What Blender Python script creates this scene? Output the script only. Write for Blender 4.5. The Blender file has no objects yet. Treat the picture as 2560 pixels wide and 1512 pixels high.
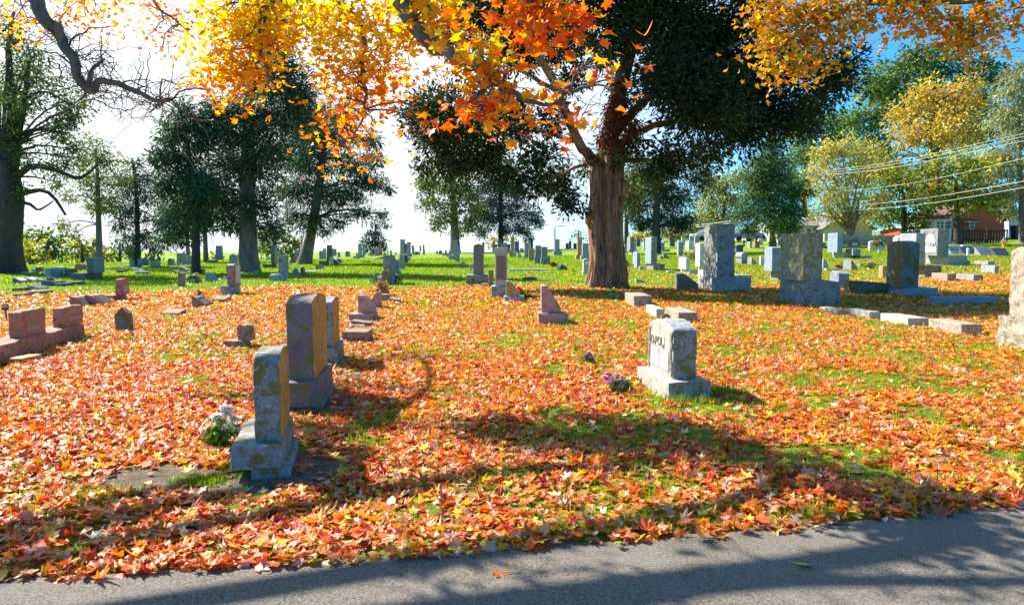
import bpy, bmesh, math, random
import numpy as np
from mathutils import Vector, noise, Matrix

# ------------------------------------------------------------------ camera, sky, sun, exposure
SC = bpy.context.scene
COL = SC.collection
F = 1800.0
PITCH = math.atan(136.0 / F)
CAM_Z = 1.6
cam_d = bpy.data.cameras.new("camera")
cam_d.sensor_width = 36.0
cam_d.lens = 36.0 * F / 2560.0
cam_d.clip_end = 3000.0
cam_d.clip_start = 0.05
cam = bpy.data.objects.new("camera", cam_d)
cam.location = (0, 0, CAM_Z)
cam.rotation_euler = (math.pi / 2 - PITCH, 0, 0)
COL.objects.link(cam)
SC.camera = cam

SUN_EL = math.radians(43)
SUN_AZ = math.radians(-55)          # from +Y, negative = to the left of the view
sun_dir = Vector((math.sin(SUN_AZ) * math.cos(SUN_EL), math.cos(SUN_AZ) * math.cos(SUN_EL), math.sin(SUN_EL)))
W = bpy.data.worlds.new("World")
SC.world = W
W.use_nodes = True
wn = W.node_tree.nodes
wl = W.node_tree.links
bg = wn["Background"]
sky = wn.new("ShaderNodeTexSky")
sky.sky_type = 'NISHITA'
sky.sun_disc = False
sky.sun_elevation = SUN_EL
sky.sun_rotation = SUN_AZ
sky.air_density = 1.0
sky.dust_density = 0.6
sky.ozone_density = 3.0
tint = wn.new("ShaderNodeMix"); tint.data_type = 'RGBA'; tint.blend_type = 'MULTIPLY'
tint.inputs[0].default_value = 1.0; tint.inputs[7].default_value = (0.30, 0.90, 1.25, 1)
wl.new(sky.outputs[0], tint.inputs[6])
# bright hazy glow of the sky around and below the sun
tcw = wn.new("ShaderNodeTexCoord")
dotn = wn.new("ShaderNodeVectorMath"); dotn.operation = 'DOT_PRODUCT'
ga, ge = math.radians(-27), math.radians(22)
dotn.inputs[1].default_value = (math.sin(ga)*math.cos(ge), math.cos(ga)*math.cos(ge), math.sin(ge))
wl.new(tcw.outputs["Generated"], dotn.inputs[0])
mrg = wn.new("ShaderNodeMapRange"); mrg.interpolation_type = 'SMOOTHSTEP'
mrg.inputs[1].default_value = math.cos(math.radians(52)); mrg.inputs[2].default_value = math.cos(math.radians(20))
mrg.inputs[3].default_value = 0.0; mrg.inputs[4].default_value = 1.0
wl.new(dotn.outputs["Value"], mrg.inputs[0])
glow = wn.new("ShaderNodeMix"); glow.data_type = 'RGBA'; glow.blend_type = 'MIX'
wl.new(mrg.outputs[0], glow.inputs[0]); wl.new(tint.outputs[2], glow.inputs[6]); glow.inputs[7].default_value = (6.3, 6.6, 6.8, 1)
wl.new(glow.outputs[2], bg.inputs[0])
bg.inputs[1].default_value = 0.085
sl = bpy.data.lights.new("sun", 'SUN')
sl.energy = 5.0
sl.angle = math.radians(0.5)
sl.color = (1.0, 0.95, 0.87)
so = bpy.data.objects.new("sun", sl)
so.rotation_euler = sun_dir.to_track_quat('Z', 'Y').to_euler()
so.location = sun_dir * 60
COL.objects.link(so)
SC.view_settings.view_transform = 'Standard'
SC.view_settings.look = 'None'
SC.view_settings.exposure = 1.25
SC.view_settings.gamma = 1.0
SC.cycles.max_bounces = 8
SC.cycles.transparent_max_bounces = 4

RNG = np.random.default_rng(7)
random.seed(7)

# ------------------------------------------------------------------ terrain
def _sp(x, k):
    return k * np.logaddexp(0, np.asarray(x, float) / k)

def terrain(x, y):
    x = np.asarray(x, float); y = np.asarray(y, float)
    yy = np.minimum(_sp(y, 0.5), 160.0)
    z = 0.0108 * yy
    z = z + 0.00062 * np.minimum(_sp(y - 22, 4.0), 70.0) * np.minimum(_sp(x + 10, 3.0), 60.0)
    az = x / np.maximum(y, 5.0)
    yc = np.interp(az, [-1.2, -0.7, -0.35, -0.1, 0.12, 0.3], [34, 41, 58, 78, 84, 95])
    w = 1 - np.clip((az - 0.2) / 0.15, 0, 1)
    d = np.maximum(0, y - yc)
    z = z - w * np.minimum(0.0035 * d * d / (1 + d / 60.0), 9.0)
    z = z + 0.02 * np.sin(x * 0.7 + 1.3 * np.sin(y * 0.31)) * np.clip((y - 5) / 10, 0, 1)
    return z

def tz(x, y):
    return float(terrain(x, y))

FW = np.array([0, math.cos(PITCH), -math.sin(PITCH)])
UP = np.array([0, math.sin(PITCH), math.cos(PITCH)])
RT = np.array([1.0, 0, 0])

def ray(px, py):
    d = FW * F + RT * (px - 1280.0) - UP * (py - 756.0)
    return d / d[1]                    # unit step along +Y

def at(px, py, Y):
    """World point seen at photo pixel (px,py) at depth Y."""
    d = ray(px, py)
    return Vector((d[0] * Y, Y, CAM_Z + d[2] * Y))

_YS = np.concatenate([np.arange(1.5, 30, 0.02), np.arange(30, 140, 0.1)])
def hit(px, py):
    """World point where the ray through a photo pixel meets the ground."""
    d = ray(px, py)
    h = CAM_Z + d[2] * _YS - terrain(d[0] * _YS, _YS)
    k = np.nonzero(h <= 0)[0]
    if len(k):
        Y = _YS[k[0]]
    else:
        m = _YS > 25
        Y = _YS[m][np.argmin(h[m])]
    return Vector((d[0] * Y, Y, tz(d[0] * Y, Y)))

# ------------------------------------------------------------------ object helpers
def tag(o, label=None, cat=None, group=None, kind=None):
    if label: o["label"] = label
    if cat: o["category"] = cat
    if group: o["group"] = group
    if kind: o["kind"] = kind
    return o

def empty(name, loc, label, cat, group=None, rz=0.0):
    o = bpy.data.objects.new(name, None)
    o.location = loc
    o.rotation_euler = (0, 0, rz)
    o.empty_display_size = 0.1
    COL.objects.link(o)
    return tag(o, label, cat, group)

def link(name, me, mats, parent=None, loc=None):
    o = bpy.data.objects.new(name, me)
    for m in (mats if isinstance(mats, (list, tuple)) else [mats]):
        me.materials.append(m)
    if parent is not None: o.parent = parent
    if loc is not None: o.location = loc
    COL.objects.link(o)
    return o

def mesh_np(name, V, faces, mats, cols=None, parent=None, loc=None, smooth=False, fsize=None):
    """faces: (M,k) int array or a flat list of arrays."""
    me = bpy.data.meshes.new(name)
    V = np.ascontiguousarray(V, dtype=np.float32)
    if not isinstance(faces, list): faces = [faces]
    faces = [np.asarray(f, dtype=np.int32) for f in faces if len(f)]
    loops = np.concatenate([f.ravel() for f in faces])
    tot = np.concatenate([np.full(len(f), f.shape[1], dtype=np.int32) for f in faces])
    start = np.concatenate([[0], np.cumsum(tot)[:-1]]).astype(np.int32)
    me.vertices.add(len(V)); me.vertices.foreach_set("co", V.ravel())
    me.loops.add(len(loops)); me.loops.foreach_set("vertex_index", loops)
    me.polygons.add(len(tot)); me.polygons.foreach_set("loop_start", start)
    if cols is not None:
        a = me.attributes.new("tint", 'FLOAT_COLOR', 'FACE')
        c4 = np.ones((len(tot), 4), dtype=np.float32); c4[:, :3] = cols
        a.data.foreach_set("color", c4.ravel())
    me.update(calc_edges=True)
    me.validate()
    if smooth:
        me.polygons.foreach_set("use_smooth", np.ones(len(tot), dtype=bool))
    return link(name, me, mats, parent, loc)

class MB:
    """Collects boxes, tubes and polygons into one mesh."""
    def __init__(s): s.v = []; s.f = []; s.m = []
    def add(s, vs, fs, mi=0):
        b = len(s.v); s.v += [tuple(v) for v in vs]
        s.f += [tuple(i + b for i in f) for f in fs]; s.m += [mi] * len(fs); return s
    def box(s, x0, x1, y0, y1, z0, z1, mi=0):
        return s.add([(x0,y0,z0),(x1,y0,z0),(x1,y1,z0),(x0,y1,z0),(x0,y0,z1),(x1,y0,z1),(x1,y1,z1),(x0,y1,z1)],
                     [(0,3,2,1),(4,5,6,7),(0,1,5,4),(1,2,6,5),(2,3,7,6),(3,0,4,7)], mi)
    def tube(s, pts, rads, n=8, mi=0, cap=True):
        pts = [Vector(p) for p in pts]
        rings = []
        ref = Vector((0.31, 0.87, 0.2)).normalized()
        for i, p in enumerate(pts):
            t = (pts[min(i+1, len(pts)-1)] - pts[max(i-1, 0)])
            if t.length < 1e-9: t = Vector((0,0,1))
            t.normalize()
            a = t.cross(ref)
            if a.length < 1e-3: a = t.cross(Vector((1,0,0)))
            a.normalize(); b = t.cross(a)
            rings.append([p + (a*math.cos(2*math.pi*k/n) + b*math.sin(2*math.pi*k/n)) * rads[i] for k in range(n)])
        vs = [v for r in rings for v in r]
        fs = []
        for i in range(len(rings)-1):
            for k in range(n):
                fs.append((i*n+k, i*n+(k+1)%n, (i+1)*n+(k+1)%n, (i+1)*n+k))
        if cap:
            fs.append(tuple(range(n))); fs.append(tuple((len(rings)-1)*n + k for k in reversed(range(n))))
        return s.add(vs, fs, mi)
    def lathe(s, prof, n=14, c=(0,0,0), mi=0):
        vs = [(c[0]+r*math.cos(2*math.pi*k/n), c[1]+r*math.sin(2*math.pi*k/n), c[2]+z) for r, z in prof for k in range(n)]
        fs = [(i*n+k, i*n+(k+1)%n, (i+1)*n+(k+1)%n, (i+1)*n+k) for i in range(len(prof)-1) for k in range(n)]
        fs.append(tuple(reversed(range(n)))); fs.append(tuple((len(prof)-1)*n+k for k in range(n)))
        return s.add(vs, fs, mi)
    def build(s, name, mats, parent=None, loc=None, smooth=False):
        me = bpy.data.meshes.new(name)
        me.from_pydata(s.v, [], s.f)
        me.polygons.foreach_set("material_index", s.m)
        if smooth: me.polygons.foreach_set("use_smooth", [True]*len(s.f))
        bm = bmesh.new(); bm.from_mesh(me)
        bmesh.ops.recalc_face_normals(bm, faces=bm.faces); bm.to_mesh(me); bm.free()
        me.update()
        return link(name, me, mats, parent, loc)

# ------------------------------------------------------------------ materials
def new_mat(name):
    m = bpy.data.materials.new(name); m.use_nodes = True
    nt = m.node_tree
    b = nt.nodes["Principled BSDF"]
    return m, nt, b

def nd(nt, t, **kw):
    n = nt.nodes.new(t)
    for k, v in kw.items(): setattr(n, k, v)
    return n

def mixc(nt, fac, a, b, mode='MIX'):
    n = nt.nodes.new("ShaderNodeMix"); n.data_type = 'RGBA'; n.blend_type = mode
    for sock, v in ((n.inputs[0], fac), (n.inputs[6], a), (n.inputs[7], b)):
        if isinstance(v, (int, float)): sock.default_value = v
        elif isinstance(v, (tuple, list)): sock.default_value = (*v[:3], 1)
        else: nt.links.new(v, sock)
    return n.outputs[2]

def noise_tex(nt, vec, scale, detail=4, rough=0.6):
    n = nt.nodes.new("ShaderNodeTexNoise")
    n.inputs["Scale"].default_value = scale; n.inputs["Detail"].default_value = detail
    n.inputs["Roughness"].default_value = rough
    nt.links.new(vec, n.inputs["Vector"])
    return n.outputs[0]

def ramp(nt, val, lo, hi, a=0.0, b=1.0):
    n = nt.nodes.new("ShaderNodeMapRange")
    n.inputs[1].default_value = lo; n.inputs[2].default_value = hi
    n.inputs[3].default_value = a; n.inputs[4].default_value = b
    nt.links.new(val, n.inputs[0])
    return n.outputs[0]

def obj_vec(nt):
    tc = nt.nodes.new("ShaderNodeTexCoord"); oi = nt.nodes.new("ShaderNodeObjectInfo")
    mul = nt.nodes.new("ShaderNodeVectorMath"); mul.operation = 'MULTIPLY_ADD'
    cmb = nt.nodes.new("ShaderNodeCombineXYZ")
    for k in range(3): nt.links.new(oi.outputs["Random"], cmb.inputs[k])
    nt.links.new(cmb.outputs[0], mul.inputs[0])
    mul.inputs[1].default_value = (37.0, 51.0, 23.0)
    nt.links.new(tc.outputs["Object"], mul.inputs[2])
    return mul.outputs[0]

def stone_mat(name, c1, c2, lichen=None, lich_amt=0.5, lich_scale=9.0, rough=0.8, speck=130.0, bump=0.35, stain=0.35, lichen2=None):
    m, nt, b = new_mat(name)
    v = obj_vec(nt)
    sp = ramp(nt, noise_tex(nt, v, speck, 2, 0.8), 0.35, 0.65)
    big = ramp(nt, noise_tex(nt, v, 3.5, 5, 0.65), 0.3, 0.7)
    c = mixc(nt, sp, c1, c2)
    dark = tuple(x * (1 - stain) for x in c1)
    c = mixc(nt, ramp(nt, big, 0.45, 1.0, 0.0, 0.7), c, dark)
    if lichen:
        ln = noise_tex(nt, v, lich_scale, 6, 0.72)
        c = mixc(nt, ramp(nt, ln, 0.62 - 0.3*lich_amt, 0.70 - 0.3*lich_amt), c, lichen)
    if lichen2:
        ln2 = noise_tex(nt, v, lich_scale*2.3, 5, 0.75)
        c = mixc(nt, ramp(nt, ln2, 0.58, 0.64), c, lichen2)
    nt.links.new(c, b.inputs["Base Color"])
    b.inputs["Roughness"].default_value = rough
    bp = nt.nodes.new("ShaderNodeBump"); bp.inputs["Strength"].default_value = bump; bp.inputs["Distance"].default_value = 0.02
    h = nt.nodes.new("ShaderNodeMath"); h.operation = 'ADD'
    nt.links.new(noise_tex(nt, v, 45, 6, 0.7), h.inputs[0]); nt.links.new(noise_tex(nt, v, 9, 5, 0.7), h.inputs[1])
    nt.links.new(h.outputs[0], bp.inputs["Height"]); nt.links.new(bp.outputs[0], b.inputs["Normal"])
    return m

LICH = (0.46, 0.24, 0.02)
MOSS = (0.16, 0.15, 0.03)
ST = {
 'grey':   stone_mat("grey granite", (0.24,0.25,0.27), (0.42,0.43,0.44), MOSS, 0.25),
 'greymoss': stone_mat("mossy grey granite", (0.15,0.18,0.21), (0.32,0.345,0.355), (0.17,0.14,0.03), 0.47, 10.0, lichen2=(0.42,0.43,0.38)),
 'blue':   stone_mat("blue grey granite", (0.17,0.22,0.28), (0.32,0.38,0.44), None),
 'dark':   stone_mat("dark granite", (0.055,0.065,0.085), (0.12,0.13,0.16), None, rough=0.35, bump=0.1),
 'purple': stone_mat("weathered purple granite", (0.13,0.105,0.11), (0.27,0.23,0.24), (0.16,0.14,0.035), 0.42, 8.0),
 'red':    stone_mat("red granite", (0.34,0.10,0.05), (0.52,0.19,0.10), (0.2,0.12,0.06), 0.2, rough=0.5),
 'redrough': stone_mat("rock faced red granite", (0.34,0.135,0.085), (0.50,0.25,0.17), (0.16,0.10,0.06), 0.3, bump=0.6),
 'pink':   stone_mat("pink granite", (0.36,0.19,0.16), (0.55,0.34,0.29), (0.24,0.16,0.12), 0.25, bump=0.4),
 'brown':  stone_mat("brown sandstone", (0.24,0.15,0.10), (0.40,0.27,0.19), (0.14,0.10,0.06), 0.35),
 'yellow': stone_mat("yellow lichen stone", (0.30,0.27,0.2), (0.44,0.40,0.32), LICH, 0.6, 7.0),
 'lime':   stone_mat("pale limestone", (0.38,0.36,0.30), (0.54,0.51,0.43), (0.30,0.27,0.19), 0.28, 8.0),
 'white':  stone_mat("white marble", (0.52,0.52,0.51), (0.68,0.68,0.66), (0.45,0.45,0.43), 0.25, 5.0),
 'tan':    stone_mat("tan rock faced granite", (0.32,0.26,0.19), (0.50,0.42,0.32), (0.2,0.16,0.1), 0.35, bump=0.8),
 'ivy':    stone_mat("lichen covered granite", (0.22,0.21,0.19), (0.42,0.40,0.35), (0.24,0.19,0.045), 0.55, 7.0, lichen2=(0.55,0.50,0.34), bump=0.7),
 'moss':   stone_mat("dark mossy stone", (0.11,0.13,0.13), (0.22,0.25,0.25), (0.17,0.12,0.02), 0.55, 4.0, bump=0.6, lichen2=(0.06,0.09,0.05)),
 'rock':   stone_mat("rough grey rock", (0.17,0.175,0.185), (0.36,0.355,0.34), (0.11,0.105,0.085), 0.3, 6.0, bump=0.9),
 'conc':   stone_mat("concrete", (0.32,0.31,0.28), (0.46,0.44,0.40), (0.25,0.25,0.2), 0.3, 5.0),
}
def lichen_face_mat():
    m, nt, b = new_mat("orange lichen streaks on granite")
    v = obj_vec(nt)
    mp = nt.nodes.new("ShaderNodeMapping"); mp.inputs["Scale"].default_value = (9, 9, 1.3)
    nt.links.new(v, mp.inputs[0])
    st = noise_tex(nt, mp.outputs[0], 3.0, 6, 0.65)
    c = mixc(nt, ramp(nt, noise_tex(nt, v, 14, 6, 0.7), 0.35, 0.65), (0.60,0.30,0.015), (0.28,0.15,0.02))
    c = mixc(nt, ramp(nt, st, 0.55, 0.63), c, (0.60,0.47,0.30))
    c = mixc(nt, ramp(nt, noise_tex(nt, v, 5, 6, 0.7), 0.60, 0.66), c, (0.15,0.13,0.06))
    nt.links.new(c, b.inputs["Base Color"]); b.inputs["Roughness"].default_value = 0.85
    bp = nt.nodes.new("ShaderNodeBump"); bp.inputs["Strength"].default_value = 0.4; bp.inputs["Distance"].default_value = 0.02
    nt.links.new(noise_tex(nt, v, 40, 6, 0.7), bp.inputs["Height"]); nt.links.new(bp.outputs[0], b.inputs["Normal"])
    return m
ST['lichface'] = lichen_face_mat()

def simple_mat(name, c, rough=0.7, metal=0.0, var=0.15, scale=12.0):
    m, nt, b = new_mat(name)
    v = obj_vec(nt)
    c2 = tuple(x*(1-var) for x in c)
    nt.links.new(mixc(nt, ramp(nt, noise_tex(nt, v, scale, 5, 0.65), 0.35, 0.65), c, c2), b.inputs["Base Color"])
    b.inputs["Roughness"].default_value = rough; b.inputs["Metallic"].default_value = metal
    return m

def leaf_mat(name, translucency=0.45, rough=0.45, spec=0.4, vary=0.25):
    m, nt, b = new_mat(name)
    at_ = nt.nodes.new("ShaderNodeAttribute"); at_.attribute_name = "tint"
    tc = nt.nodes.new("ShaderNodeTexCoord")
    n = noise_tex(nt, tc.outputs["Object"], 40.0, 3, 0.6)
    hs = nt.nodes.new("ShaderNodeHueSaturation")
    nt.links.new(ramp(nt, n, 0.3, 0.7, 1-vary, 1+vary), hs.inputs["Value"])
    nt.links.new(at_.outputs["Color"], hs.inputs["Color"])
    nt.links.new(hs.outputs[0], b.inputs["Base Color"])
    b.inputs["Roughness"].default_value = rough
    b.inputs["Specular IOR Level"].default_value = spec
    tr = nt.nodes.new("ShaderNodeBsdfTranslucent")
    sat = nt.nodes.new("ShaderNodeHueSaturation"); sat.inputs["Saturation"].default_value = 1.15; sat.inputs["Value"].default_value = 1.15
    nt.links.new(hs.outputs[0], sat.inputs["Color"]); nt.links.new(sat.outputs[0], tr.inputs["Color"])
    mx = nt.nodes.new("ShaderNodeMixShader"); mx.inputs[0].default_value = translucency
    nt.links.new(b.outputs[0], mx.inputs[1]); nt.links.new(tr.outputs[0], mx.inputs[2])
    nt.links.new(mx.outputs[0], nt.nodes["Material Output"].inputs["Surface"])
    return m

M_LEAF = leaf_mat("fallen maple leaves", 0.35, 0.42, 0.5)
M_MAPLE = leaf_mat("maple leaves on the branch", 0.60, 0.45, 0.4)
M_MAPLE_SHADED = leaf_mat("shade darkened maple leaves", 0.34, 0.5, 0.3)  # maple leaf made less translucent so the right bough looks shaded
M_NEEDLE = leaf_mat("conifer foliage", 0.28, 0.6, 0.25)
M_CROWN = leaf_mat("broadleaf foliage", 0.42, 0.55, 0.3)
M_GRASS = leaf_mat("grass blades", 0.5, 0.5, 0.3)
M_PETAL = leaf_mat("petals and leaves", 0.3, 0.6, 0.2)

def bark_mat(name, c1, c2, sx=10.0, sz=1.2, bump=1.0):
    m, nt, b = new_mat(name)
    v = obj_vec(nt)
    mp = nt.nodes.new("ShaderNodeMapping"); mp.inputs["Scale"].default_value = (sx, sx, sz); nt.links.new(v, mp.inputs[0])
    n1 = noise_tex(nt, mp.outputs[0], 1.6, 8, 0.72)
    n2 = noise_tex(nt, v, 2.2, 4, 0.6)
    c = mixc(nt, ramp(nt, n1, 0.36, 0.62), c1, c2)
    c = mixc(nt, ramp(nt, n2, 0.45, 0.7, 0, 0.6), c, tuple(0.5*(x+y) for x, y in zip(c1, (0.10,0.085,0.08))))
    nt.links.new(c, b.inputs["Base Color"]); b.inputs["Roughness"].default_value = 0.9
    bp = nt.nodes.new("ShaderNodeBump"); bp.inputs["Strength"].default_value = bump; bp.inputs["Distance"].default_value = 0.05
    nt.links.new(n1, bp.inputs["Height"]); nt.links.new(bp.outputs[0], b.inputs["Normal"])
    return m
M_CEDARBARK = bark_mat("shredded cedar bark", (0.045,0.018,0.010), (0.58,0.30,0.16), 10.0, 0.8, 1.0)
M_BARK = bark_mat("dark bark", (0.022,0.02,0.02), (0.085,0.075,0.068))
M_BARKGREY = bark_mat("grey bark", (0.10,0.08,0.07), (0.26,0.21,0.18))
M_BARKMAPLE = bark_mat("maple bark", (0.10,0.085,0.085), (0.25,0.215,0.205))
M_BARKTAN = bark_mat("tan bark", (0.20,0.13,0.07), (0.38,0.26,0.15))

# ------------------------------------------------------------------ ground and road
def ground_mat():
    m, nt, b = new_mat("lawn and litter")
    tc = nt.nodes.new("ShaderNodeTexCoord"); v = tc.outputs["Object"]
    g = mixc(nt, ramp(nt, noise_tex(nt, v, 1.3, 6, 0.7), 0.35, 0.65), (0.12,0.22,0.014), (0.28,0.39,0.03))
    g = mixc(nt, ramp(nt, noise_tex(nt, v, 22, 5, 0.75), 0.4, 0.68, 0, 0.7), g, (0.22,0.27,0.045))
    g = mixc(nt, ramp(nt, noise_tex(nt, v, 0.25, 3, 0.6), 0.5, 0.7, 0, 0.5), g, (0.20,0.21,0.05))
    soil = mixc(nt, ramp(nt, noise_tex(nt, v, 9, 6, 0.75), 0.35, 0.65), (0.15,0.11,0.075), (0.32,0.27,0.20))
    soil = mixc(nt, ramp(nt, noise_tex(nt, v, 60, 4, 0.8), 0.55, 0.62, 0, 0.8), soil, (0.06,0.045,0.03))
    a = nt.nodes.new("ShaderNodeAttribute"); a.attribute_name = "soil"
    nz = nt.nodes.new("ShaderNodeMath"); nz.operation = 'ADD'
    nt.links.new(a.outputs["Fac"], nz.inputs[0]); nt.links.new(ramp(nt, noise_tex(nt, v, 6, 5, 0.7), 0.2, 0.8, -0.35, 0.35), nz.inputs[1])
    c = mixc(nt, ramp(nt, nz.outputs[0], 0.4, 0.6), g, soil)
    nt.links.new(c, b.inputs["Base Color"]); b.inputs["Roughness"].default_value = 0.95
    b.inputs["Specular IOR Level"].default_value = 0.1
    bp = nt.nodes.new("ShaderNodeBump"); bp.inputs["Strength"].default_value = 0.9; bp.inputs["Distance"].default_value = 0.06
    nt.links.new(noise_tex(nt, v, 30, 6, 0.8), bp.inputs["Height"]); nt.links.new(bp.outputs[0], b.inputs["Normal"])
    return m

EDGE_PX = [(-700,1478),(-300,1468),(0,1452),(300,1438),(600,1420),(860,1402),(1280,1374),(1720,1342),(2000,1315),(2300,1285),(2560,1262),(3000,1220),(3600,1172)]
EDGE = [hit(a, b) for a, b in EDGE_PX]
EX = np.array([-60.0] + [p.x for p in EDGE] + [60.0]); 
EY = np.array([EDGE[0].y - 4.0] + [p.y for p in EDGE] + [EDGE[-1].y + 28.0])
def edge_y(x):
    return np.interp(x, EX, EY)

# patches of bare soil: centre x, y, radius x, radius y
S1 = hit(400, 1195); S2 = hit(760, 1180); S3 = hit(830, 1010); S4 = hit(870, 940); S5 = hit(560, 1215)
SOIL = [(S1.x, S1.y, 0.52, 0.26), (S2.x, S2.y, 0.26, 0.42), (S3.x, S3.y, 0.28, 0.5), (S4.x, S4.y, 0.2, 0.4), (S5.x, S5.y, 0.45, 0.16)]
def soil_amount(x, y):
    s = np.zeros_like(np.asarray(x, float))
    for cx, cy, rx, ry in SOIL:
        d = np.sqrt(((x-cx)/rx)**2 + ((y-cy)/ry)**2)
        s = np.maximum(s, np.clip(1.5 - d, 0, 1))
    return s

def build_ground():
    xs = np.unique(np.concatenate([np.linspace(-900,-120,14), np.linspace(-120,-40,24), np.linspace(-40,-10,40), np.linspace(-10,10,120), np.linspace(10,60,60), np.linspace(60,120,18), np.linspace(120,900,14)]))
    ys = np.unique(np.concatenate([np.linspace(-60,-2,16), np.linspace(-2,14,120), np.linspace(14,60,110), np.linspace(60,150,70), np.linspace(150,1500,24)]))
    X, Y = np.meshgrid(xs, ys)
    Z = terrain(X, Y)
    onroad = Y < edge_y(X)
    Z = Z - np.where(Y < edge_y(X) + 0.12, np.clip((edge_y(X) + 0.12 - Y) * 0.25, 0, 0.04), 0)
    V = np.stack([X.ravel(), Y.ravel(), Z.ravel()], 1)
    nx, ny = len(xs), len(ys)
    i = np.arange(nx-1)[None, :] + np.arange(ny-1)[:, None] * nx
    Q = np.stack([i, i+1, i+1+nx, i+nx], -1).reshape(-1, 4)
    o = mesh_np("ground", V, Q, ground_mat(), smooth=True)
    a = o.data.attributes.new("soil", 'FLOAT', 'POINT')
    a.data.foreach_set("value", soil_amount(V[:,0], V[:,1]).astype(np.float32))
    tag(o, "grassy cemetery ground rising to a low crest", None, None, "structure")
build_ground()

def road_mat():
    m, nt, b = new_mat("weathered asphalt")
    tc = nt.nodes.new("ShaderNodeTexCoord"); v = tc.outputs["Object"]
    c = mixc(nt, ramp(nt, noise_tex(nt, v, 85, 4, 0.85), 0.38, 0.62), (0.018,0.015,0.012), (0.36,0.30,0.22))
    c = mixc(nt, ramp(nt, noise_tex(nt, v, 1.6, 5, 0.7), 0.4, 0.7, 0, 0.55), c, (0.28,0.24,0.19))
    vo = nt.nodes.new("ShaderNodeTexVoronoi"); vo.inputs["Scale"].default_value = 70; nt.links.new(v, vo.inputs["Vector"])
    c = mixc(nt, ramp(nt, vo.outputs["Distance"], 0.08, 0.16, 0.6, 0), c, (0.5,0.49,0.45))
    c = mixc(nt, ramp(nt, noise_tex(nt, v, 4.3, 4, 0.8), 0.69, 0.73, 0, 0.6), c, (0.55,0.56,0.56))
    # a few hairline cracks
    vc = nt.nodes.new("ShaderNodeTexVoronoi"); vc.feature = 'DISTANCE_TO_EDGE'; vc.inputs["Scale"].default_value = 0.9
    dv = nt.nodes.new("ShaderNodeVectorMath"); dv.operation = 'ADD'
    nn = nt.nodes.new("ShaderNodeTexNoise"); nn.inputs["Scale"].default_value = 3; nt.links.new(v, nn.inputs["Vector"])
    nt.links.new(v, dv.inputs[0]); nt.links.new(nn.outputs["Color"], dv.inputs[1]); nt.links.new(dv.outputs[0], vc.inputs["Vector"])
    c = mixc(nt, ramp(nt, vc.outputs["Distance"], 0.0, 0.003, 0.25, 0), c, (0.03,0.03,0.03))
    nt.links.new(c, b.inputs["Base Color"]); b.inputs["Roughness"].default_value = 0.85
    bp = nt.nodes.new("ShaderNodeBump"); bp.inputs["Strength"].default_value = 1.0; bp.inputs["Distance"].default_value = 0.012
    nt.links.new(noise_tex(nt, v, 120, 4, 0.8), bp.inputs["Height"]); nt.links.new(bp.outputs[0], b.inputs["Normal"])
    return m

def build_road():
    xs = np.concatenate([np.linspace(-60,-6,20), np.linspace(-5.8,6,140), np.linspace(6.3,60,24)])
    t = np.linspace(0, 1, 14)
    V = []
    for x in xs:
        ey = float(edge_y(x)) + 0.035*noise.noise((x*2.1, 0.3, 0)) + 0.02*noise.noise((x*7.0, 5.3, 0))
        for k in t:
            y = ey - k * 6.5
            V.append((x, y, tz(x, y) + 0.006))
    n = len(t)
    i = (np.arange(len(xs)-1)[:, None]*n + np.arange(n-1)[None, :])
    Q = np.stack([i, i+1, i+1+n, i+n], -1).reshape(-1, 4)
    Q = Q[:, ::-1]
    o = mesh_np("road", np.array(V), Q, road_mat(), smooth=True)
    tag(o, "grey asphalt cemetery road with dappled shade", None, None, "structure")
build_road()

# ------------------------------------------------------------------ leaves
def rot_mats(n, tilt_sd, rng):
    yaw = rng.uniform(0, 2*np.pi, n); ax = rng.uniform(0, 2*np.pi, n)
    tilt = rng.normal(0, tilt_sd, n)
    a = np.stack([np.cos(ax), np.sin(ax), np.zeros(n)], 1)
    c, s = np.cos(tilt), np.sin(tilt)
    K = np.zeros((n, 3, 3))
    K[:,0,1] = -a[:,2]; K[:,0,2] = a[:,1]; K[:,1,0] = a[:,2]; K[:,1,2] = -a[:,0]; K[:,2,0] = -a[:,1]; K[:,2,1] = a[:,0]
    I = np.eye(3)[None]
    Rt = I + s[:,None,None]*K + (1-c)[:,None,None]*(K@K)
    Rz = np.zeros((n,3,3)); Rz[:,0,0]=np.cos(yaw); Rz[:,0,1]=-np.sin(yaw); Rz[:,1,0]=np.sin(yaw); Rz[:,1,1]=np.cos(yaw); Rz[:,2,2]=1
    return Rt@Rz

FULL = [(0,1.0),(14,0.66),(27,0.52),(38,0.72),(50,0.95),(62,0.68),(80,0.50),(95,0.62),(110,0.68),(140,0.42),(172,0.32)]
MID = [(0,1.0),(26,0.48),(50,0.95),(79,0.42),(106,0.7),(160,0.30)]
def outline(half):
    pts = list(half) + [(-a, r) for a, r in reversed(half) if a != 0]
    return np.array([(r*math.sin(math.radians(a)), r*math.cos(math.radians(a))) for a, r in pts])
OUT_FULL, OUT_MID = outline(FULL), outline(MID)
OUT_FAR = np.array([(0,1.0),(0.75,0.35),(0.45,-0.45),(-0.45,-0.45),(-0.75,0.35)])

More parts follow.
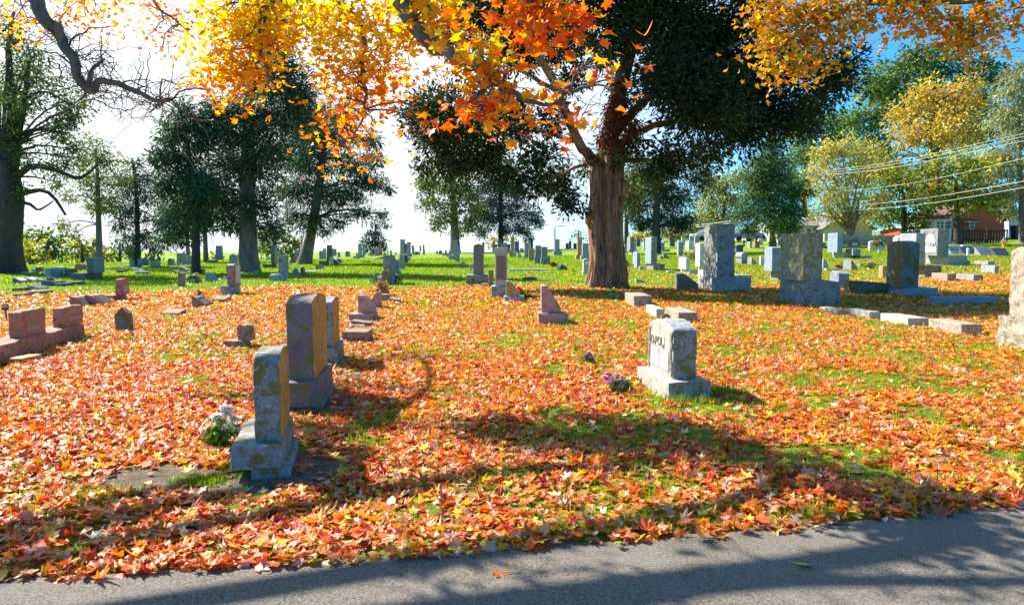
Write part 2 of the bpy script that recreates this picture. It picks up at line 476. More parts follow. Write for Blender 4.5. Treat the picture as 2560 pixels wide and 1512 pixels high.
def leaf_cloud(P, size, R, out, rng, curl_sd=0.35):
    """lobed leaves: fan of triangles per leaf. returns V, faces, faces-per-leaf"""
    n, k = len(P), len(out)
    pts = np.zeros((n, k+1, 3))
    jit = 1 + rng.normal(0, 0.12, (n, k))
    pts[:,1:,0] = out[None,:,0]*jit; pts[:,1:,1] = out[None,:,1]*jit
    r2 = pts[:,:,0]**2 + pts[:,:,1]**2
    curl = rng.normal(0.05, curl_sd, n)[:,None]; fold = np.abs(rng.normal(0, 0.32, n))[:,None]*np.sign(rng.normal(0.3,1,n))[:,None]
    tw = rng.normal(0, 0.4, n)[:,None]
    pts[:,:,2] = curl*r2 + fold*np.abs(pts[:,:,0]) + tw*pts[:,:,0]*pts[:,:,1]
    pts *= (size*0.5)[:,None,None]*1.1
    V = np.einsum('nij,nkj->nki', R, pts) + P[:,None,:]
    base = np.arange(n)[:,None]*(k+1)
    a = np.arange(1, k+1); b = np.roll(a, -1)
    Fc = np.stack([np.broadcast_to(base, (n,k)), base + b[None], base + a[None]], -1).reshape(-1, 3)
    return V.reshape(-1, 3), Fc, k

PAL = {'red':(0.60,0.045,0.02),'redor':(0.74,0.12,0.025),'orange':(0.80,0.24,0.03),'gold':(0.84,0.44,0.035),'yellow':(0.88,0.62,0.05),
       'tan':(0.60,0.38,0.20),'pink':(0.78,0.44,0.31),'cream':(0.84,0.68,0.52),'brown':(0.28,0.10,0.04),'olive':(0.38,0.36,0.05),'bronze':(0.50,0.23,0.025)}  # bronze: leaf colour darkened to put shade into the right bough
def pal_pick(names, w, n, rng, jit=0.2):
    w = np.array(w, float); w /= w.sum()
    C = np.array([PAL[k] for k in names])
    c = C[rng.choice(len(names), n, p=w)]
    c2 = C[rng.choice(len(names), n, p=w)]
    c = c*0.8 + c2*0.2
    return np.clip(c * np.exp(rng.normal(0, jit, (n,1))) * np.exp(rng.normal(0, 0.05, (n,3))), 0, 0.92)

def vnoise(x, y, s, seed):
    """cheap smooth value noise on numpy arrays"""
    r = np.random.default_rng(seed); T = r.random((256, 256))
    u, v = x/s + 100.3, y/s + 77.7
    i, j = np.floor(u).astype(int), np.floor(v).astype(int)
    fu, fv = u-i, v-j
    fu = fu*fu*(3-2*fu); fv = fv*fv*(3-2*fv)
    g = lambda a, b: T[a % 256, b % 256]
    return (g(i,j)*(1-fu)+g(i+1,j)*fu)*(1-fv) + (g(i,j+1)*(1-fu)+g(i+1,j+1)*fu)*fv

def leaf_density(x, y):
    az = x/np.maximum(y, 1)
    b = np.interp(az, [-0.8,-0.5,-0.3,-0.05,0.1,0.25,0.4,0.7], [19.5,22.5,24,24.5,24.5,24,26,30])
    b = b + 2.2*(vnoise(x, y, 2.5, 3)-0.5)
    d = np.clip((b - y)/2.5 + 0.5, 0, 1)
    tail = np.interp(az, [-0.6, -0.1, 0.05, 0.3, 0.6], [0.015, 0.02, 0.05, 0.13, 0.24])*np.clip((62-y)/30, 0, 1)
    d = np.maximum(d, tail)
    p = 0.5*vnoise(x, y, 0.55, 11) + 0.5*vnoise(x, y, 0.2, 12)
    thr = np.interp(az, [-0.6, 0.0, 0.5], [0.70, 0.62, 0.58])
    d = d*(1 - 0.85*np.clip((p - thr)/0.08, 0, 1)*np.clip((y-3)/2, 0, 1))
    d = d*(1 - 0.93*np.clip(soil_amount(x, y)*1.5-0.3, 0, 1))
    ey = edge_y(x) + 0.05*(vnoise(x, y, 0.35, 21)-0.5) + 0.06*(vnoise(x,y,0.12,22)-0.5)
    d = d*(y > ey - 0.05)
    return d, p

NOLEAF = []          # stone footprints (x0,x1,y0,y1) filled by the stones before the leaves are laid
def clear_of_stones(x, y):
    ok = np.ones(len(x), bool)
    for a, b, c, d in NOLEAF:
        ok &= ~((x > a) & (x < b) & (y > c) & (y < d))
    return ok

def sample_band(y0, y1, dens, rng):
    A = 0.78*(y1*y1 - y0*y0) + 1.2*(y1-y0)
    n = int(A*dens)
    y = np.sqrt(rng.uniform(y0*y0, y1*y1, n))
    x = rng.uniform(-1, 1, n)*(0.78*y + 0.6)
    return x, y

def leaf_colours(x, y, rng):
    n = len(x)
    az = x/np.maximum(y, 1)
    names = ['red','redor','orange','gold','yellow','tan','pink','cream','brown','olive']
    wl_ = np.array([18,30,27,9,5,5,5,5,11,0.3]); wr_ = np.array([10,20,30,22,10,7,3,4,11,1.2])
    t = np.clip(0.5 + az*0.9 + 0.9*(vnoise(x, y, 3.0, 31)-0.5) + np.clip((y-12)/25,-0.2,0.5), 0, 1)
    ca = pal_pick(names, wl_, n, rng); cb = pal_pick(names, wr_, n, rng)
    return np.where((rng.random(n) < t)[:,None], cb, ca)

def build_leaf_carpet():
    rng = np.random.default_rng(21)
    Vs, Fs, Cs = [], [], []
    off = 0
    for y0, y1, dens, out, smin, smax, tilt in ((2.2, 9.5, 850, OUT_FULL, 0.04, 0.115, 0.42), (9.5, 17, 460, OUT_MID, 0.055, 0.115, 0.45), (17, 62, 210, OUT_FAR, 0.07, 0.13, 0.45)):
        x, y = sample_band(y0, y1, dens, rng)
        d, p = leaf_density(x, y)
        k = (rng.random(len(x)) < d) & clear_of_stones(x, y)
        x, y = x[k], y[k]
        n = len(x)
        pile = 0.045*vnoise(x, y, 0.5, 41) + 0.02*np.exp(-((y-edge_y(x)-0.15)/0.25)**2)
        z = terrain(x, y) + 0.004 + rng.uniform(0.0, 1, n)*pile
        P = np.stack([x, y, z], 1)
        size = rng.uniform(smin, smax, n)
        R = rot_mats(n, tilt, rng)
        V, Fc, kf = leaf_cloud(P, size, R, out, rng)
        c = leaf_colours(x, y, rng)
        Vs.append(V); Fs.append(Fc + off); Cs.append(np.repeat(c, kf, 0)); off += len(V)
    o = mesh_np("fallen_leaves", np.concatenate(Vs), np.concatenate(Fs), M_LEAF, np.concatenate(Cs))
    tag(o, "carpet of red orange and gold fallen maple leaves over the lawn", "fallen leaves", None, "stuff")
    print("leaf faces", len(o.data.polygons))

def build_grass():
    rng = np.random.default_rng(5)
    Vs, Fs, Cs = [], [], []; off = 0
    def blades(x, y, h, w, lean, cols):
        nonlocal off
        n = len(x); z = terrain(x, y)
        yaw = rng.uniform(0, 2*np.pi, n); la = rng.uniform(0, 2*np.pi, n)
        ln = np.abs(rng.normal(0, lean, n))*h
        P = np.stack([x, y, z], 1)
        sx = np.stack([np.cos(yaw), np.sin(yaw), np.zeros(n)], 1)*(w*0.5)[:,None]
        mid = P + np.stack([np.cos(la)*ln*0.35, np.sin(la)*ln*0.35, h*0.6], 1)
        tip = P + np.stack([np.cos(la)*ln, np.sin(la)*ln, h], 1)
        V = np.stack([P-sx, P+sx, mid+sx*0.7, mid-sx*0.7, tip], 1).reshape(-1, 3)
        b = np.arange(n)*5 + off
        Vs.append(V); Fs.append((np.stack([b, b+1, b+2, b+3], 1), np.stack([b+3, b+2, b+4], 1))); Cs.append(cols); off += len(V)
    def gcol(n, far=0.0):
        a = np.array((0.12,0.24,0.012)); b_ = np.array((0.36,0.50,0.03)); c_ = np.array((0.38,0.38,0.06))
        t = rng.random((n,1))**1.3
        c = a*(1-t) + b_*t
        m = rng.random((n,1)) < 0.05
        return np.where(m, c_, c)
    # near patches between the leaves
    x, y = sample_band(2.6, 10, 900, rng); d, p = leaf_density(x, y)
    az = x/y
    thr = np.interp(az, [-0.6, 0.0, 0.5], [0.67, 0.59, 0.55])
    k = (((p > thr) & (rng.random(len(x)) < 0.9)) | (rng.random(len(x)) < 0.06)) & (y > edge_y(x)+0.02) & (soil_amount(x, y) < 0.35) & clear_of_stones(x, y)
    x, y = x[k], y[k]; n = len(x)
    blades(x, y, rng.uniform(0.03, 0.085, n), rng.uniform(0.003, 0.007, n), 0.5, gcol(n))
    # dense tufts: right of the near pale headstone, below the white flowers, beside the near headstone
    for px, py, sx, sy, m, hh in ((1800,985,0.35,0.12,500,0.13),(1690,1010,0.3,0.08,260,0.13),(1950,950,0.35,0.25,900,0.07),(505,1205,0.16,0.09,700,0.05),(240,1240,0.22,0.10,900,0.06),(545,1120,0.18,0.12,500,0.06),(595,1170,0.1,0.05,260,0.07),(1010,1050,0.35,0.3,900,0.06),(2050,1300,0.12,0.08,300,0.1),(760,1060,0.12,0.1,250,0.05)):
        c = hit(px, py); x = rng.normal(c.x, sx*0.6, m); y = rng.normal(c.y, sy*0.6, m)
        k = clear_of_stones(x, y) & (y > edge_y(x)+0.01); x, y = x[k], y[k]; n = len(x)
        blades(x, y, rng.uniform(0.4, 1.0, n)*hh, rng.uniform(0.004, 0.008, n), 0.5, gcol(n))
    # mid distance patches
    x, y = sample_band(10, 21, 330, rng); d, p = leaf_density(x, y)
    k = ((p > 0.60) | (rng.random(len(x)) < 0.10)) & clear_of_stones(x, y); x, y = x[k], y[k]; n = len(x)
    blades(x, y, rng.uniform(0.03, 0.08, n), rng.uniform(0.008, 0.016, n), 0.6, gcol(n))
    # lawn
    x, y = sample_band(20, 58, 75, rng); d, p = leaf_density(x, y)
    k = (rng.random(len(x)) > d*0.8) & clear_of_stones(x, y); x, y = x[k], y[k]; n = len(x)
    blades(x, y, rng.uniform(0.03, 0.075, n)*(1+ (y-20)/60), rng.uniform(0.02, 0.04, n)*(1+(y-20)/40), 0.8, gcol(n))
    Q = np.concatenate([f[0] for f in Fs]); T = np.concatenate([f[1] for f in Fs]); C = np.concatenate(Cs)
    o = mesh_np("grass", np.concatenate(Vs), [Q, T], M_GRASS, np.concatenate([C, C]))
    tag(o, "short green grass growing through the leaves and over the lawn", "grass", None, "stuff")
    print("grass faces", len(o.data.polygons))

def single_leaf(name, px, py, size, col, label, seed, lift=0.012):
    rng = np.random.default_rng(seed)
    p = hit(px, py)
    V, Fc, kf = leaf_cloud(np.array([[0,0,0.0]]), np.array([size]), rot_mats(1, 0.2, rng), OUT_FULL, rng, 0.25)
    r = empty(name, (p.x, p.y, p.z+0.004), label, "leaf", "single leaves lying on the road")
    V[:,2] -= V[:,2].min()
    mesh_np("blade", V, Fc, M_LEAF, np.repeat(np.array([col]), len(Fc), 0), r)
    a = rng.uniform(0, 6.28)
    q = Vector((math.cos(a), math.sin(a), 0))
    b = MB(); b.tube([(0,0,lift), q*size*0.35+Vector((0,0,0.01)), q*size*0.75+Vector((0,0,0.004))], [0.0016]*3, 5)
    o = b.build("stalk", simple_mat("leaf stalk", (0.5,0.3,0.1)), r)

# ------------------------------------------------------------------ trees
def blob_foliage(name, blobs, leaf_len, leaf_w, cover, cols, mat, parent, rng, clump=0.34, droop=0.25, outward=0.6, ncl=None, loc=None, flat=0.6):
    """blobs: list of (centre Vector, radius). Rhombic leaf sprays in clumps spread through each blob's volume."""
    P, D, C = [], [], []
    cols = np.array(cols)
    for c, r in blobs:
        area = math.pi*r*r
        n = int(cover*area/(leaf_len*leaf_w*0.5))
        k = ncl or max(10, int(18 + 10*r))
        u = rng.normal(0, 1, (k,3)); u /= np.linalg.norm(u, axis=1)[:,None]
        cc = np.array(c) + u*(r*rng.uniform(0.25, 0.92, k)[:,None])*np.array([1,1,0.85])
        cr = r*clump*rng.uniform(0.6, 1.3, k)
        w = cr**2; w /= w.sum()
        idx = rng.choice(k, n, p=w)
        q = rng.normal(0, 1, (n,3)); ql = np.linalg.norm(q, axis=1)[:,None]
        q = q/ql*np.minimum(ql*0.55, 1.25)
        loose = rng.random(n) < 0.3
        pos = cc[idx] + q*cr[idx][:,None]*np.array([1.15,1.15,flat])
        pos = np.where(loose[:,None], np.array(c) + q*r*0.8, pos)
        d = q*outward + (pos-np.array(c))/r*0.5*outward + rng.normal(0, 0.55, (n,3)); d[:,2] -= droop
        d /= np.linalg.norm(d, axis=1)[:,None] + 1e-9
        tone = rng.normal(0, 0.22, k)[idx]
        ci = cols[rng.integers(0, len(cols), k)][idx]*0.6 + cols[rng.integers(0, len(cols), n)]*0.4
        P.append(pos); D.append(d); C.append(np.clip(ci*np.exp(tone + rng.normal(0, 0.18, n))[:,None], 0, 0.9))
    P = np.concatenate(P); D = np.concatenate(D); C = np.concatenate(C)
    n = len(P)
    s = np.cross(D, rng.normal(0, 1, (n,3))); s /= np.linalg.norm(s, axis=1)[:,None] + 1e-9
    L = leaf_len*rng.uniform(0.6, 1.3, n)[:,None]; Wd = leaf_w*rng.uniform(0.6, 1.3, n)[:,None]
    up = np.cross(D, s)
    V = np.stack([P, P + D*L*0.5 + s*Wd*0.5 + up*Wd*0.15, P + D*L, P + D*L*0.5 - s*Wd*0.5 + up*Wd*0.15], 1)
    if loc is not None: V = V - np.array(loc)
    Q = np.arange(n*4).reshape(n, 4)
    return mesh_np(name, V.reshape(-1,3), Q, mat, C, parent)

def wob(pts, n, amp, seed):
    """smooth polyline resample with wobble"""
    pts = [Vector(p) for p in pts]
    out = []
    m = len(pts)-1
    for i in range(n+1):
        t = i/n*m; k = min(int(t), m-1); f = t-k
        p0 = pts[max(k-1,0)]; p1 = pts[k]; p2 = pts[k+1]; p3 = pts[min(k+2,m)]
        q = 0.5*((2*p1) + (p2-p0)*f + (2*p0-5*p1+4*p2-p3)*f*f + (3*p1-p0-3*p2+p3)*f**3)
        w = Vector((noise.noise((t*1.7, seed, 0.5)), noise.noise((t*1.7, seed, 9.1)), noise.noise((t*1.7, seed, 4.3))))*amp
        if i in (0, n): w *= 0.2
        out.append(q + w)
    return out

def limb(b, pts, r0, r1, seed, n=8, sides=7, amp=0.06, mi=0):
    q = wob(pts, n, amp, seed)
    b.tube(q, [r0 + (r1-r0)*(i/n)**0.8 for i in range(n+1)], sides, mi)
    return q

def fluted_trunk(b, pts, radii, seed, sides=30, flute=0.12, flare=0.6, n=22, mi=0, fdec=0.42):
    q = wob(pts, n, 0.02, seed)
    m = len(radii)-1
    rings = []
    for i, p in enumerate(q):
        t = i/n
        k = min(int(t*m), m-1); f = t*m-k
        r = radii[k]*(1-f)+radii[k+1]*f
        ring = []
        for s in range(sides):
            a = 2*math.pi*s/sides
            fl = noise.noise((math.cos(a)*2.4+seed, math.sin(a)*2.4, t*1.1+seed))*flute*1.6 + noise.noise((math.cos(a)*6+seed, math.sin(a)*6, t*2.5))*flute*0.7 + noise.noise((math.cos(a)*13+seed, math.sin(a)*13, t*4))*flute*0.4
            fr = flare*math.exp(-t*n*fdec)*(0.75 + 0.6*noise.noise((math.cos(a)*1.6+seed*2, math.sin(a)*1.6, 1.0)))
            rr = r*(1 + fl + fr)
            ring.append(p + Vector((math.cos(a)*rr, math.sin(a)*rr, 0)))
        rings.append(ring)
    vs = [v for r in rings for v in r]
    fs = [(i*sides+k, i*sides+(k+1)%sides, (i+1)*sides+(k+1)%sides, (i+1)*sides+k) for i in range(len(rings)-1) for k in range(sides)]
    fs.append(tuple((len(rings)-1)*sides+k for k in range(sides)))
    b.add(vs, fs, mi)

def tree(name, label, base, trunk_px, blobs_px, Y=None, bark=None, cols=None, leaf=(0.3,0.12), cover=1.6, mat=None, depth=0.6,
         seed=1, group=None, cat="tree", limbs=True, clump=0.34, droop=0.25, flute=0.08, flare=0.5, extra=None, sides=16, limb_r=0.22, base_y=None, ncl=None, outward=0.6):
    """base: photo pixel of the trunk foot; trunk_px: [(px,py,width_px),...] going up; blobs_px: [(px,py,r_px), ...]."""
    rng = np.random.default_rng(seed)
    if Y is None:
        g = hit(*base)
    else:
        d = ray(base[0], 620); g = Vector((d[0]*Y, Y, tz(d[0]*Y, Y)))
    Y = g.y
    root = empty(name, g, label, cat, group)
    pts = [Vector((0,0,-0.15))]; rad = []
    for i, (px, py, w) in enumerate(trunk_px):
        p = at(px, py, Y) - g
        rad.append(w/F*Y*0.5)
        if i == 0:
            pts = [Vector((p.x, p.y, min(p.z, 0)-0.1))]
        else:
            pts.append(p)
    b = MB()
    fluted_trunk(b, pts, rad, seed*1.37, sides, flute, flare, n=max(10, 6*len(pts)))
    blobs = []
    top = pts[-1]
    for j, (px, py, r) in enumerate(blobs_px):
        rw = r/F*Y
        dy = rng.uniform(-1, 1)*depth*(sum(x[2] for x in blobs_px)/len(blobs_px))/F*Y*1.6
        c = at(px, py, Y) - g
        k = (Y+dy)/Y
        c = Vector((c.x, c.y+dy, c.z))
        blobs.append((c, rw))
        if limbs:
            # attach the limb to the trunk polyline a little below the blob
            best = None
            for s in range(len(pts)-1):
                for f in (0.0, 0.25, 0.5, 0.75, 1.0):
                    q = pts[s].lerp(pts[s+1], f)
                    if q.z < pts[0].z + (top.z-pts[0].z)*0.3 and q.z < c.z - 0.6*abs(c.x-q.x): pass
                    dd = (q-c).length + max(0, q.z-c.z)*1.5 + (6 if q.z < 0.28*top.z else 0)
                    if best is None or dd < best[0]: best = (dd, q)
            a = best[1]
            mid = a.lerp(c, 0.5) + Vector((0,0,0.10*(c-a).length))
            r0 = max(0.015, min(rad[0]*limb_r, 0.05*(c-a).length+0.01))
            q = limb(b, [a, mid, c], r0, r0*0.25, seed+j*3.1, n=6, sides=5, amp=0.08*rw)
            for e in range(4):
                t = rng.integers(3, 7)
                dirv = Vector(rng.normal(0, 1, 3)).normalized()*rw*0.75
                limb(b, [q[t], q[t]+dirv*0.5+Vector((0,0,0.06*rw)), q[t]+dirv], r0*0.32, r0*0.08, seed+j*7+e, n=4, sides=4, amp=0.05*rw)
    if extra: extra(b, g, Y)
    b.build("trunk", bark or M_BARK, root, smooth=True)
    if blobs:
        blob_foliage("crown", blobs, leaf[0], leaf[1], cover, cols, mat or M_CROWN, root, rng, clump, droop, outward, ncl, flat=0.42 if mat is M_NEEDLE else 0.6)
    return root, g, Y, pts, rad, blobs

# ------------------------------------------------------------------ stones
def block(name, Wd, L, H, parent, mats, y0=0.0, z0=0.0, seg=8, rough=0.006, cham=0.008, top=None, taper=0.0, seed=1.0, x0=0.0, topmat=None, facemat=None, freq=7.0, lean=(0,0), flat_faces=()):
    """Stone block: centre x0, front face y0, bottom z0. top(u,v) in -.5...5 scales the height. facemat: {'+x': slot}"""
    def ticks(n):
        n = max(2, n); e = 0.04 if n > 4 else 0.08
        return np.concatenate([[-0.5], np.linspace(-0.5+e, 0.5-e, n), [0.5]])
    mx = max(Wd, L, H)
    us = ticks(int(seg*Wd/mx)+1); vs_ = ticks(int(seg*L/mx)+1); ws = ticks(int(seg*H/mx)+1)+0.5
    bm = bmesh.new(); V = {}
    def vert(i, j, k):
        if (i,j,k) in V: return V[(i,j,k)]
        u, v, w = us[i], vs_[j], ws[k]
        hh = (top(u, v) if top else 1.0)
        s = 1 - taper*w
        x, y, z = u*Wd*s, v*L*s, w*H*hh
        ex = [abs(abs(u)-0.5) < 1e-6, abs(abs(v)-0.5) < 1e-6, w > 1-1e-6]
        if sum(ex) >= 2:
            if ex[0]: x -= math.copysign(cham*0.55, u)
            if ex[1]: y -= math.copysign(cham*0.55, v)
            if ex[2]: z -= cham*0.55
        p = Vector((x + x0 + lean[0]*z, y + y0 + L/2 + lean[1]*z, z + z0))
        if rough > 0:
            q = p*freq + Vector((seed*13.1, seed*7.7, seed*3.3))
            nv = noise.noise_vector(q)*0.7 + noise.noise_vector(q*2.7)*0.4
            amp = rough
            if (ex[0] and (('+x' in flat_faces and u > 0) or ('-x' in flat_faces and u < 0))): nv.x *= 0.12
            if ex[1] and '-y' in flat_faces and v < 0: nv.y *= 0.12
            if k == 0: nv.z = 0
            p += nv*amp
        V[(i,j,k)] = bm.verts.new(p)
        return V[(i,j,k)]
    nx, ny, nz = len(us), len(vs_), len(ws)
    def face(ids, slot=0):
        f = bm.faces.new([vert(*q) for q in ids]); f.material_index = slot
    fm = facemat or {}
    for j in range(ny-1):
        for k in range(nz-1):
            face([(0,j,k),(0,j,k+1),(0,j+1,k+1),(0,j+1,k)], fm.get('-x',0))
            face([(nx-1,j,k),(nx-1,j+1,k),(nx-1,j+1,k+1),(nx-1,j,k+1)], fm.get('+x',0))
    for i in range(nx-1):
        for k in range(nz-1):
            face([(i,0,k),(i+1,0,k),(i+1,0,k+1),(i,0,k+1)], fm.get('-y',0))
            face([(i,ny-1,k),(i,ny-1,k+1),(i+1,ny-1,k+1),(i+1,ny-1,k)])
    for i in range(nx-1):
        for j in range(ny-1):
            face([(i,j,nz-1),(i+1,j,nz-1),(i+1,j+1,nz-1),(i,j+1,nz-1)], fm.get('+z',0))
            face([(i,j,0),(i,j+1,0),(i+1,j+1,0),(i+1,j,0)])
    me = bpy.data.meshes.new(name); bm.to_mesh(me); bm.free()
    return link(name, me, mats, parent)

TOPS = {
 'flat': None,
 'archy': lambda a: (lambda u, v: 1 - a*(2*v)**2),
 'archx': lambda a: (lambda u, v: 1 - a*(2*u)**2),
 'gablex': lambda a: (lambda u, v: 1 - a*abs(2*u)),
 'gabley': lambda a: (lambda u, v: 1 - a*abs(2*v)),
 'pyr': lambda a: (lambda u, v: 1 - a*max(abs(2*u), abs(2*v))),
 'slantr': lambda a: (lambda u, v: min(1.0, 1 - a*(u+0.5-0.28)/0.72)),
 'slantl': lambda a: (lambda u, v: min(1.0, 1 - a*(0.5-u-0.28)/0.72)),
 'bevelr': lambda a: (lambda u, v: 1 - a*(u+0.5)),
 'bevell': lambda a: (lambda u, v: 1 - a*(0.5-u)),
 'bevely': lambda a: (lambda u, v: 1 - a*(0.5-v)),
 'slopey': lambda a: (lambda u, v: 1 - a*(v+0.5)),
 'heart': lambda a: (lambda u, v: 1 - a*(1-abs(math.sin(math.pi*(u+0.5)*2)))**1.2 if abs(u) < 0.49 else 1-a*1.4),
 'serpx': lambda a: (lambda u, v: 1 - a*(1-math.cos(math.pi*2*u))*0.5 - (0.08 if abs(u) > 0.46 else 0)),
}

NST = [0]
def S(px, ys, mat, label, top='flat', a=0.15, L=None, xo=None, base=None, bmat=None, name="headstone", cat="gravestone", rough=0.006,
      cap=None, taper=0.0, rot=0.0, lean=(0,0), facemat=None, extra=None, group=None, by=None, plaque=None, flat_faces=(), D=None, freq=7.0, foundation=None, minL=0.18):
    """px=(xa,xb) front end face; ys=(top, [joint], bottom). Placed where the photo's foot of the stone meets the ground."""
    NST[0] += 1
    xa, xb = px; yt, yb = ys[0], ys[-1]
    yj = ys[1] if len(ys) == 3 else yb
    bx = base or px
    g = hit((bx[0]+bx[1])/2, yb)
    if D is not None:
        d = ray((bx[0]+bx[1])/2, yb); g = Vector((d[0]*D, D, tz(d[0]*D, D)))
    Y = g.y
    u = Y/F
    Wd = (xb-xa)*u; Wb = (bx[1]-bx[0])*u
    ov = max(0.0, min(0.18, (Wb-Wd)/2)) if base else 0.0
    Yf = Y + ov
    zt = at(0, yt, Yf).z - g.z
    zj = (at(0, yj, Y).z - g.z) if base else 0.0
    xc = at((xa+xb)/2, 0, Yf).x - g.x
    xcb = 0.0
    if L is None:
        if xo is not None:
            xe = xa if xo < xa else xb
            Xe = (xe-1280)*Yf/F
            L = Xe*F/(xo-1280) - Yf if abs(xo-1280) > 20 else 0.5
            L = max(minL, min(1.6, L))
        else:
            L = max(minL, min(0.9, Wd*1.1))
    H = max(0.04, zt - zj)
    ph = abs(yb-yt)
    seg = int(max(4, min(26, ph/7)))
    root = empty(name, g, label, cat, group, rot)
    sd = NST[0]*0.73
    m = mat if isinstance(mat, (list, tuple)) else [ST[mat]]
    z0 = zj if base else -0.06
    if not base: H += 0.06
    part = "tablet" if name in ("headstone", "monument") else ("shaft" if name in ("obelisk", "pillar_monument") else "body")
    tf = TOPS[top](a) if top != 'flat' else None
    simple = not base and not cap and not plaque and not extra
    block(part, Wd, L, H, root, m, y0=ov, z0=z0, seg=seg, rough=rough, top=tf, taper=taper, seed=sd, x0=xc, facemat=facemat, freq=freq, lean=lean, flat_faces=flat_faces)
    NOLEAF.append((g.x+xc-Wd/2, g.x+xc+Wd/2, Yf, Yf+L))
    if base:
        Lb = L + 2*max(ov, 0.04)
        y0b = ov - max(ov, 0.04)
        bm_ = [ST[bmat]] if bmat else m[:1]
        block("base", Wb, Lb, zj+0.08-0.003, root, bm_, y0=y0b, z0=-0.08, seg=max(4, int(seg*0.8)), rough=rough*1.4+0.003, seed=sd+5, freq=freq)
        NOLEAF.append((g.x-Wb/2, g.x+Wb/2, Y+y0b, Y+y0b+Lb))
    if cap:
        ch, cw = cap
        block("cap", Wd+2*cw, L+2*cw, ch, root, m[:1], y0=ov-cw, z0=z0+H-0.002, seg=6, rough=rough*0.6, seed=sd+9, x0=xc)
    if plaque:
        face_, mat_, fr = plaque
        pl = MB()
        if face_ == '+x':
            pl.box(xc+Wd/2-0.004, xc+Wd/2+0.012, ov+L*(0.5-fr[0]/2), ov+L*(0.5+fr[0]/2), z0+H*fr[1], z0+H*fr[2])
        elif face_ == '-x':
            pl.box(xc-Wd/2-0.012, xc-Wd/2+0.004, ov+L*(0.5-fr[0]/2), ov+L*(0.5+fr[0]/2), z0+H*fr[1], z0+H*fr[2])
        else:
            pl.box(xc-Wd*fr[0]/2, xc+Wd*fr[0]/2, ov-0.012, ov+0.004, z0+H*fr[1], z0+H*fr[2])
        pl.build("inscription_panel", mat_, root)
    if extra: extra(root, dict(W=Wd, L=L, H=H, xc=xc, ov=ov, z0=z0, zj=zj, Wb=Wb, u=u, g=g))
    return root

def engraved_mat(name, bgc, ink, rows=9.0, lo=0.52):
    """worn, unreadable rows of engraving"""
    m, nt, b = new_mat(name)
    tc = nt.nodes.new("ShaderNodeTexCoord"); v = tc.outputs["Object"]
    sp = nt.nodes.new("ShaderNodeSeparateXYZ"); nt.links.new(v, sp.inputs[0])
    row = nt.nodes.new("ShaderNodeMath"); row.operation = 'MULTIPLY'; nt.links.new(sp.outputs[2], row.inputs[0]); row.inputs[1].default_value = rows
    fr = nt.nodes.new("ShaderNodeMath"); fr.operation = 'FRACT'; nt.links.new(row.outputs[0], fr.inputs[0])
    on = ramp(nt, fr.outputs[0], 0.40, 0.50)
    n = noise_tex(nt, v, 38, 3, 0.8)
    mk = nt.nodes.new("ShaderNodeMath"); mk.operation = 'MULTIPLY'
    nt.links.new(on, mk.inputs[0]); nt.links.new(ramp(nt, n, lo-0.05, lo+0.03), mk.inputs[1])
    c = mixc(nt, ramp(nt, noise_tex(nt, v, 60, 3, 0.7), 0.3, 0.7), bgc, tuple(x*0.8 for x in bgc))
    c = mixc(nt, mk.outputs[0], c, ink)
    nt.links.new(c, b.inputs["Base Color"]); b.inputs["Roughness"].default_value = 0.7
    return m
M_ENG_RED = engraved_mat("engraved red granite panel", (0.42,0.25,0.19), (0.24,0.11,0.07), 9)
M_ENG_REDLITE = engraved_mat("engraved pale red panel", (0.62,0.40,0.33), (0.36,0.16,0.11), 11)
M_ENG_GREY = engraved_mat("engraved grey panel", (0.42,0.40,0.33), (0.2,0.19,0.14), 10)
M_ENG_DARK = engraved_mat("engraved dark polished panel", (0.10,0.11,0.15), (0.35,0.36,0.40), 14)
M_ENG_PALE = engraved_mat("engraved pale panel", (0.62,0.60,0.54), (0.30,0.29,0.26), 11)
M_ENG_BRONZE = engraved_mat("dark bronze nameplate", (0.10,0.08,0.07), (0.32,0.25,0.16), 16)
M_WHITEPANEL = simple_mat("white panel", (0.82,0.82,0.80), 0.5)
M_INK = simple_mat("dark lettering", (0.20,0.185,0.14), 0.8)

def text_obj(body, size, parent, loc, rot, mat, name="lettering", ext=0.004, bold=0.0):
    cu = bpy.data.curves.new(name, 'FONT'); cu.body = body; cu.size = size; cu.extrude = ext; cu.offset = bold
    cu.align_x = 'CENTER'; cu.align_y = 'CENTER'
    cu.materials.append(mat)
    t = bpy.data.objects.new(name, cu); COL.objects.link(t)
    bpy.context.view_layer.update()
    me = bpy.data.meshes.new_from_object(t.evaluated_get(bpy.context.evaluated_depsgraph_get()))
    bpy.data.objects.remove(t)
    me.materials.clear()
    o = link(name, me, mat, parent, loc); o.rotation_euler = rot
    return o

# ---- front row
def near_foundation(Wf, off, h):
    def f(root, q):
        pass
    return f

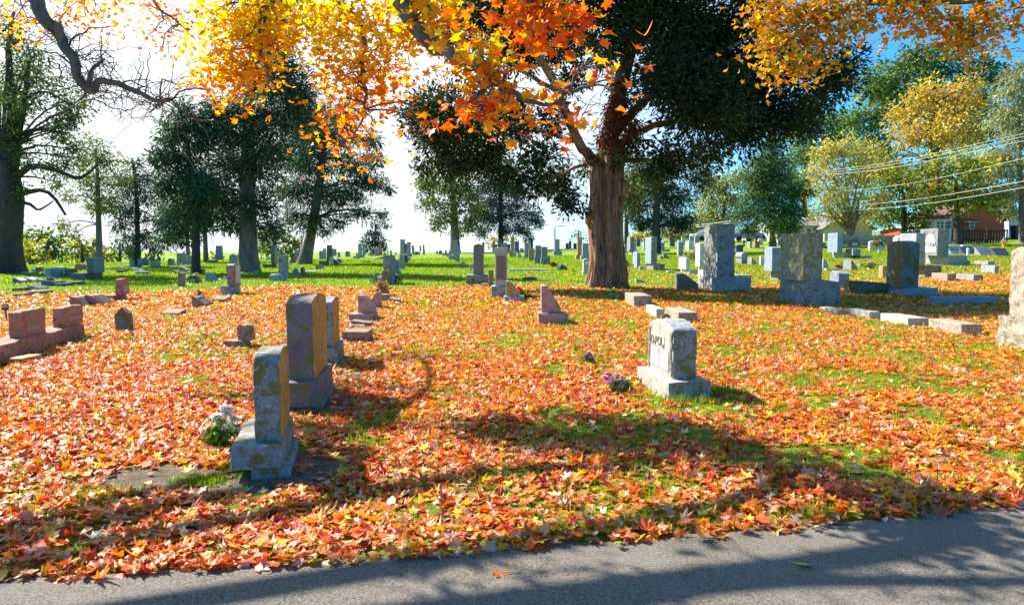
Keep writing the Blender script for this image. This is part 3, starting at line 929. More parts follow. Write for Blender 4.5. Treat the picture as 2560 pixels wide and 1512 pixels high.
def stone_front(px, ys, base, foundation_px, L, mat, label, slot_lich, a, lb=None, rough=0.012, rot=10.0):
    """front-row die with lichen face to the right, base and optional foundation slab; ys=(top,joint,base bottom,foundation bottom)"""
    yt, yj, yb, yf = ys
    g = hit((base[0]+base[1])/2, yf if yf else yb)
    Y = g.y; u = Y/F
    Wb = (base[1]-base[0])*u; Wd = (px[1]-px[0])*u
    z1 = (at(0, yb, Y).z - g.z) if yf else 0.0
    z2 = at(0, yj, Y+0.10).z - g.z
    ov = 0.10
    zt = at(0, yt, Y+ov).z - g.z
    xc = at((px[0]+px[1])/2, 0, Y+ov).x - g.x
    root = empty("headstone", g, label, "gravestone", rz=math.radians(rot))
    NST[0] += 1; sd = NST[0]*0.91
    Lb = lb or L + 2*ov
    if yf:
        Wf = (foundation_px[1]-foundation_px[0])*u
        xf = at((foundation_px[0]+foundation_px[1])/2, 0, Y).x - g.x
        block("foundation", Wf, Lb*0.97, z1+0.1, root, [ST['greymoss' if 'grey' in mat else 'purple']], y0=0.02, z0=-0.1-0.003, seg=10, rough=0.018, seed=sd+1, x0=xf, freq=9)
    block("base", Wb, Lb, z2-z1-0.002+(0 if yf else 0.08), root, [ST[mat]], y0=0.0, z0=z1-(0 if yf else 0.08), seg=18, rough=0.012, seed=sd+2, freq=8)
    block("tablet", Wd, L, zt-z2, root, [ST[mat], ST['lichface']], y0=ov, z0=z2, seg=26, rough=rough, cham=0.012, top=TOPS['archy'](a), seed=sd+3, x0=xc, facemat={'+x': 1} if slot_lich else None, freq=8, flat_faces=('+x',))
    NOLEAF.append((g.x-Wb/2, g.x+Wb/2, Y, Y+Lb))
    return root

stone_front((615,682), (884,1103,1172,1200), (579,706), (594,694), 0.66, 'greymoss', "nearest headstone, blue grey with mossy end and orange lichen face, on a cracked foundation", True, 0.10, rot=12)
stone_front((699,768), (742,950,1018,1032), (688,795), (690,780), 0.95, 'purple', "tall purple grey headstone with rock faced top and orange lichen face", True, 0.07, rot=7)
stone_front((786,820), (747,868,920,0), (772,842), None, 0.8, 'greymoss', "lichen streaked headstone half hidden behind the tall purple grey one", True, 0.07, rot=8)

S((840,904), (829,856), 'brown', "large plain grey brown kerb block behind the lichen streaked headstones", L=0.5, name="grave_block", cat="grave block", rough=0.008)
S((858,897), (812,820), 'grey', "thin flat slab touching the back of the large plain kerb block", L=0.28, name="grave_block", cat="grave block")
S((864,914), (801,818), 'brown', "low brown curb block in front of the pink slant marker with a plate", top='bevelr', a=0.25, L=0.3, name="grave_block", cat="grave block")
def tilted_plate(root, q):
    b = MB()
    W, L, H, xc, ov, z0 = q['W'], q['L'], q['H'], q['xc'], q['ov'], q['z0']
    b.box(-0.006, 0.006, ov+0.05, ov+L-0.04, 0.04, 0.26)
    o = b.build("nameplate", M_ENG_GREY, root); o.location = (xc+W*0.34, 0, z0+H*0.12); o.rotation_euler = (0, math.radians(-33), 0)
S((882,919), (738,784,802), 'pink', "pink granite slant marker with a grey nameplate, stepped base", top='slantr', a=0.62, L=0.42, base=(871,932), rough=0.012, name="slant_marker", cat="grave marker", extra=tilted_plate)
S((908,937), (729,772), 'pink', "pinkish wedge marker leaning its slope to the left, behind the nameplate marker", top='slantl', a=0.72, L=0.35, rough=0.012, name="slant_marker", cat="grave marker")
S((939,961), (736,754), 'redrough', "small reddish cube block under the wilted plant", L=0.32, name="grave_block", cat="grave block", rough=0.01)
S((964,990), (745,757), 'grey', "small grey wedge block right of the reddish cube block", top='bevelr', a=0.2, L=0.25, name="grave_block", cat="grave block")
S((945,965), (674,712), 'brown', "slim brown tablet with pale rounded top before the dark rough monument", top='archx', a=0.1, L=0.25, rough=0.008)

# ---- DePOL headstone
def depol():
    g = hit(1671, 1003)
    far = hit(1592, 955)
    e = hit(1759, 984)
    ax = Vector((far.x-g.x, far.y-g.y, 0)); L = ax.length
    rz = math.atan2(ax.y, ax.x) - math.pi/2
    Y = g.y; u = Y/F
    Wb = (e.x-g.x)/math.cos(rz)
    root = empty("headstone", g, "sunlit pale arched headstone with a carved name panel and mossy end", "gravestone", rz=rz)
    zb = at(1671, 955, Y).z - g.z
    block("base", Wb, L, zb+0.08, root, [ST['lime'], ST['greymoss']], y0=0, z0=-0.08, seg=22, rough=0.014, x0=Wb/2, seed=3.3, facemat={'-y':1, '+x':1}, freq=9)
    ovx, ovy = 0.085, 0.12
    Wd = Wb-2*ovx-0.02; Ld = L-2*ovy
    Yf = Y+ovy
    zt = at(1690, 800, Yf+Ld*0.35).z - g.z - zb
    z0 = zb-0.002
    block("tablet", Wd, Ld, zt, root, [ST['grey'], ST['lime'], ST['greymoss']], y0=ovy, z0=z0, seg=26, rough=0.014, cham=0.012, top=TOPS['archy'](0.13), x0=ovx+Wd/2, seed=5.1, facemat={'-x':1, '-y':2}, freq=8, flat_faces=('-x','-y'))
    NOLEAF.append((g.x-0.05, g.x+Wb, g.y, g.y+L))
    x = ovx-0.003
    fr = MB()          # smooth recessed border and panels on the inscribed face
    def panel(name, y0, y1, za, zb_, mat, th=0.005):
        p = MB(); p.box(x-th, x+0.01, ovy+Ld*y0, ovy+Ld*y1, z0+zt*za, z0+zt*zb_)
        return p.build(name, mat, root)
    panel("name_panel", 0.33, 0.86, 0.50, 0.70, simple_mat("pale name panel", (0.66,0.63,0.52)))
    panel("inscription_panel", 0.14, 0.49, 0.12, 0.46, M_ENG_PALE)
    panel("inscription_panel", 0.52, 0.86, 0.12, 0.46, M_ENG_PALE)
    rr = (math.pi/2, 0, -math.pi/2)
    xx = x-0.010
    text_obj("D", 0.13, root, (xx, ovy+Ld*0.775, z0+zt*0.60), rr, M_INK, bold=0.002)
    text_obj("e", 0.085, root, (xx, ovy+Ld*0.685, z0+zt*0.578), rr, M_INK, bold=0.002)
    text_obj("POL", 0.13, root, (xx, ovy+Ld*0.50, z0+zt*0.60), rr, M_INK, bold=0.002)
    rng = random.Random(4); mb = simple_mat("carved border", (0.30,0.28,0.20))
    for side in (0.06, 0.94):
        vine = MB()
        for k in range(34):
            zz = z0+zt*(0.08+0.72*k/33); yy = ovy+Ld*(side+rng.uniform(-0.03,0.03))
            s = rng.uniform(0.010, 0.016)
            vine.box(x-0.006, x+0.004, yy-s, yy+s, zz-s*1.5, zz+s*1.5)
        vine.build("carved_border", mb, root)
depol()

# ---- left group
def red_double():
    g = hit(140, 862)
    pa, pb = hit(62, 893), hit(214, 842)
    ax = Vector((pb.x-pa.x, pb.y-pa.y, 0)); d = ax.normalized()
    rz = math.atan2(ax.y, ax.x) - math.pi/2
    root = empty("headstone", pa, "double red granite headstone, two engraved tablets on one long rough base", "gravestone", rz=rz)
    Y = pa.y
    # near end of the base lies left of the frame
    L0 = -1.1; L1 = ax.length
    zb = at(62, 848, Y).z - pa.z
    Wb = 0.42
    block("base", Wb, L1-L0, zb+0.08, root, [ST['redrough']], y0=L0, z0=-0.08, x0=-Wb/2, seg=24, rough=0.025, seed=8.2, freq=6)
    def die(pxl, pxe, pxr, yt, yb, top_a):
        # solve along-base coordinate of near right edge (pxe) on the base's right side offset
        off = -0.07
        n = Vector((d.y, -d.x, 0))
        def tpos(px):
            # find t so that pa + d*t + n*off projects to px
            lo, hi = -2.0, 4.0
            for _ in range(50):
                t = (lo+hi)/2; q = pa + d*t + n*off
                if 1280 + q.x/q.y*F < px: lo = t
                else: hi = t
            return t
        t0, t1 = tpos(pxe), tpos(pxr)
        q = pa + d*t0 + n*off
        Wd = (pxe-pxl)/F*q.y*1.02
        zt = at(pxe, yt, q.y).z - pa.z - zb
        o = block("tablet", Wd, t1-t0, zt, root, [ST['redrough'], ST['red']], y0=t0, z0=zb-0.002, x0=off-Wd/2, seg=18, rough=0.016, cham=0.01, top=TOPS['archy'](top_a), seed=t0+4, facemat={'+x':1}, freq=8, flat_faces=('+x',))
        for za, zb2, ya, yb2 in ((0.66,0.86,0.1,0.8), (0.2,0.55,0.16,0.84)):
            p = MB(); p.box(off-0.006, off+0.006, t0+(t1-t0)*ya, t0+(t1-t0)*yb2, zb+zt*za, zb+zt*zb2)
            p.build("inscription_panel", M_ENG_RED, o)
    die(18, 48, 109, 778, 853, 0.04)
    die(129, 156, 204, 768, 838, 0.04)
    for t in np.linspace(L0, L1, 12):
        q = pa + d*t; NOLEAF.append((q.x-0.35, q.x, q.y-0.15, q.y+0.15))
red_double()
S((253,288), (770,828), 'moss', "small mossy brown headstone with a rounded point, left lawn", top='gablex', a=0.22, L=0.16, rough=0.02)
S((0,13), (775,797), 'white', "white wedge marker at the photo's left edge beside the stake plate", top='slantr', a=0.7, L=0.5, name="slant_marker", cat="grave marker")
S((-30,8), (896,913), 'yellow', "yellowish low stone corner at the left edge, before the double red stone", L=0.4, name="grave_block", cat="grave block", rough=0.015)
def red_plate(root, q):
    b = MB(); W, L, H = q['W'], q['L'], q['H']
    ang = math.atan2(0.78*H, 0.72*W)
    ln = math.hypot(0.72*W, 0.78*H)
    b.box(0.12*ln, 0.9*ln, L*0.12, L*0.88, -0.004, 0.012)
    o = b.build("nameplate", M_ENG_BRONZE, root); o.location = (q['xc']-W*0.22, q['ov'], q['z0']+H); o.rotation_euler = (0, ang, 0)
S((139,186), (741,766), 'redrough', "red slant marker with dark nameplate, left one of the sloping pair", top='slantr', a=0.78, L=0.55, name="slant_marker", cat="grave marker", extra=red_plate, group="pair of red slant markers")
S((178,229), (737,764), 'redrough', "red slant marker with dark nameplate, right one of the sloping pair", top='slantr', a=0.78, L=0.55, name="slant_marker", cat="grave marker", extra=red_plate, group="pair of red slant markers")
S((258,273), (697,738,753), [ST['redrough'], ST['red']], "single upright red headstone with pale engraved panels, beyond the small mossy one", top='archy', a=0.04, xo=295, base=(246,284), bmat='redrough', rough=0.014, plaque=('+x', M_ENG_REDLITE, (0.62,0.10,0.55)), facemat={'+x':1}, flat_faces=('+x',))
S((373,420), (775,790), 'brown', "flat brown marker alone among the leaves on the left", top='bevely', a=0.3, L=0.34, name="flat_marker", cat="grave marker")
S((454,488), (741,769), [ST['brown'], ST['dark']], "brown slant marker with rounded back and dark face beside the small flag", top='slantr', a=0.6, L=0.5, rough=0.012, name="slant_marker", cat="grave marker", extra=red_plate)
S((507,540), (742,756), 'brown', "low brown sloped marker right of the small flag", top='bevely', a=0.3, L=0.4, name="flat_marker", cat="grave marker")
S((570,606), (812,852,868), 'brown', "little heart topped stone book on a tilted slab", top='heart', a=0.10, L=0.14, base=(556,612), rough=0.008, lean=(-0.08,0.1))
S((547,567), (659,714,738), 'brown', "leaning brown headstone with pale front and pointed top on a grey base", top='gabley', a=0.08, xo=582, base=(551,583), bmat='grey', rough=0.01, lean=(-0.05,0), plaque=('+x', M_ENG_PALE, (0.8,0.1,0.9)))
S((554,573), (634,672), 'blue', "arched blue grey headstone seen just above the leaning brown one", top='archx', a=0.15, L=0.4)
S((418,434), (683,717), 'brown', "narrow brown post stone tilting to the right in the shade", L=0.14, lean=(0.07,0), rough=0.01, name="grave_post", cat="grave marker")
S((449,470), (691,708), 'dark', "dark slant marker left of the white flower bunch", top='slantr', a=0.8, L=0.6, name="slant_marker", cat="grave marker", extra=red_plate)
S((491,510), (684,706), 'blue', "pale blue slant marker right of the white flower bunch", top='slantr', a=0.85, L=0.7, name="slant_marker", cat="grave marker")
S((535,550), (690,698), 'blue', "little low sloped stone between the slant marker and the leaning brown headstone", top='bevely', a=0.3, L=0.3, name="flat_marker", cat="grave marker")
S((401,420), (676,684), 'grey', "low rounded grey marker in the striped shade, left lawn", top='archx', a=0.3, L=0.3, name="flat_marker", cat="grave marker")
S((424,443), (666,681), 'grey', "sloping grey marker with notched foot near the dark tree trunks", top='slantr', a=0.5, L=0.5, name="slant_marker", cat="grave marker")
S((462,470), (653,670), 'lime', "thin pale headstone just left of the dark trunk", L=0.2)
S((463,482), (672,684), 'dark', "dark low stone at the foot of the dark trunk", L=0.4, name="grave_block", cat="grave block")
S((419,434), (633,660,665), 'grey', "taller grey headstone of the pair on the left skyline", L=0.5, base=(415,438))
S((436,450), (639,661,664), 'blue', "shorter darker headstone of the pair on the left skyline", L=0.4, base=(433,452))
S((396,406), (646,664,668), 'grey', "single small grey headstone left of the skyline pair", top='archx', a=0.1, L=0.4, base=(392,408))
S((406,414), (652,665), 'white', "tiny pale headstone touching the single small grey one", L=0.2)
S((350,367), (651,669), 'lime', "pale squat headstone right of the spruce trunk", top='gablex', a=0.08, L=0.5)
S((519,531), (614,650,658), 'blue', "tall blue pillar stone between the conifer trunks", taper=0.1, base=(517,535), L=0.55, name="pillar_monument")
S((586,593), (635,655), 'dark', "thin dark obelisk left of the great conifer trunk", top='archx', a=0.12, L=0.25, name="obelisk")
S((580,592), (659,665), 'brown', "low brown block left of the great conifer trunk", L=0.4, name="grave_block", cat="grave block")
S((615,625), (676,684), 'blue', "tiny blue block at the foot of the great conifer trunk", L=0.3, name="grave_block", cat="grave block")
S((648,659), (640,651), 'white', "small white rounded headstone right of the great conifer trunk", top='archx', a=0.25, L=0.25)
# dark monument, far left
S((187,204), (644,683,701), [ST['dark'], ST['grey']], "wide dark granite monument with polished pale face on a black base, left lawn", xo=233, base=(176,216), bmat='dark', name="monument", facemat={'+x':1}, rough=0.004, plaque=('+x', M_ENG_GREY, (0.7,0.35,0.85)))
# left shade group
for px, ys, mat, top, a, lab in (
  ((-6,14), (694,709), 'dark', 'bevelr', 0.5, "dark slant marker with pale plate, leftmost of the shaded plaques"),
  ((21,46), (693,707), 'dark', 'bevelr', 0.55, "dark slant marker with pale plate, second of the shaded plaques"),
  ((54,78), (696,707), 'blue', 'bevelr', 0.3, "flat blue grey marker right of the two shaded plaques"),
  ((68,104), (700,715), 'dark', 'bevelr', 0.2, "long low dark block with pale top in the left shade"),
  ((100,124), (708,716), 'dark', 'flat', 0, "short dark block joined to the long one, left of the flower vase"),
  ((31,62), (713,723), 'dark', 'bevelr', 0.5, "dark wedge marker in the shade before the shaded plaques"),
  ((31,64), (728,736), 'dark', 'flat', 0, "sunken dark marker at the edge of the leaves, far left"),
  ((-8,10), (720,728), 'dark', 'flat', 0, "dark stone at the left edge in front of the shaded plaques"),
  ((-8,9), (735,742), 'dark', 'flat', 0, "lowest dark stone at the left edge on the leaf border"),
  ((134,156), (705,712), 'dark', 'flat', 0, "low dark block right of the pink flower vase"),
  ((302,327), (670,678), 'white', 'bevelr', 0.6, "pale low marker with a hump on the bright lawn"),
  ((312,336), (679,687), 'blue', 'flat', 0, "flat pale slab in front of the humped marker"),
  ((262,278), (675,682), 'dark', 'flat', 0, "small dark block left of the humped pale marker"),
  ((235,268), (668,672), 'white', 'flat', 0, "long thin white slab beside the wide dark monument")):
    def plate(root, q, mat=mat):
        b = MB(); W, L, H = q['W'], q['L'], q['H']
        ln = math.hypot(W, 0.5*H)
        b.box(0.15*ln, 0.85*ln, L*0.15, L*0.85, -0.003, 0.010)
        o = b.build("nameplate", M_ENG_PALE, root); o.location = (q['xc']-W*0.5, q['ov'], q['z0']+H); o.rotation_euler = (0, math.atan2(0.5*H, W), 0)
    S(px, ys, mat, lab, top=top, a=a, L=0.6, name="slant_marker" if top != 'flat' else "flat_marker", cat="grave marker", extra=plate if 'plate' in lab else None)
S((78,94), (671,695), 'blue', "front blue headstone of the shaded cluster near the big left trunk", xo=103)
S((90,103), (665,689), 'grey', "round topped headstone peeping over the front blue one", top='archx', a=0.3, L=0.3)
S((105,118), (672,693), 'blue', "curved top blue headstone, second in the shaded cluster", top='archx', a=0.2, xo=127)
S((127,138), (670,690), 'grey', "pale lit headstone, third in the shaded cluster", xo=144)
S((143,154), (670,693), 'dark', "dark headstone at the right end of the shaded cluster", xo=164, top='archy', a=0.1)
S((157,175), (658,676), 'redrough', "reddish round topped headstone behind the shaded cluster", top='archx', a=0.25, L=0.4)
S((54,68), (667,680,684), 'red', "orange red headstone with pale side right of the big left trunk", xo=77, base=(52,74), bmat='white')
S((44,54), (672,684), 'white', "small whitish headstone between the big left trunk and the orange red one", L=0.3)
S((101,121), (667,680), 'white', "wide whitish stone top behind the curved blue headstone", L=0.4)
S((297,311), (647,664,668), 'blue', "flat topped blue grey headstone, left one under the spruce", L=0.5, base=(294,314))
S((318,338), (645,664,669), 'blue', "gable topped blue grey headstone, right one under the spruce", top='gablex', a=0.12, L=0.5, base=(315,342))

# ---- centre left
S((661,671), (617,660,671), [ST['moss'], ST['grey']], "mossy pillar stone with a flat cap behind the rough grey monument", xo=679, base=(656,680), bmat='moss', name="pillar_monument", cap=(0.08,0.04), facemat={'+x':1})
S((680,692), (627,655), 'moss', "rounded mossy headstone top right of the mossy pillar", top='archx', a=0.25, L=0.4)
S((679,700), (638,686,703), 'rock', "rough grey monument on a wide pale base at the edge of the leaves", xo=706, base=(673,709), bmat='grey', rough=0.03, name="monument", lean=(0,0), freq=5, top='slopey', a=0.02)
S((712,727), (670,688), 'blue', "small blue grey pyramid shaped marker right of the rough grey monument", top='gablex', a=0.75, L=0.5, rough=0.015, name="slant_marker", cat="grave marker")
S((736,744), (668,688), 'dark', "small dark post stone in the shade below the leaning trunk", L=0.25, name="grave_post", cat="grave marker")
S((745,772), (678,683), 'white', "thin pale slab lying right of the small dark post", L=0.6, name="flat_marker", cat="grave marker")
S((711,721), (631,657,661), 'moss', "greenish squat headstone left of the leaning trunk", top='archx', a=0.08, xo=724, base=(708,724))
S((722,732), (624,652,659), 'grey', "taller greenish grey headstone nearest left of the leaning trunk", base=(722,737), L=0.45)
S((719,724), (644,658), 'white', "tiny white headstone between the two greenish ones", L=0.15)
S((747,757), (623,650,656), 'moss', "dark greenish stone partly behind the leaning trunk", base=(744,758), L=0.5)
S((785,794), (627,648,652), 'grey', "grey stone just right of the leaning trunk", base=(783,797), L=0.4)
S((795,801), (621,647), 'grey', "slim grey stone second right of the leaning trunk", L=0.3)
S((804,814), (609,652,666), 'moss', "tall dark pointed obelisk right of the leaning trunk", top='pyr', a=0.10, base=(798,816), L=0.5, taper=0.08, name="obelisk")
S((815,820), (621,642), 'blue', "thin stone peeping right of the tall dark obelisk", L=0.3)
S((821,828), (622,640,643), 'blue', "slim skyline stone, second right of the tall dark obelisk", base=(819,830), L=0.3)
S((812,820), (643,667), 'lime', "small pale post stone in front of the tall dark obelisk", L=0.2, name="grave_post", cat="grave marker")
S((821,838), (648,662), 'dark', "dark slant marker, left one of the pair right of the tall obelisk", top='slantr', a=0.85, L=0.5, name="slant_marker", cat="grave marker", group="pair of dark slant markers by the obelisk")
S((831,846), (646,659), 'dark', "dark slant marker, right one of the pair right of the tall obelisk", top='slantr', a=0.85, L=0.5, name="slant_marker", cat="grave marker", group="pair of dark slant markers by the obelisk")
S((776,787), (663,674), 'dark', "small dark slant marker below the leaning trunk, left of two", top='slantr', a=0.8, L=0.4, name="slant_marker", cat="grave marker", group="two small dark slant markers below the leaning trunk")
S((784,795), (662,672), 'dark', "small dark slant marker below the leaning trunk, right of two", top='slantr', a=0.8, L=0.4, name="slant_marker", cat="grave marker", group="two small dark slant markers below the leaning trunk")
S((832,838), (630,643), 'grey', "single slim grey stone standing free on the skyline, right of the pair of slants", L=0.25)
S((852,857), (626,642), 'blue', "left stone of the close dark pair on the skyline", L=0.25, top='pyr', a=0.1)
S((858,863), (628,642), 'blue', "right stone of the close dark pair on the skyline", L=0.25)
S((879,887), (632,649), 'lime', "small pale edged headstone left of the two skyline towers", L=0.25)
S((885,893), (609,640,646), 'grey', "left one of the two tall skyline towers by the lone conifer", base=(883,897), L=0.4, taper=0.05, name="pillar_monument")
S((896,903), (609,638,644), 'grey', "right one of the two tall skyline towers by the lone conifer", base=(894,908), L=0.4, taper=0.12, name="pillar_monument")
S((915,920), (625,640), 'grey', "thin grey stone under the left edge of the lone conifer", L=0.25)
S((926,931), (622,639), 'grey', "narrow stone under the lone conifer, left of the brown pillar", L=0.25)
S((929,936), (619,639), 'lime', "pale narrow stone touching the brown pillar", L=0.25)
S((937,944), (611,634,639), 'redrough', "brown pillar under the lone conifer", base=(934,948), L=0.4, taper=0.12, name="pillar_monument")
S((924,946), (641,648), 'grey', "low slanted marker in front of the lone conifer", top='bevell', a=0.8, L=0.5, name="slant_marker", cat="grave marker")
S((897,915), (652,658), 'brown', "flat brown block on the bright slope left of the dark rough monument", L=0.4, name="flat_marker", cat="grave marker")
S((968,972), (625,638), 'grey', "small leaning stone under the right edge of the lone conifer", L=0.2, lean=(-0.1,0))
S((980,983), (630,638), 'grey', "tiny thin stone alone on the crest right of the lone conifer", L=0.2)
S((993,1004), (594,640), 'grey', "tallest grey obelisk on the crest with a domed top", top='pyr', a=0.10, L=0.55, taper=0.05, name="obelisk")
S((1004,1010), (609,641), 'dark', "dark stone close behind the tallest grey obelisk", L=0.4)
S((1011,1019), (607,634,642), 'grey', "capped grey pillar right of the tallest obelisk", base=(1008,1027), L=0.4, cap=(0.08,0.04), name="pillar_monument")
S((1024,1030), (614,635), 'grey', "leaning grey stone right of the capped pillar", L=0.3, lean=(-0.08,0))
S((1031,1036), (629,636), 'dark', "little dark stone at the foot of the leaning crest stone", L=0.2)
S((1043,1047), (614,629,634), 'grey', "left thin stone of the last crest pair", base=(1042,1049), L=0.25, lean=(-0.06,0))
S((1051,1055), (612,634), 'grey', "right thin stone of the last crest pair", L=0.25)
S((1052,1056), (623,634), 'blue', "short stone before the last crest pair", L=0.3)
# centre row running away
S((949,970), (637,691,711), 'rock', "dark rough monument on an arched base, first in the central row", top='slopey', a=0.04, L=0.9, base=(943,980), bmat='blue', rough=0.02, name="monument", freq=5)
S((973,988), (648,676,686), 'blue', "blue rounded headstone on a base, second in the central row", top='archx', a=0.10, L=0.35, base=(974,998))
S((991,1001), (636,674), 'grey', "tall grey slab, third in the central row", L=0.5)
S((1004,1012), (639,659), 'dark', "dark stone, fourth in the central row", L=0.5)
S((1012,1018), (643,653), 'grey', "small grey stone at the far end of the central row", L=0.4)
# right avenue row
S((1085,1090), (627,634), 'dark', "farthest dark speck of a stone in the avenue row", L=0.3, top='gablex', a=0.3)
S((1092,1100), (625,636), 'brown', "brown round headstone, second farthest in the avenue row", top='archx', a=0.35, L=0.3)
S((1101,1107), (632,639), 'white', "tiny pale stone in the avenue row beside the brown round one", L=0.3)
S((1108,1112), (625,639), 'redrough', "slim reddish stone in the avenue row", L=0.25)
S((1112,1117), (632,642), 'lime', "small pale headstone in the avenue row right of the slim reddish one", L=0.25)
S((1118,1125), (626,647), 'grey', "taller grey headstone in the avenue row left of the great pillar", L=0.4, top='gablex', a=0.08)
S((1128,1138), (604,639,650), 'grey', "great grey pillar with flat cap in front of the pale trunk", L=0.5, base=(1122,1140), cap=(0.07,0.03), name="pillar_monument")
S((1134,1145), (610,655), 'blue', "round topped blue headstone right of the great grey pillar", top='archx', a=0.12, L=0.4)
S((1135,1144), (632,656), 'blue', "short square blue stone in front of the round topped blue one", L=0.3, base=None)
S((1146,1162), (653,671), 'rock', "rough grey boulder marker at the front of the avenue row", top='gablex', a=0.5, L=0.6, rough=0.05, name="boulder_marker", cat="grave marker", freq=4)
S((1171,1176), (660,679), 'lime', "little pale post stone left of the brown granite monument", L=0.2, name="grave_post", cat="grave marker")
# centre monuments
M_DARKFACE = stone_mat("grey brown granite face", (0.13,0.12,0.125), (0.24,0.22,0.225), None, rough=0.6)
S((1181,1206), (609,687,712), [M_DARKFACE], "dark granite monument with shouldered top on a wide rough base, centre lawn", top='serpx', a=0.06, L=0.45, base=(1165,1219), bmat='rock', rough=0.006, name="monument", freq=6)
def stele_panel(root, q):
    b = MB(); b.box(q['xc']-q['W']*0.38, q['xc']+q['W']*0.38, q['ov']-0.012, q['ov']+0.004, q['z0']+q['H']*0.2, q['z0']+q['H']*0.96)
    b.build("front_panel", simple_mat("brown stone panel", (0.22,0.16,0.12), 0.8, scale=60), root)
S((1237,1267), (637,715,743), 'lime', "tall pale stele with brown panel and heavy cap, centre lawn", L=0.55, base=(1228,1268), bmat='grey', rough=0.006, name="pillar_monument", cap=(0.20,0.03), extra=stele_panel)
S((1220,1231), (675,719), 'brown', "slim double stone squeezed against the tall pale stele", L=0.3)
S((1200,1218), (709,717), 'conc', "pale little block left of the tall pale stele's foot", L=0.3, name="grave_block", cat="grave block")
S((1265,1299), (702,741,755), 'yellow', "yellow lichen wedge marker on a pale base beside the red flowers", top='slantr', a=0.75, L=0.3, base=(1260,1310), bmat='conc', name="slant_marker", cat="grave marker", rough=0.012)
S((1356,1405), (714,783,811), [ST['pink'], ST['tan']], "big pink granite slant marker with rock faced side, middle of the leaves", top='slantr', a=0.80, L=0.40, base=(1346,1420), bmat='pink', name="slant_marker", cat="grave marker", rough=0.012, facemat={'-x':0}, flat_faces=('-y',))
S((1275,1370), (672,678), 'white', "long white curb slab lying on the lawn before the cedar", L=0.35, name="curb_slab", cat="grave curb", rough=0.003)
S((1308,1344), (692,702), 'dark', "flat dark marker in the tree shade left of the cedar", top='archx', a=0.15, L=0.4, name="flat_marker", cat="grave marker")
# group beyond the stele
for px, ys, mat, top, a, base, lab, nm in (
  ((1203,1209), (606,632), 'blue', 'flat', 0, None, "slim blue stone right of the dark shouldered monument's top", "headstone"),
  ((1230,1242), (611,631), 'grey', 'flat', 0, None, "grey headstone in front of the orange bush", "headstone"),
  ((1244,1253), (599,624), 'blue', 'flat', 0, None, "blue pillar at the foot of the blue spruce", "pillar_monument"),
  ((1253,1268), (606,629), 'lime', 'archx', 0.12, None, "wide pale headstone right of the blue spruce trunk", "headstone"),
  ((1268,1276), (607,631), 'brown', 'archx', 0.2, None, "brownish headstone between the wide pale one and the yellow pillar", "headstone"),
  ((1277,1286), (590,624,643), 'yellow', 'pyr', 0.06, (1273,1289), "tall yellowish obelisk under the blue spruce", "obelisk"),
  ((1287,1298), (603,628), 'blue', 'flat', 0, None, "square blue headstone right of the tall yellowish obelisk", "headstone"),
  ((1280,1284), (627,643), 'white', 'flat', 0, None, "left little white post before the yellowish obelisk", "grave_post"),
  ((1285,1291), (627,643), 'lime', 'flat', 0, None, "right little pale post before the yellowish obelisk", "grave_post"),
  ((1294,1307), (631,645), 'lime', 'slantr', 0.7, None, "pale slant marker right of the two little posts", "slant_marker"),
  ((1300,1310), (620,628), 'white', 'archx', 0.3, None, "low white stone behind the pale slant marker", "headstone"),
  ((1312,1326), (606,639,647), 'grey', 'archx', 0.05, (1308,1326), "tall grey headstone left of the dark skyline slab", "headstone"),
  ((1323,1338), (620,653), 'yellow', 'archx', 0.05, None, "yellow stained rough headstone in the cluster left of the cedar", "headstone"),
  ((1340,1355), (613,643,660), 'rock', 'archx', 0.08, (1336,1356), "rock faced blue grey headstone on a base in the cluster left of the cedar", "headstone"),
  ((1356,1371), (617,649,662), 'rock', 'slopey', 0.05, (1352,1368), "rock faced headstone with sloping shoulder beside the first rock faced one", "headstone"),
  ((1368,1378), (639,659), 'blue', 'archx', 0.06, None, "small smooth stone at the right end of the cluster near the flowers", "headstone"),
  ((1327,1334), (599,621), 'dark', 'flat', 0, None, "dark slab on the skyline left of the street lamp", "headstone"),
  ((1390,1402), (598,627,639), 'grey', 'flat', 0, (1384,1405), "tall grey headstone directly under the street lamp", "headstone"),
  ((1418,1425), (608,623), 'dark', 'flat', 0, None, "short dark stone, left of the three on the skyline", "headstone"),
  ((1426,1432), (603,623), 'dark', 'flat', 0, None, "taller dark stone, middle of the three on the skyline", "headstone"),
  ((1438,1446), (608,623), 'dark', 'flat', 0, None, "broad dark stone, right of the three on the skyline", "headstone"),
  ((1448,1460), (593,638,650), 'yellow', 'slopey', 0.02, (1440,1460), "tall pale ribbed pillar left of the cedar trunk", "pillar_monument"),
  ((1461,1478), (608,639,652), 'grey', 'slopey', 0.03, (1453,1481), "grey headstone on a base touching the cedar trunk's left side", "headstone"),
  ((1464,1481), (646,680,686), 'lime', 'archx', 0.12, (1457,1484), "pale headstone with a white panel at the cedar trunk", "headstone")):
    S(px, ys, mat, lab, top=top, a=a, base=base, L=0.5 if (px[1]-px[0]) > 9 else 0.3, name=nm, rough=0.02 if mat == 'rock' else 0.006,
      cat="gravestone" if nm != "slant_marker" else "grave marker", plaque=('-y', M_WHITEPANEL, (0.5,0.55,0.8)) if 'white panel' in lab else None)
for k, x in enumerate((1412,1421,1429,1437,1444)):
    S((x,x+4), (623,627.5), 'white', "tiny white marker in the low row under the dark skyline stones", L=0.3, name="flat_marker", cat="grave marker", group="row of tiny white markers")

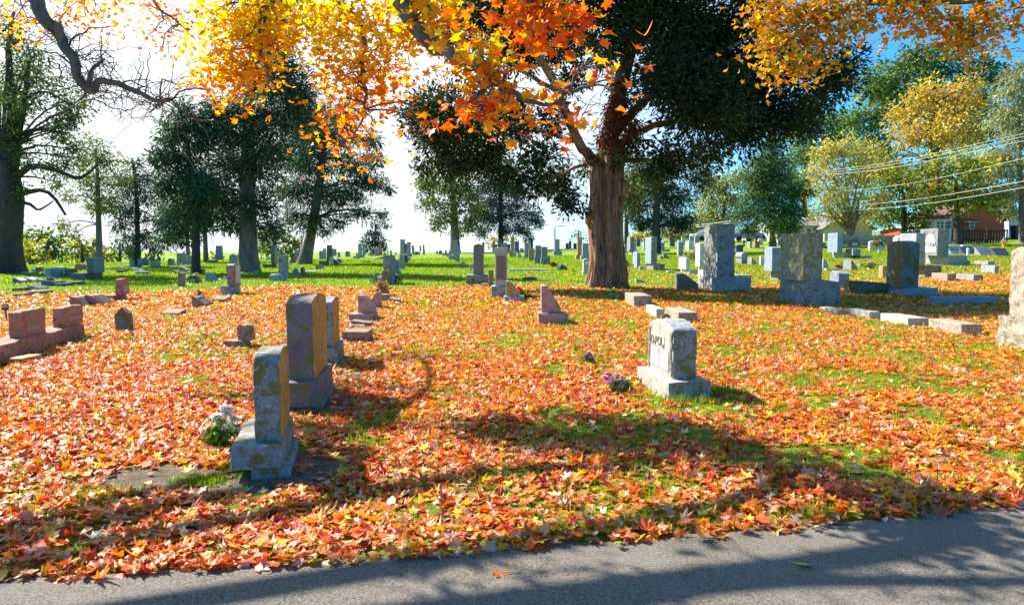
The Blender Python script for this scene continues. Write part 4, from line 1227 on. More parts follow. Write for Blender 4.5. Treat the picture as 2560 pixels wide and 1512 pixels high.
# ---- right of the cedar
S((1583,1594), (592,626,638), 'rock', "rough grey headstone on a base right of the cedar trunk", xo=1573, base=(1580,1597), rough=0.02)
S((1569,1575), (611,633), 'grey', "small grey headstone touching the cedar trunk's right side", xo=1562)
S((1600,1609), (595,616), 'dark', "dark headstone before the yellow bushes", top='archx', a=0.1, L=0.3)
S((1594,1599), (607,625), 'grey', "thin pale stone right of the rough grey headstone", L=0.25)
S((1637,1652), (592,660,677), [ST['blue'], ST['greymoss']], "tall smooth blue grey headstone with mossy front on a rough base", xo=1621, base=(1633,1662), bmat='rock', facemat={'-y':1}, name="monument", top='archx', a=0.02)
S((1601,1609), (629,672), 'blue', "smaller smooth blue headstone left of the tall mossy fronted one", xo=1590, top='archy', a=0.05)
S((1569,1585), (648,668), 'brown', "brown leaning wedge stone beside the cedar's shrub", top='slantr', a=0.6, L=0.3, rough=0.02, name="slant_marker", cat="grave marker")
S((1608,1615), (666,677), 'conc', "pale stump of a stone between the two blue headstones", L=0.25, name="grave_block", cat="grave block")
S((1617,1622), (603,625), 'white', "white sliver of a stone behind the tall mossy fronted one", L=0.3)
S((1659,1671), (606,624,629), 'grey', "grey headstone by the leaning utility pole", L=0.45, base=(1654,1675))
S((1660,1666), (636,648), 'grey', "small peaked stone left of the rough twin marker", top='gablex', a=0.3, L=0.4)
S((1669,1686), (635,648), 'rock', "rough twin slant marker under the flag pole", top='slantr', a=0.7, L=0.5, rough=0.03, name="slant_marker", cat="grave marker")
S((1686,1698), (590,616), 'dark', "dark blue leaning slab left of the flag pole", L=0.4, lean=(-0.06,0), top='archx', a=0.06)
S((1707,1720), (605,640), 'grey', "grey headstone right of the flag pole beside the leafy shrub", L=0.5)
S((1733,1746), (603,623), 'white', "whitish brown headstone behind the leafy shrub", xo=1725, rough=0.015)
S((1736,1747), (590,612), 'blue', "blue headstone behind the whitish brown one", L=0.4)
S((1749,1759), (588,614), 'grey', "rounded grey headstone left of the parked car", top='archx', a=0.15, L=0.4)
S((1717,1728), (596,612), 'white', "white squarish stone left of the blue headstone row", L=0.3)
S((1727,1736), (643,674,685), 'white', "white headstone on a white base before the leafy shrub", xo=1708, base=(1723,1744), rough=0.012, top='archx', a=0.04)
S((1762,1778), (608,666,693), 'white', "tall white rock faced headstone partly behind the big rough monument", xo=1751, base=(1757,1780), rough=0.02, freq=5)
S((1681,1697), (677,683), 'conc', "flat pale marker left of the white based headstone", L=0.4, name="flat_marker", cat="grave marker")
S((1808,1851), (561,694,729), 'rock', "biggest rough hewn grey monument right of the cedar", xo=1771, base=(1785,1877), bmat='grey', rough=0.06, freq=3.2, name="monument")
S((1708,1760), (684,725), 'purple', "brown rounded boulder marker left of the biggest rough monument", top='slantr', a=0.55, L=0.5, rough=0.03, name="boulder_marker", cat="grave marker", freq=4)
S((1600,1623), (697,707), 'blue', "small blue slab right of the cedar's foot", top='bevelr', a=0.4, L=0.4, name="flat_marker", cat="grave marker")
S((1859,1897), (687,698), 'lime', "flat pale marker right of the biggest rough monument", xo=1850, top='flat', name="flat_marker", cat="grave marker")
def log_extra(root, q):
    b = MB(); W, L, H, ov, z0 = q['W'], q['L'], q['H'], q['ov'], q['z0']
    r = 8.5*q['u']
    n = 18
    y0, y1 = ov-0.03, ov+L+0.03
    for yy in (y0, y1): pass
    vs = [(q['xc']+r*math.cos(2*math.pi*k/n), yy, z0+H+r*0.92+r*math.sin(2*math.pi*k/n)) for yy in (y0, y1) for k in range(n)]
    fs = [(k, (k+1)%n, n+(k+1)%n, n+k) for k in range(n)] + [tuple(reversed(range(n))), tuple(n+k for k in range(n))]
    b.add(vs, fs); b.build("stone_log", ST['grey'], root)
S((1870,1884), (647,661), 'rock', "log shaped grey stone resting on a rough block", xo=1855, name="log_monument", cat="gravestone", extra=log_extra, rough=0.012)
S((1896,1913), (643,663), 'rock', "grey slant marker right of the log shaped stone", xo=1884, top='slantr', a=0.85, name="slant_marker", cat="grave marker", rough=0.02)
S((1856,1873), (611,632), 'purple', "purple brown headstone above the log shaped stone", top='archx', a=0.1, L=0.4)
S((1919,1929), (640,664), 'white', "plain white headstone left of the dappled blue one", xo=1915)
S((1948,1970), (617,678,701), 'blue', "dappled blue grey headstone on a rough base left of the lichen covered monument", xo=1928, base=(1945,1972), bmat='rock', top='archy', a=0.03)
S((1890,1895), (604,619), 'blue', "small blue edged stone before the white house", xo=1883)
S((1903,1915), (603,619), 'pink', "small pinkish headstone before the white house", xo=1900)
S((1873,1877), (599,617), 'dark', "thin dark stone left of the small blue edged one", L=0.2)
S((1912,1923), (595,612), 'white', "arched white stone at the dark conifer's foot", top='archx', a=0.2, L=0.3)
S((1942,1958), (595,613), 'dark', "black headstone with flowers on top before the windowed house", top='gablex', a=0.2, L=0.3)
S((1962,1972), (593,613), 'grey', "grey figure shaped stone right of the black headstone", top='archx', a=0.4, L=0.3)
S((2028,2077), (583,704,765), 'ivy', "lichen covered broad monument on a cracked rough base, right of the dappled headstone", xo=1969, base=(2018,2100), bmat='rock', rough=0.022, freq=5, name="monument")
S((2114,2128), (582,631,647), 'blue', "smooth blue monument before the wooden fence", xo=2089, base=(2110,2135), bmat='grey', name="monument", rough=0.003)
def dbl(root, q):
    pass
S((2155,2174), (622,639,648), 'rock', "two step grey block stone before the wooden fence", xo=2136, base=(2152,2179), bmat='grey', rough=0.012)
S((2152,2167), (649,676), 'rock', "rough slant stone directly below the two step block", xo=2131, top='slantr', a=0.6, rough=0.025, name="slant_marker", cat="grave marker")
S((2080,2097), (646,674), 'grey', "grey slant stone showing right of the lichen covered monument", top='slantr', a=0.85, L=0.4, name="slant_marker", cat="grave marker")
S((2146,2171), (597,616), [ST['red'], ST['red']], "red granite headstone with white inscription before the fence", L=0.3, top='archx', a=0.15, plaque=('-y', M_WHITEPANEL, (0.55,0.15,0.5)))
S((2198,2222), (602,626), 'white', "white monument flanked by flowers on the right lawn", L=0.3, top='archx', a=0.1, name="monument")
S((2224,2243), (608,624), 'white', "second lower white stone right of the flower flanked one", L=0.3)
S((2070,2086), (606,618), 'lime', "small pale slant stone at the fence's left end", top='slantl', a=0.8, L=0.3, name="slant_marker", cat="grave marker")
S((2175,2205), (659,666), 'rock', "low rock marker right of the rough slant stone", top='slantr', a=0.6, L=0.4, rough=0.03, name="boulder_marker", cat="grave marker")
S((2206,2238), (661,667), 'rock', "long low rock marker, rightmost of the low pair", top='archx', a=0.3, L=0.4, rough=0.03, name="boulder_marker", cat="grave marker")
S((2089,2130), (671,677), 'conc', "thin pale slab among the flowers right of the grey slant", L=0.3, name="flat_marker", cat="grave marker")
S((2121,2148), (678,723), 'blue', "low blue two faced stone with bowed top between the two big mossy monuments", xo=2098, top='archy', a=0.12, rough=0.006)
S((2150,2244), (701,735), 'moss', "long fallen mossy block leaning toward the dark mossy headstone", L=0.35, top='bevelr', a=0.15, rough=0.03, name="grave_block", cat="grave block", freq=4)
S((2284,2326), (602,720,742), 'moss', "dark mossy headstone with curved top in front of the big white monument", xo=2243, base=(2266,2345), bmat='blue', rough=0.014, top='archy', a=0.06, name="monument")
S((2316,2340), (583,664,693), 'grey', "plain grey monument behind the dark mossy headstone", xo=2273, base=(2312,2353), bmat='brown', name="monument")
def chem(root, q):
    x = q['xc']-q['W']/2
    b = MB()
    # smooth arched panel left on the rock face
    L, H, ov, z0 = q['L'], q['H'], q['ov'], q['z0']
    n = 18
    c = (ov+L*0.40, z0+H*0.12); rx, rz_ = L*0.36, H*0.68
    pts = [(c[0]+rx*math.cos(math.pi*k/n), c[1]+rz_*math.sin(math.pi*k/n)) for k in range(n+1)]
    vs = [(x-0.022, p[0], p[1]) for p in pts] + [(x+0.04, p[0], p[1]) for p in pts]
    m = len(pts)
    fs = [tuple(range(m)), tuple(reversed(range(m, 2*m)))] + [(k, m+k, m+(k+1)%m, (k+1)%m) for k in range(m)]
    b.add(vs, fs); p = b.build("smooth_panel", simple_mat("smooth pale granite", (0.62,0.62,0.60), scale=60), root)
    text_obj("CHEM", 0.33, root, (x-0.028, ov+L*0.36, z0+H*0.40), (math.pi/2, 0, -math.pi/2), simple_mat("raised grey letters", (0.25,0.26,0.27)), ext=0.01, bold=0.004)
S((2371,2400), (571,639,664), 'rock', "big pale rock faced monument with raised letters before the red house", xo=2310, base=(2369,2418), bmat='grey', rough=0.03, freq=4, name="monument", extra=chem, flat_faces=('-y',))
for k, (x0, x1, yt, yb, mt, lab) in enumerate(((2402,2436,614,635,'blue',"pale blue slant marker, leftmost of the slant row by the hydrant"),(2434,2473,616,636,'dark',"dark slant marker, second of the slant row by the hydrant"),(2475,2517,617,639,'grey',"silvery slant marker, third of the slant row by the hydrant"),(2517,2558,620,640,'dark',"purple dark slant marker, last of the slant row by the hydrant"))):
    def rp(root, q):
        b = MB(); W, L, H = q['W'], q['L'], q['H']
        ln = math.hypot(H*0.8, 0.25)
        b.box(-W*0.38, W*0.38, -0.012, 0.004, 0.12*ln, 0.85*ln)
        o = b.build("nameplate", M_ENG_DARK if k != 2 else M_ENG_PALE, root)
        o.location = (q['xc'], q['ov'], q['z0']); o.rotation_euler = (-math.atan2(L*0.9, H), 0, 0)
    g = hit((x0+x1)/2, yb)
    S((x0,x1), (yt,yb), mt, lab, L=0.5, name="slant_marker", cat="grave marker", group="slant markers by the hydrant", top='bevely', a=0.85, extra=rp, rot=math.radians(12))
S((2436,2461), (612,618), 'white', "flat white stone peeping over the dark slant marker", L=0.3, name="flat_marker", cat="grave marker")
for x0, xe, x1, yt, yb, mt, lab in ((2409,2442,2457,651,664,'grey',"low pale wedge block right of the lettered monument's base"),(2468,2503,2520,653,664,'grey',"low arched block second right of the lettered monument's base"),(2485,2521,2532,664,684,'grey',"squarish pale block nearest the tan monument at the right edge"),(2359,2400,2422,684,702,'pink',"pinkish long kerb block behind the dark slab"),(2423,2468,2492,687,703,'grey',"pale grey long kerb block behind the dark slab")):
    S((xe,x1), (yt,yb), mt, lab, xo=x0, name="grave_block", cat="grave block", rough=0.015, minL=0.4)
S((2369,2527), (742,760), 'blue', "long dark blue slab half sunk in shaded leaves on the right", L=0.3, name="curb_slab", cat="grave curb", rough=0.01)
for x0, xe, x1, yt, yb, lab in ((2074,2118,2142,774,787,"first half buried edging stone, left end of the right hand border"),(2144,2203,2230,779,799,"second edging stone of the right hand border, shaded end"),(2232,2304,2357,795,817,"third edging stone of the right hand border, square brown end"),(2357,2443,2494,810,839,"fourth and largest edging stone of the right hand border")):
    S((xe,x1), (yt,yb), 'tan' if x0 > 2300 else 'lime', lab, xo=x0, name="edging_stone", cat="grave curb", rough=0.02, group="edging stones of the right hand border", minL=0.7)
S((2612,2712), (618,800,880), 'tan', "big tan rock faced monument cut by the right edge", xo=2562, base=(2580,2752), rough=0.03, freq=5, name="monument", top='archy', a=0.06)
S((2233,2246), (664,694), 'yellow', "small yellowish stone left of the dark mossy headstone", L=0.3, rough=0.015)
S((1595,1640), (739,767), 'tan', "rock faced kerb block nearest the cedar, sunlit left end", xo=1571, name="grave_block", cat="grave block", rough=0.02, minL=0.5)
S((1653,1673), (772,796), 'lime', "left one of the two touching kerb blocks behind the sunlit arched headstone", xo=1625, name="grave_block", cat="grave block", rough=0.012, minL=0.5)
S((1711,1760), (781,807), 'tan', "right one of the two touching kerb blocks behind the sunlit arched headstone", xo=1674, name="grave_block", cat="grave block", rough=0.012, minL=0.5)
S((1526,1557), (734,742), 'rock', "small dark half sunk rock left of the rock faced kerb block", top='archx', a=0.4, L=0.3, rough=0.03, name="boulder_marker", cat="grave marker")

# ------------------------------------------------------------------ trees: palettes (linear)
DKG = [(0.034,0.095,0.052),(0.055,0.125,0.055),(0.030,0.085,0.068),(0.085,0.135,0.045)]
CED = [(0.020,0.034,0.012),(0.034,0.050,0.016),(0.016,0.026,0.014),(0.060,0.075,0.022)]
CEDL = [(0.10,0.13,0.04),(0.07,0.10,0.03),(0.14,0.15,0.05)]  # lighter greens: sunlight painted into the cedar foliage colour
SPR = [(0.032,0.080,0.070),(0.050,0.110,0.085),(0.028,0.066,0.055)]
OLV = [(0.11,0.16,0.04),(0.16,0.21,0.05),(0.07,0.115,0.03)]
LTO = [(0.15,0.19,0.05),(0.10,0.14,0.035),(0.20,0.22,0.07)]
MGR = [(0.14,0.22,0.035),(0.22,0.30,0.05),(0.08,0.14,0.025)]
YGR = [(0.36,0.34,0.06),(0.46,0.38,0.07),(0.24,0.28,0.05)]
YEL = [(0.56,0.38,0.07),(0.64,0.46,0.11),(0.50,0.32,0.09),(0.36,0.33,0.07)]
BYL = [(0.55,0.42,0.04),(0.45,0.36,0.05),(0.30,0.28,0.04)]
WIL = [(0.30,0.32,0.15),(0.36,0.37,0.18),(0.20,0.22,0.10)]
RDB = [(0.35,0.10,0.06),(0.28,0.12,0.06),(0.22,0.16,0.06)]

# ---- the great cedar in the centre
def cedar():
    g = hit(1512, 719)
    Y = g.y; rng = np.random.default_rng(99)
    root = empty("cedar_tree", g, "great cedar with shredded reddish trunk and dark spreading crown, centre right", "tree")
    b = MB()
    def P(px, py, dy=0.0):
        p = at(px, py, Y+dy) - g; return p
    pts = [P(1514,726), P(1519,660), P(1517,560), P(1516,470), P(1519,395)]
    pts[0].z = -0.2
    w = [80, 70, 76, 74, 78]
    fluted_trunk(b, pts, [x/F*Y*0.5 for x in w], 2.2, 84, 0.40, 0.38, 40, fdec=0.22)
    u = Y/F
    # burl on the left side, old branch stub on the right
    for (px, py, rr, dx) in ((1484, 545, 17, -1), (1553, 470, 15, 1)):
        c = P(px, py, -0.1)
        b.tube([c+Vector((0,0.05,-rr*u*1.6)), c+Vector((dx*rr*u*0.35,-0.03,-rr*u*0.5)), c+Vector((dx*rr*u*0.5,-0.03,rr*u*0.4)), c+Vector((0,0.05,rr*u*1.5))], [rr*u*0.5, rr*u*0.95, rr*u*0.8, rr*u*0.25], 10)
    limb(b, [P(1508,420), P(1470,390,-0.3), P(1446,353,-0.5), P(1384,205,-1), P(1329,113,-1.3), P(1285,0,-1.5), P(1260,-120,-1.2)], 0.21, 0.08, 3, 14, 10, 0.08)
    limb(b, [P(1519,405), P(1530,300,0.1), P(1570,150,0.3), P(1600,0,0.5), P(1620,-160,0.5), P(1640,-330,0.5)], 0.36, 0.12, 5, 12, 10, 0.1)
    limb(b, [P(1530,400), P(1580,340,0.5), P(1680,300,1.0), P(1850,270,1.5), P(2010,255,1.2)], 0.2, 0.03, 7, 12, 8, 0.15)
    limb(b, [P(1540,330), P(1640,220,-0.6), P(1780,140,-1.2), P(1920,60,-1.4)], 0.18, 0.03, 8, 10, 8, 0.15)
    limb(b, [P(1446,353,-0.5), P(1350,330,0.6), P(1230,320,1.4), P(1120,340,1.6)], 0.10, 0.025, 9, 10, 7, 0.12)
    limb(b, [P(1400,235,-0.9), P(1310,180,0.6), P(1200,110,1.3), P(1130,90,1.4)], 0.09, 0.02, 10, 10, 7, 0.12)
    limb(b, [P(1480,400), P(1420,430,-0.6), P(1330,440,-1.2), P(1260,400,-1.5)], 0.07, 0.015, 13, 8, 6, 0.12)
    limb(b, [P(1540,400), P(1600,400,0.7), P(1700,400,1.5), P(1780,430,2)], 0.10, 0.02, 14, 8, 6, 0.12)
    # bare dead twigs among the limbs
    for e in range(70):
        px, py = rng.uniform(1340, 1560), rng.uniform(110, 400)
        a = P(px, py, rng.uniform(-1.5, 1.2)); d = Vector((rng.uniform(-1,1), rng.uniform(-0.6,0.6), rng.uniform(-0.7,0.9)))*rng.uniform(0.4, 1.1)
        q = limb(b, [a, a+d*0.5+Vector((0,0,0.1)), a+d], 0.018, 0.006, e*1.7, 5, 4, 0.07)
        for f in range(2):
            dd = Vector((rng.uniform(-1,1), rng.uniform(-0.6,0.6), rng.uniform(-0.5,0.8)))*0.35
            limb(b, [q[2+f], q[2+f]+dd*0.6, q[2+f]+dd], 0.009, 0.004, e*2.7+f, 3, 4, 0.03)
    b.build("trunk", M_CEDARBARK, root, smooth=True)
    dark = [(1750,60,130),(1850,120,110),(1690,170,125),(1800,240,125),(1900,220,105),(1990,240,80),(2065,252,48),(1700,310,110),(1830,340,85),(1910,320,75),(1620,90,120),(1560,40,110),(1640,-70,150),(1790,-80,130),(1880,30,70),(1940,180,60),(1480,-40,120),(1620,240,80),(1760,390,60),(1660,400,60),(1980,300,50),(1590,360,45),(1900,-120,90),(1380,-90,120),(1700,-230,170),(1500,-220,150)]
    left = [(1350,40,85),(1260,50,85),(1180,40,70),(1250,-70,100),(1125,100,50),(1300,135,55),(1110,275,70),(1180,330,80),(1075,345,55),(1255,285,55),(1150,410,60),(1215,395,55),(1300,330,45),(1380,310,36),(1350,400,45),(1400,455,45),(1420,510,38),(1055,420,22),(1330,470,40),(1040,300,40),(1270,440,40),(1390,130,45),(1440,200,36)]
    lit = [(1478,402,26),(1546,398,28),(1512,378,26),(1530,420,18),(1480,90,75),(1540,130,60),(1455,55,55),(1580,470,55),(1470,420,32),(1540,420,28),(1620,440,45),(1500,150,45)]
    left = [(x, y, r*1.18) for x, y, r in left]
    def mk(lst, dd):
        out = []
        for px, py, r in lst:
            dy = rng.uniform(-1.1, 0.3)*dd*(1.0 if r > 60 else 0.6)
            if 1440 < px < 1600 and py > 380: dy = (abs(dy)*0.6+0.9) if r > 30 else -0.55
            out.append((P(px, py)+Vector((0,dy,0)), r*u))
        return out
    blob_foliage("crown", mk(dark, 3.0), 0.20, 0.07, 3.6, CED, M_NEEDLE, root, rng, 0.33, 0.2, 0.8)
    blob_foliage("outer_crown", mk(left, 1.6), 0.19, 0.065, 3.6, CED+CED+CEDL[:2], M_NEEDLE, root, rng, 0.3, 0.2, 0.8)  # lighter greens mixed in as painted sun on the left side
    blob_foliage("sun_tinted_sprays", mk(lit, 0.8), 0.19, 0.07, 2.2, CEDL, M_NEEDLE, root, rng, 0.33, 0.1, 0.8)  # sprays look sunlit through their lighter colour
    dead = [(P(1540,300,-0.8), 46*u), (P(1555,250,-0.8), 34*u), (P(1525,345,-0.8), 34*u), (P(1585,310,-0.7), 28*u), (P(1535,205,-0.6), 22*u)]
    blob_foliage("dead_foliage", dead, 0.22, 0.05, 3.2, [(0.16,0.045,0.025),(0.11,0.03,0.02),(0.20,0.07,0.03)], M_NEEDLE, root, rng, 0.4, 0.9, 0.4)
    NOLEAF.append((g.x-0.45, g.x+0.45, g.y-0.45, g.y+0.45))
cedar()

# ---- left side
def oak_limbs(b, g, Y):
    def P(px, py, dy=0): return at(px, py, Y+dy) - g
    limb(b, [P(45,440), P(55,428), P(87,415), P(143,428), P(195,446), P(223,431), P(251,403)], 0.20, 0.04, 1, 14, 8, 0.05)
    limb(b, [P(30,490), P(41,487), P(115,477), P(164,538)], 0.20, 0.05, 2, 10, 8, 0.05)
    limb(b, [P(35,500), P(67,508), P(97,523), P(133,502)], 0.12, 0.03, 3, 10, 7, 0.05)
    limb(b, [P(15,350), P(62,332), P(113,322), P(161,338)], 0.16, 0.04, 4, 10, 8, 0.08)
    limb(b, [P(30,520), P(38,380), P(62,260), P(70,150)], 0.30, 0.06, 5, 12, 9, 0.08)
    limb(b, [P(20,520), P(24,360), P(30,250), P(22,120), P(35,30)], 0.34, 0.07, 6, 12, 9, 0.08)
    limb(b, [P(0,480), P(-30,340), P(-60,180)], 0.4, 0.1, 7, 10, 9, 0.08)
    limb(b, [P(30,110), P(50,92), P(45,75)], 0.12, 0.05, 8, 6, 7, 0.04)
    limb(b, [P(62,250), P(110,230), P(165,255), P(205,270)], 0.08, 0.02, 9, 8, 6, 0.06)
tree("oak_tree", "huge dark multi stemmed tree with sparse olive leaves cut by the left edge", (8,684), [(8,684,88),(8,600,74),(14,500,74),(5,400,56)],
     [(60,110,52),(30,160,60),(90,190,56),(150,240,58),(65,270,66),(180,275,42),(120,320,55),(40,350,46),(185,330,36),(150,390,55),(80,400,45),(200,300,28),(30,240,55),(-40,200,70),(-60,90,80),(-30,320,50),(15,60,40),(120,150,38),(210,380,26),(110,450,36),(185,430,30),(70,470,26)],
     bark=M_BARK, cols=OLV+[(0.04,0.07,0.03)], leaf=(0.24,0.07), cover=1.32, depth=0.9, seed=11, flute=0.12, flare=0.35, extra=oak_limbs, sides=26, limb_r=0.10, clump=0.36)
tree("pine_tree", "slim pale olive tree with one straight bare trunk left of the spruce", (247,670), [(247,670,15),(247,560,12),(243,450,9),(240,370,4)],
     [(230,375,38),(270,400,42),(200,440,34),(240,455,42),(290,440,34),(222,505,36),(262,518,32),(172,560,24),(300,495,26),(202,585,18),(180,490,24)],
     bark=M_BARKGREY, cols=LTO, leaf=(0.36,0.062), cover=1.94, seed=12, limb_r=0.3)
tree("spruce_tree", "dark conifer with drooping boughs and a bare lower trunk, left of the dense group", (345,668), [(345,668,13),(343,560,11),(338,450,8),(330,395,3)],
     [(330,405,22),(338,450,34),(312,480,32),(368,490,36),(332,528,42),(388,538,36),(300,562,28),(350,590,36),(428,590,30),(390,612,24),(305,600,22),(365,440,24),(290,520,24),(415,560,26),(340,625,22),(455,560,30)],
     bark=M_BARK, cols=SPR+DKG, leaf=(0.38,0.065), cover=2.33, mat=M_NEEDLE, seed=13, droop=0.5, limb_r=0.3)
tree("cedar_tree", "dense dark cedar at the left of the tall central group", (490,684), [(490,684,21),(490,600,19),(486,480,14),(460,320,8),(445,265,4)],
     [(440,275,32),(430,330,42),(472,310,46),(412,395,36),(442,400,52),(485,430,56),(432,470,46),(472,520,56),(520,560,38),(422,540,46),(402,600,28),(450,590,34),(500,360,40),(405,345,26),(525,480,40)],
     bark=M_BARK, cols=DKG, leaf=(0.36,0.062), cover=3.56, mat=M_NEEDLE, seed=14, limb_r=0.25)
for (px, yb, yt, w, lab, sd) in ((469,655,560,9,"thin bare grey trunk behind the dense cedar, left one",15),(514,657,560,11,"thin bare grey trunk behind the dense cedar, right one",16)):
    tree("pine_tree", lab, (px,yb), [(px+2,yb,w),(px-2,yt,w*0.9),(px-4,470,w*0.6)], [(px,500,45),(px-25,460,40),(px+25,520,40),(px,550,30)], bark=M_BARKGREY, cols=DKG, leaf=(0.4,0.14), cover=2.48, mat=M_NEEDLE, seed=sd, limb_r=0.3)
tree("cedar_tree", "tallest dark conifer with flaring ridged trunk behind the yellow maple leaves", (622,681), [(622,681,52),(620,600,40),(618,450,34),(625,250,24),(640,70,10)],
     [(620,60,55),(690,100,55),(640,180,66),(715,200,70),(580,285,60),(660,300,74),(735,290,66),(525,330,52),(560,400,66),(640,425,74),(525,475,56),(582,500,56),(655,520,52),(600,350,50),(690,380,60),(760,240,50),(700,20,45),(560,550,34),(680,570,34),(545,290,40),(660,0,50),(610,565,34)],
     bark=M_BARKGREY, cols=DKG+[(0.075,0.07,0.05)], leaf=(0.36,0.062), cover=3.72, mat=M_NEEDLE, seed=17, flute=0.10, flare=0.35, sides=24, limb_r=0.16)
tree("cedar_tree", "leaning conifer with pale ridged trunk and drooping right hand boughs", (757,662), [(757,662,34),(776,590,26),(792,500,22),(805,400,16),(810,260,8)],
     [(790,290,62),(850,340,62),(800,400,74),(880,415,56),(760,465,60),(832,490,64),(920,455,46),(905,530,34),(950,535,22),(782,555,44),(850,555,28),(745,335,62),(735,400,50),(940,400,28),(890,480,34),(965,470,20),(720,480,40),(820,580,20),(745,540,34),(870,280,40),(925,350,34),(960,560,12)],
     bark=M_BARKGREY, cols=DKG+[(0.05,0.07,0.05)], leaf=(0.36,0.062), cover=2.71, mat=M_NEEDLE, seed=18, flute=0.14, flare=0.45, sides=24, limb_r=0.18, droop=0.45)
tree("spruce_tree", "small lone conifer standing on the crest in the gap", (938,637), [(938,637,6),(938,580,4),(938,556,2)],
     [(938,562,11),(930,580,16),(945,585,16),(920,603,18),(952,605,18),(936,605,18),(913,622,15),(958,622,16),(936,625,18),(922,585,10)],
     bark=M_BARK, cols=SPR, leaf=(0.42,0.15), cover=2.33, mat=M_NEEDLE, seed=19, limb_r=0.3, depth=0.5, Y=86)
tree("maple_tree", "olive yellow tree with a thick pale trunk on the crest, left of the blue spruce", (1136,629), [(1137,629,26),(1136,560,19),(1130,470,14),(1125,400,6)],
     [(1110,400,42),(1160,420,40),(1080,450,40),(1130,470,46),(1075,510,36),(1120,530,42),(1165,490,40),(1180,560,30),(1095,560,26),(1140,580,22),(1070,470,28),(1190,525,30),(1100,350,40)],
     bark=M_BARKGREY, cols=LTO+OLV+[(0.28,0.26,0.05)], leaf=(0.36,0.17), cover=2.33, seed=20, limb_r=0.3, flare=0.3)
tree("blue_spruce", "blue green spruce with level boughs right of the olive yellow tree", (1252,628), [(1252,628,14),(1252,540,10),(1250,450,7),(1245,370,3)],
     [(1245,372,22),(1225,410,34),(1270,420,34),(1215,455,38),(1262,465,42),(1300,480,32),(1230,505,42),(1285,520,42),(1330,545,30),(1195,530,34),(1235,550,36),(1300,570,28),(1345,560,16),(1205,580,22),(1265,570,26),(1320,590,18),(1170,570,18),(1180,490,24)],
     bark=M_BARK, cols=SPR+[(0.05,0.09,0.08)], leaf=(0.36,0.09), cover=2.94, mat=M_NEEDLE, seed=21, droop=0.35, limb_r=0.3)
tree("shrub_tree", "rusty orange leaved bush at the blue spruce's foot", (1235,628), [(1235,628,5),(1235,600,3)], [(1225,608,14),(1240,595,16),(1262,600,14),(1285,606,12)], bark=M_BARK, cols=RDB+YEL, leaf=(0.42,0.2), cover=1.55, seed=22, Y=92, limb_r=0.3)
tree("birch_tree", "small half bare tree on the skyline between street lamp and cedar", (1448,612), [(1448,624,5),(1446,600,3),(1446,575,2)], [(1438,590,11),(1455,588,11),(1446,578,9),(1465,598,8),(1428,596,6)], bark=M_BARK, cols=OLV, leaf=(0.4,0.14), cover=0.85, seed=23, Y=98, limb_r=0.3)
# far left background
for args in (("yellow_tree","bright yellow green bushy tree behind the big left trunk",(75,680),[(75,680,8),(75,620,5)],[(60,612,26),(90,630,24),(45,640,24),(80,655,22),(105,650,16)],YGR,31,52),
             ("round_tree","grey green round tree far behind the shaded stones, left of two",(120,676),[(120,676,9),(120,600,6)],[(110,590,28),(140,600,30),(85,600,26),(150,630,30),(110,635,30),(60,585,22)],OLV+MGR,32,66),
             ("round_tree","grey green round tree far behind the wide dark monument",(205,672),[(205,672,9),(205,610,6)],[(190,610,26),(220,615,24),(175,635,24),(205,640,26),(240,630,22),(262,645,18)],OLV+YGR,33,72),
             ("round_tree","pale olive tree mass seen under the spruce boughs",(300,665),[(300,665,8),(300,610,5)],[(290,625,22),(315,635,20),(275,640,18),(330,615,20)],OLV,34,76),
             ("small_spruce","little pointed spruce on the left skyline below the dense cedar",(385,664),[(385,664,5),(385,620,2)],[(385,625,7),(378,640,12),(392,640,12),(370,655,11),(400,655,10),(385,655,12)],SPR+DKG,35,76),
             ("round_tree","soft green tree between the great conifer and the leaning one",(690,650),[(690,650,9),(688,590,6)],[(660,590,28),(700,585,30),(725,605,24),(675,620,30),(715,630,24),(650,620,20)],OLV+MGR,36,84),
             ("red_bush","reddish bush low behind the leaning conifer's trunk",(748,640),[(748,640,4),(748,620,2)],[(735,615,14),(752,608,13),(728,632,12)],RDB+OLV,37,84),
             ("red_bush","small reddish bush left of the great conifer's trunk",(540,652),[(540,652,4),(540,640,2)],[(535,640,11),(548,646,10)],RDB,38,76),
             ("orange_tree","brownish orange tree edge behind the huge left trunk",(40,560),[(40,600,6),(45,540,4)],[(48,535,14),(55,550,10)],RDB+OLV,39,58)):
    nm, lab, base, tr, bl, cl, sd, Y = args
    tree(nm, lab, base, tr, bl, bark=M_BARK, cols=cl, leaf=(0.5,0.24), cover=2.33, seed=sd, Y=Y, limb_r=0.3, flare=0.2)

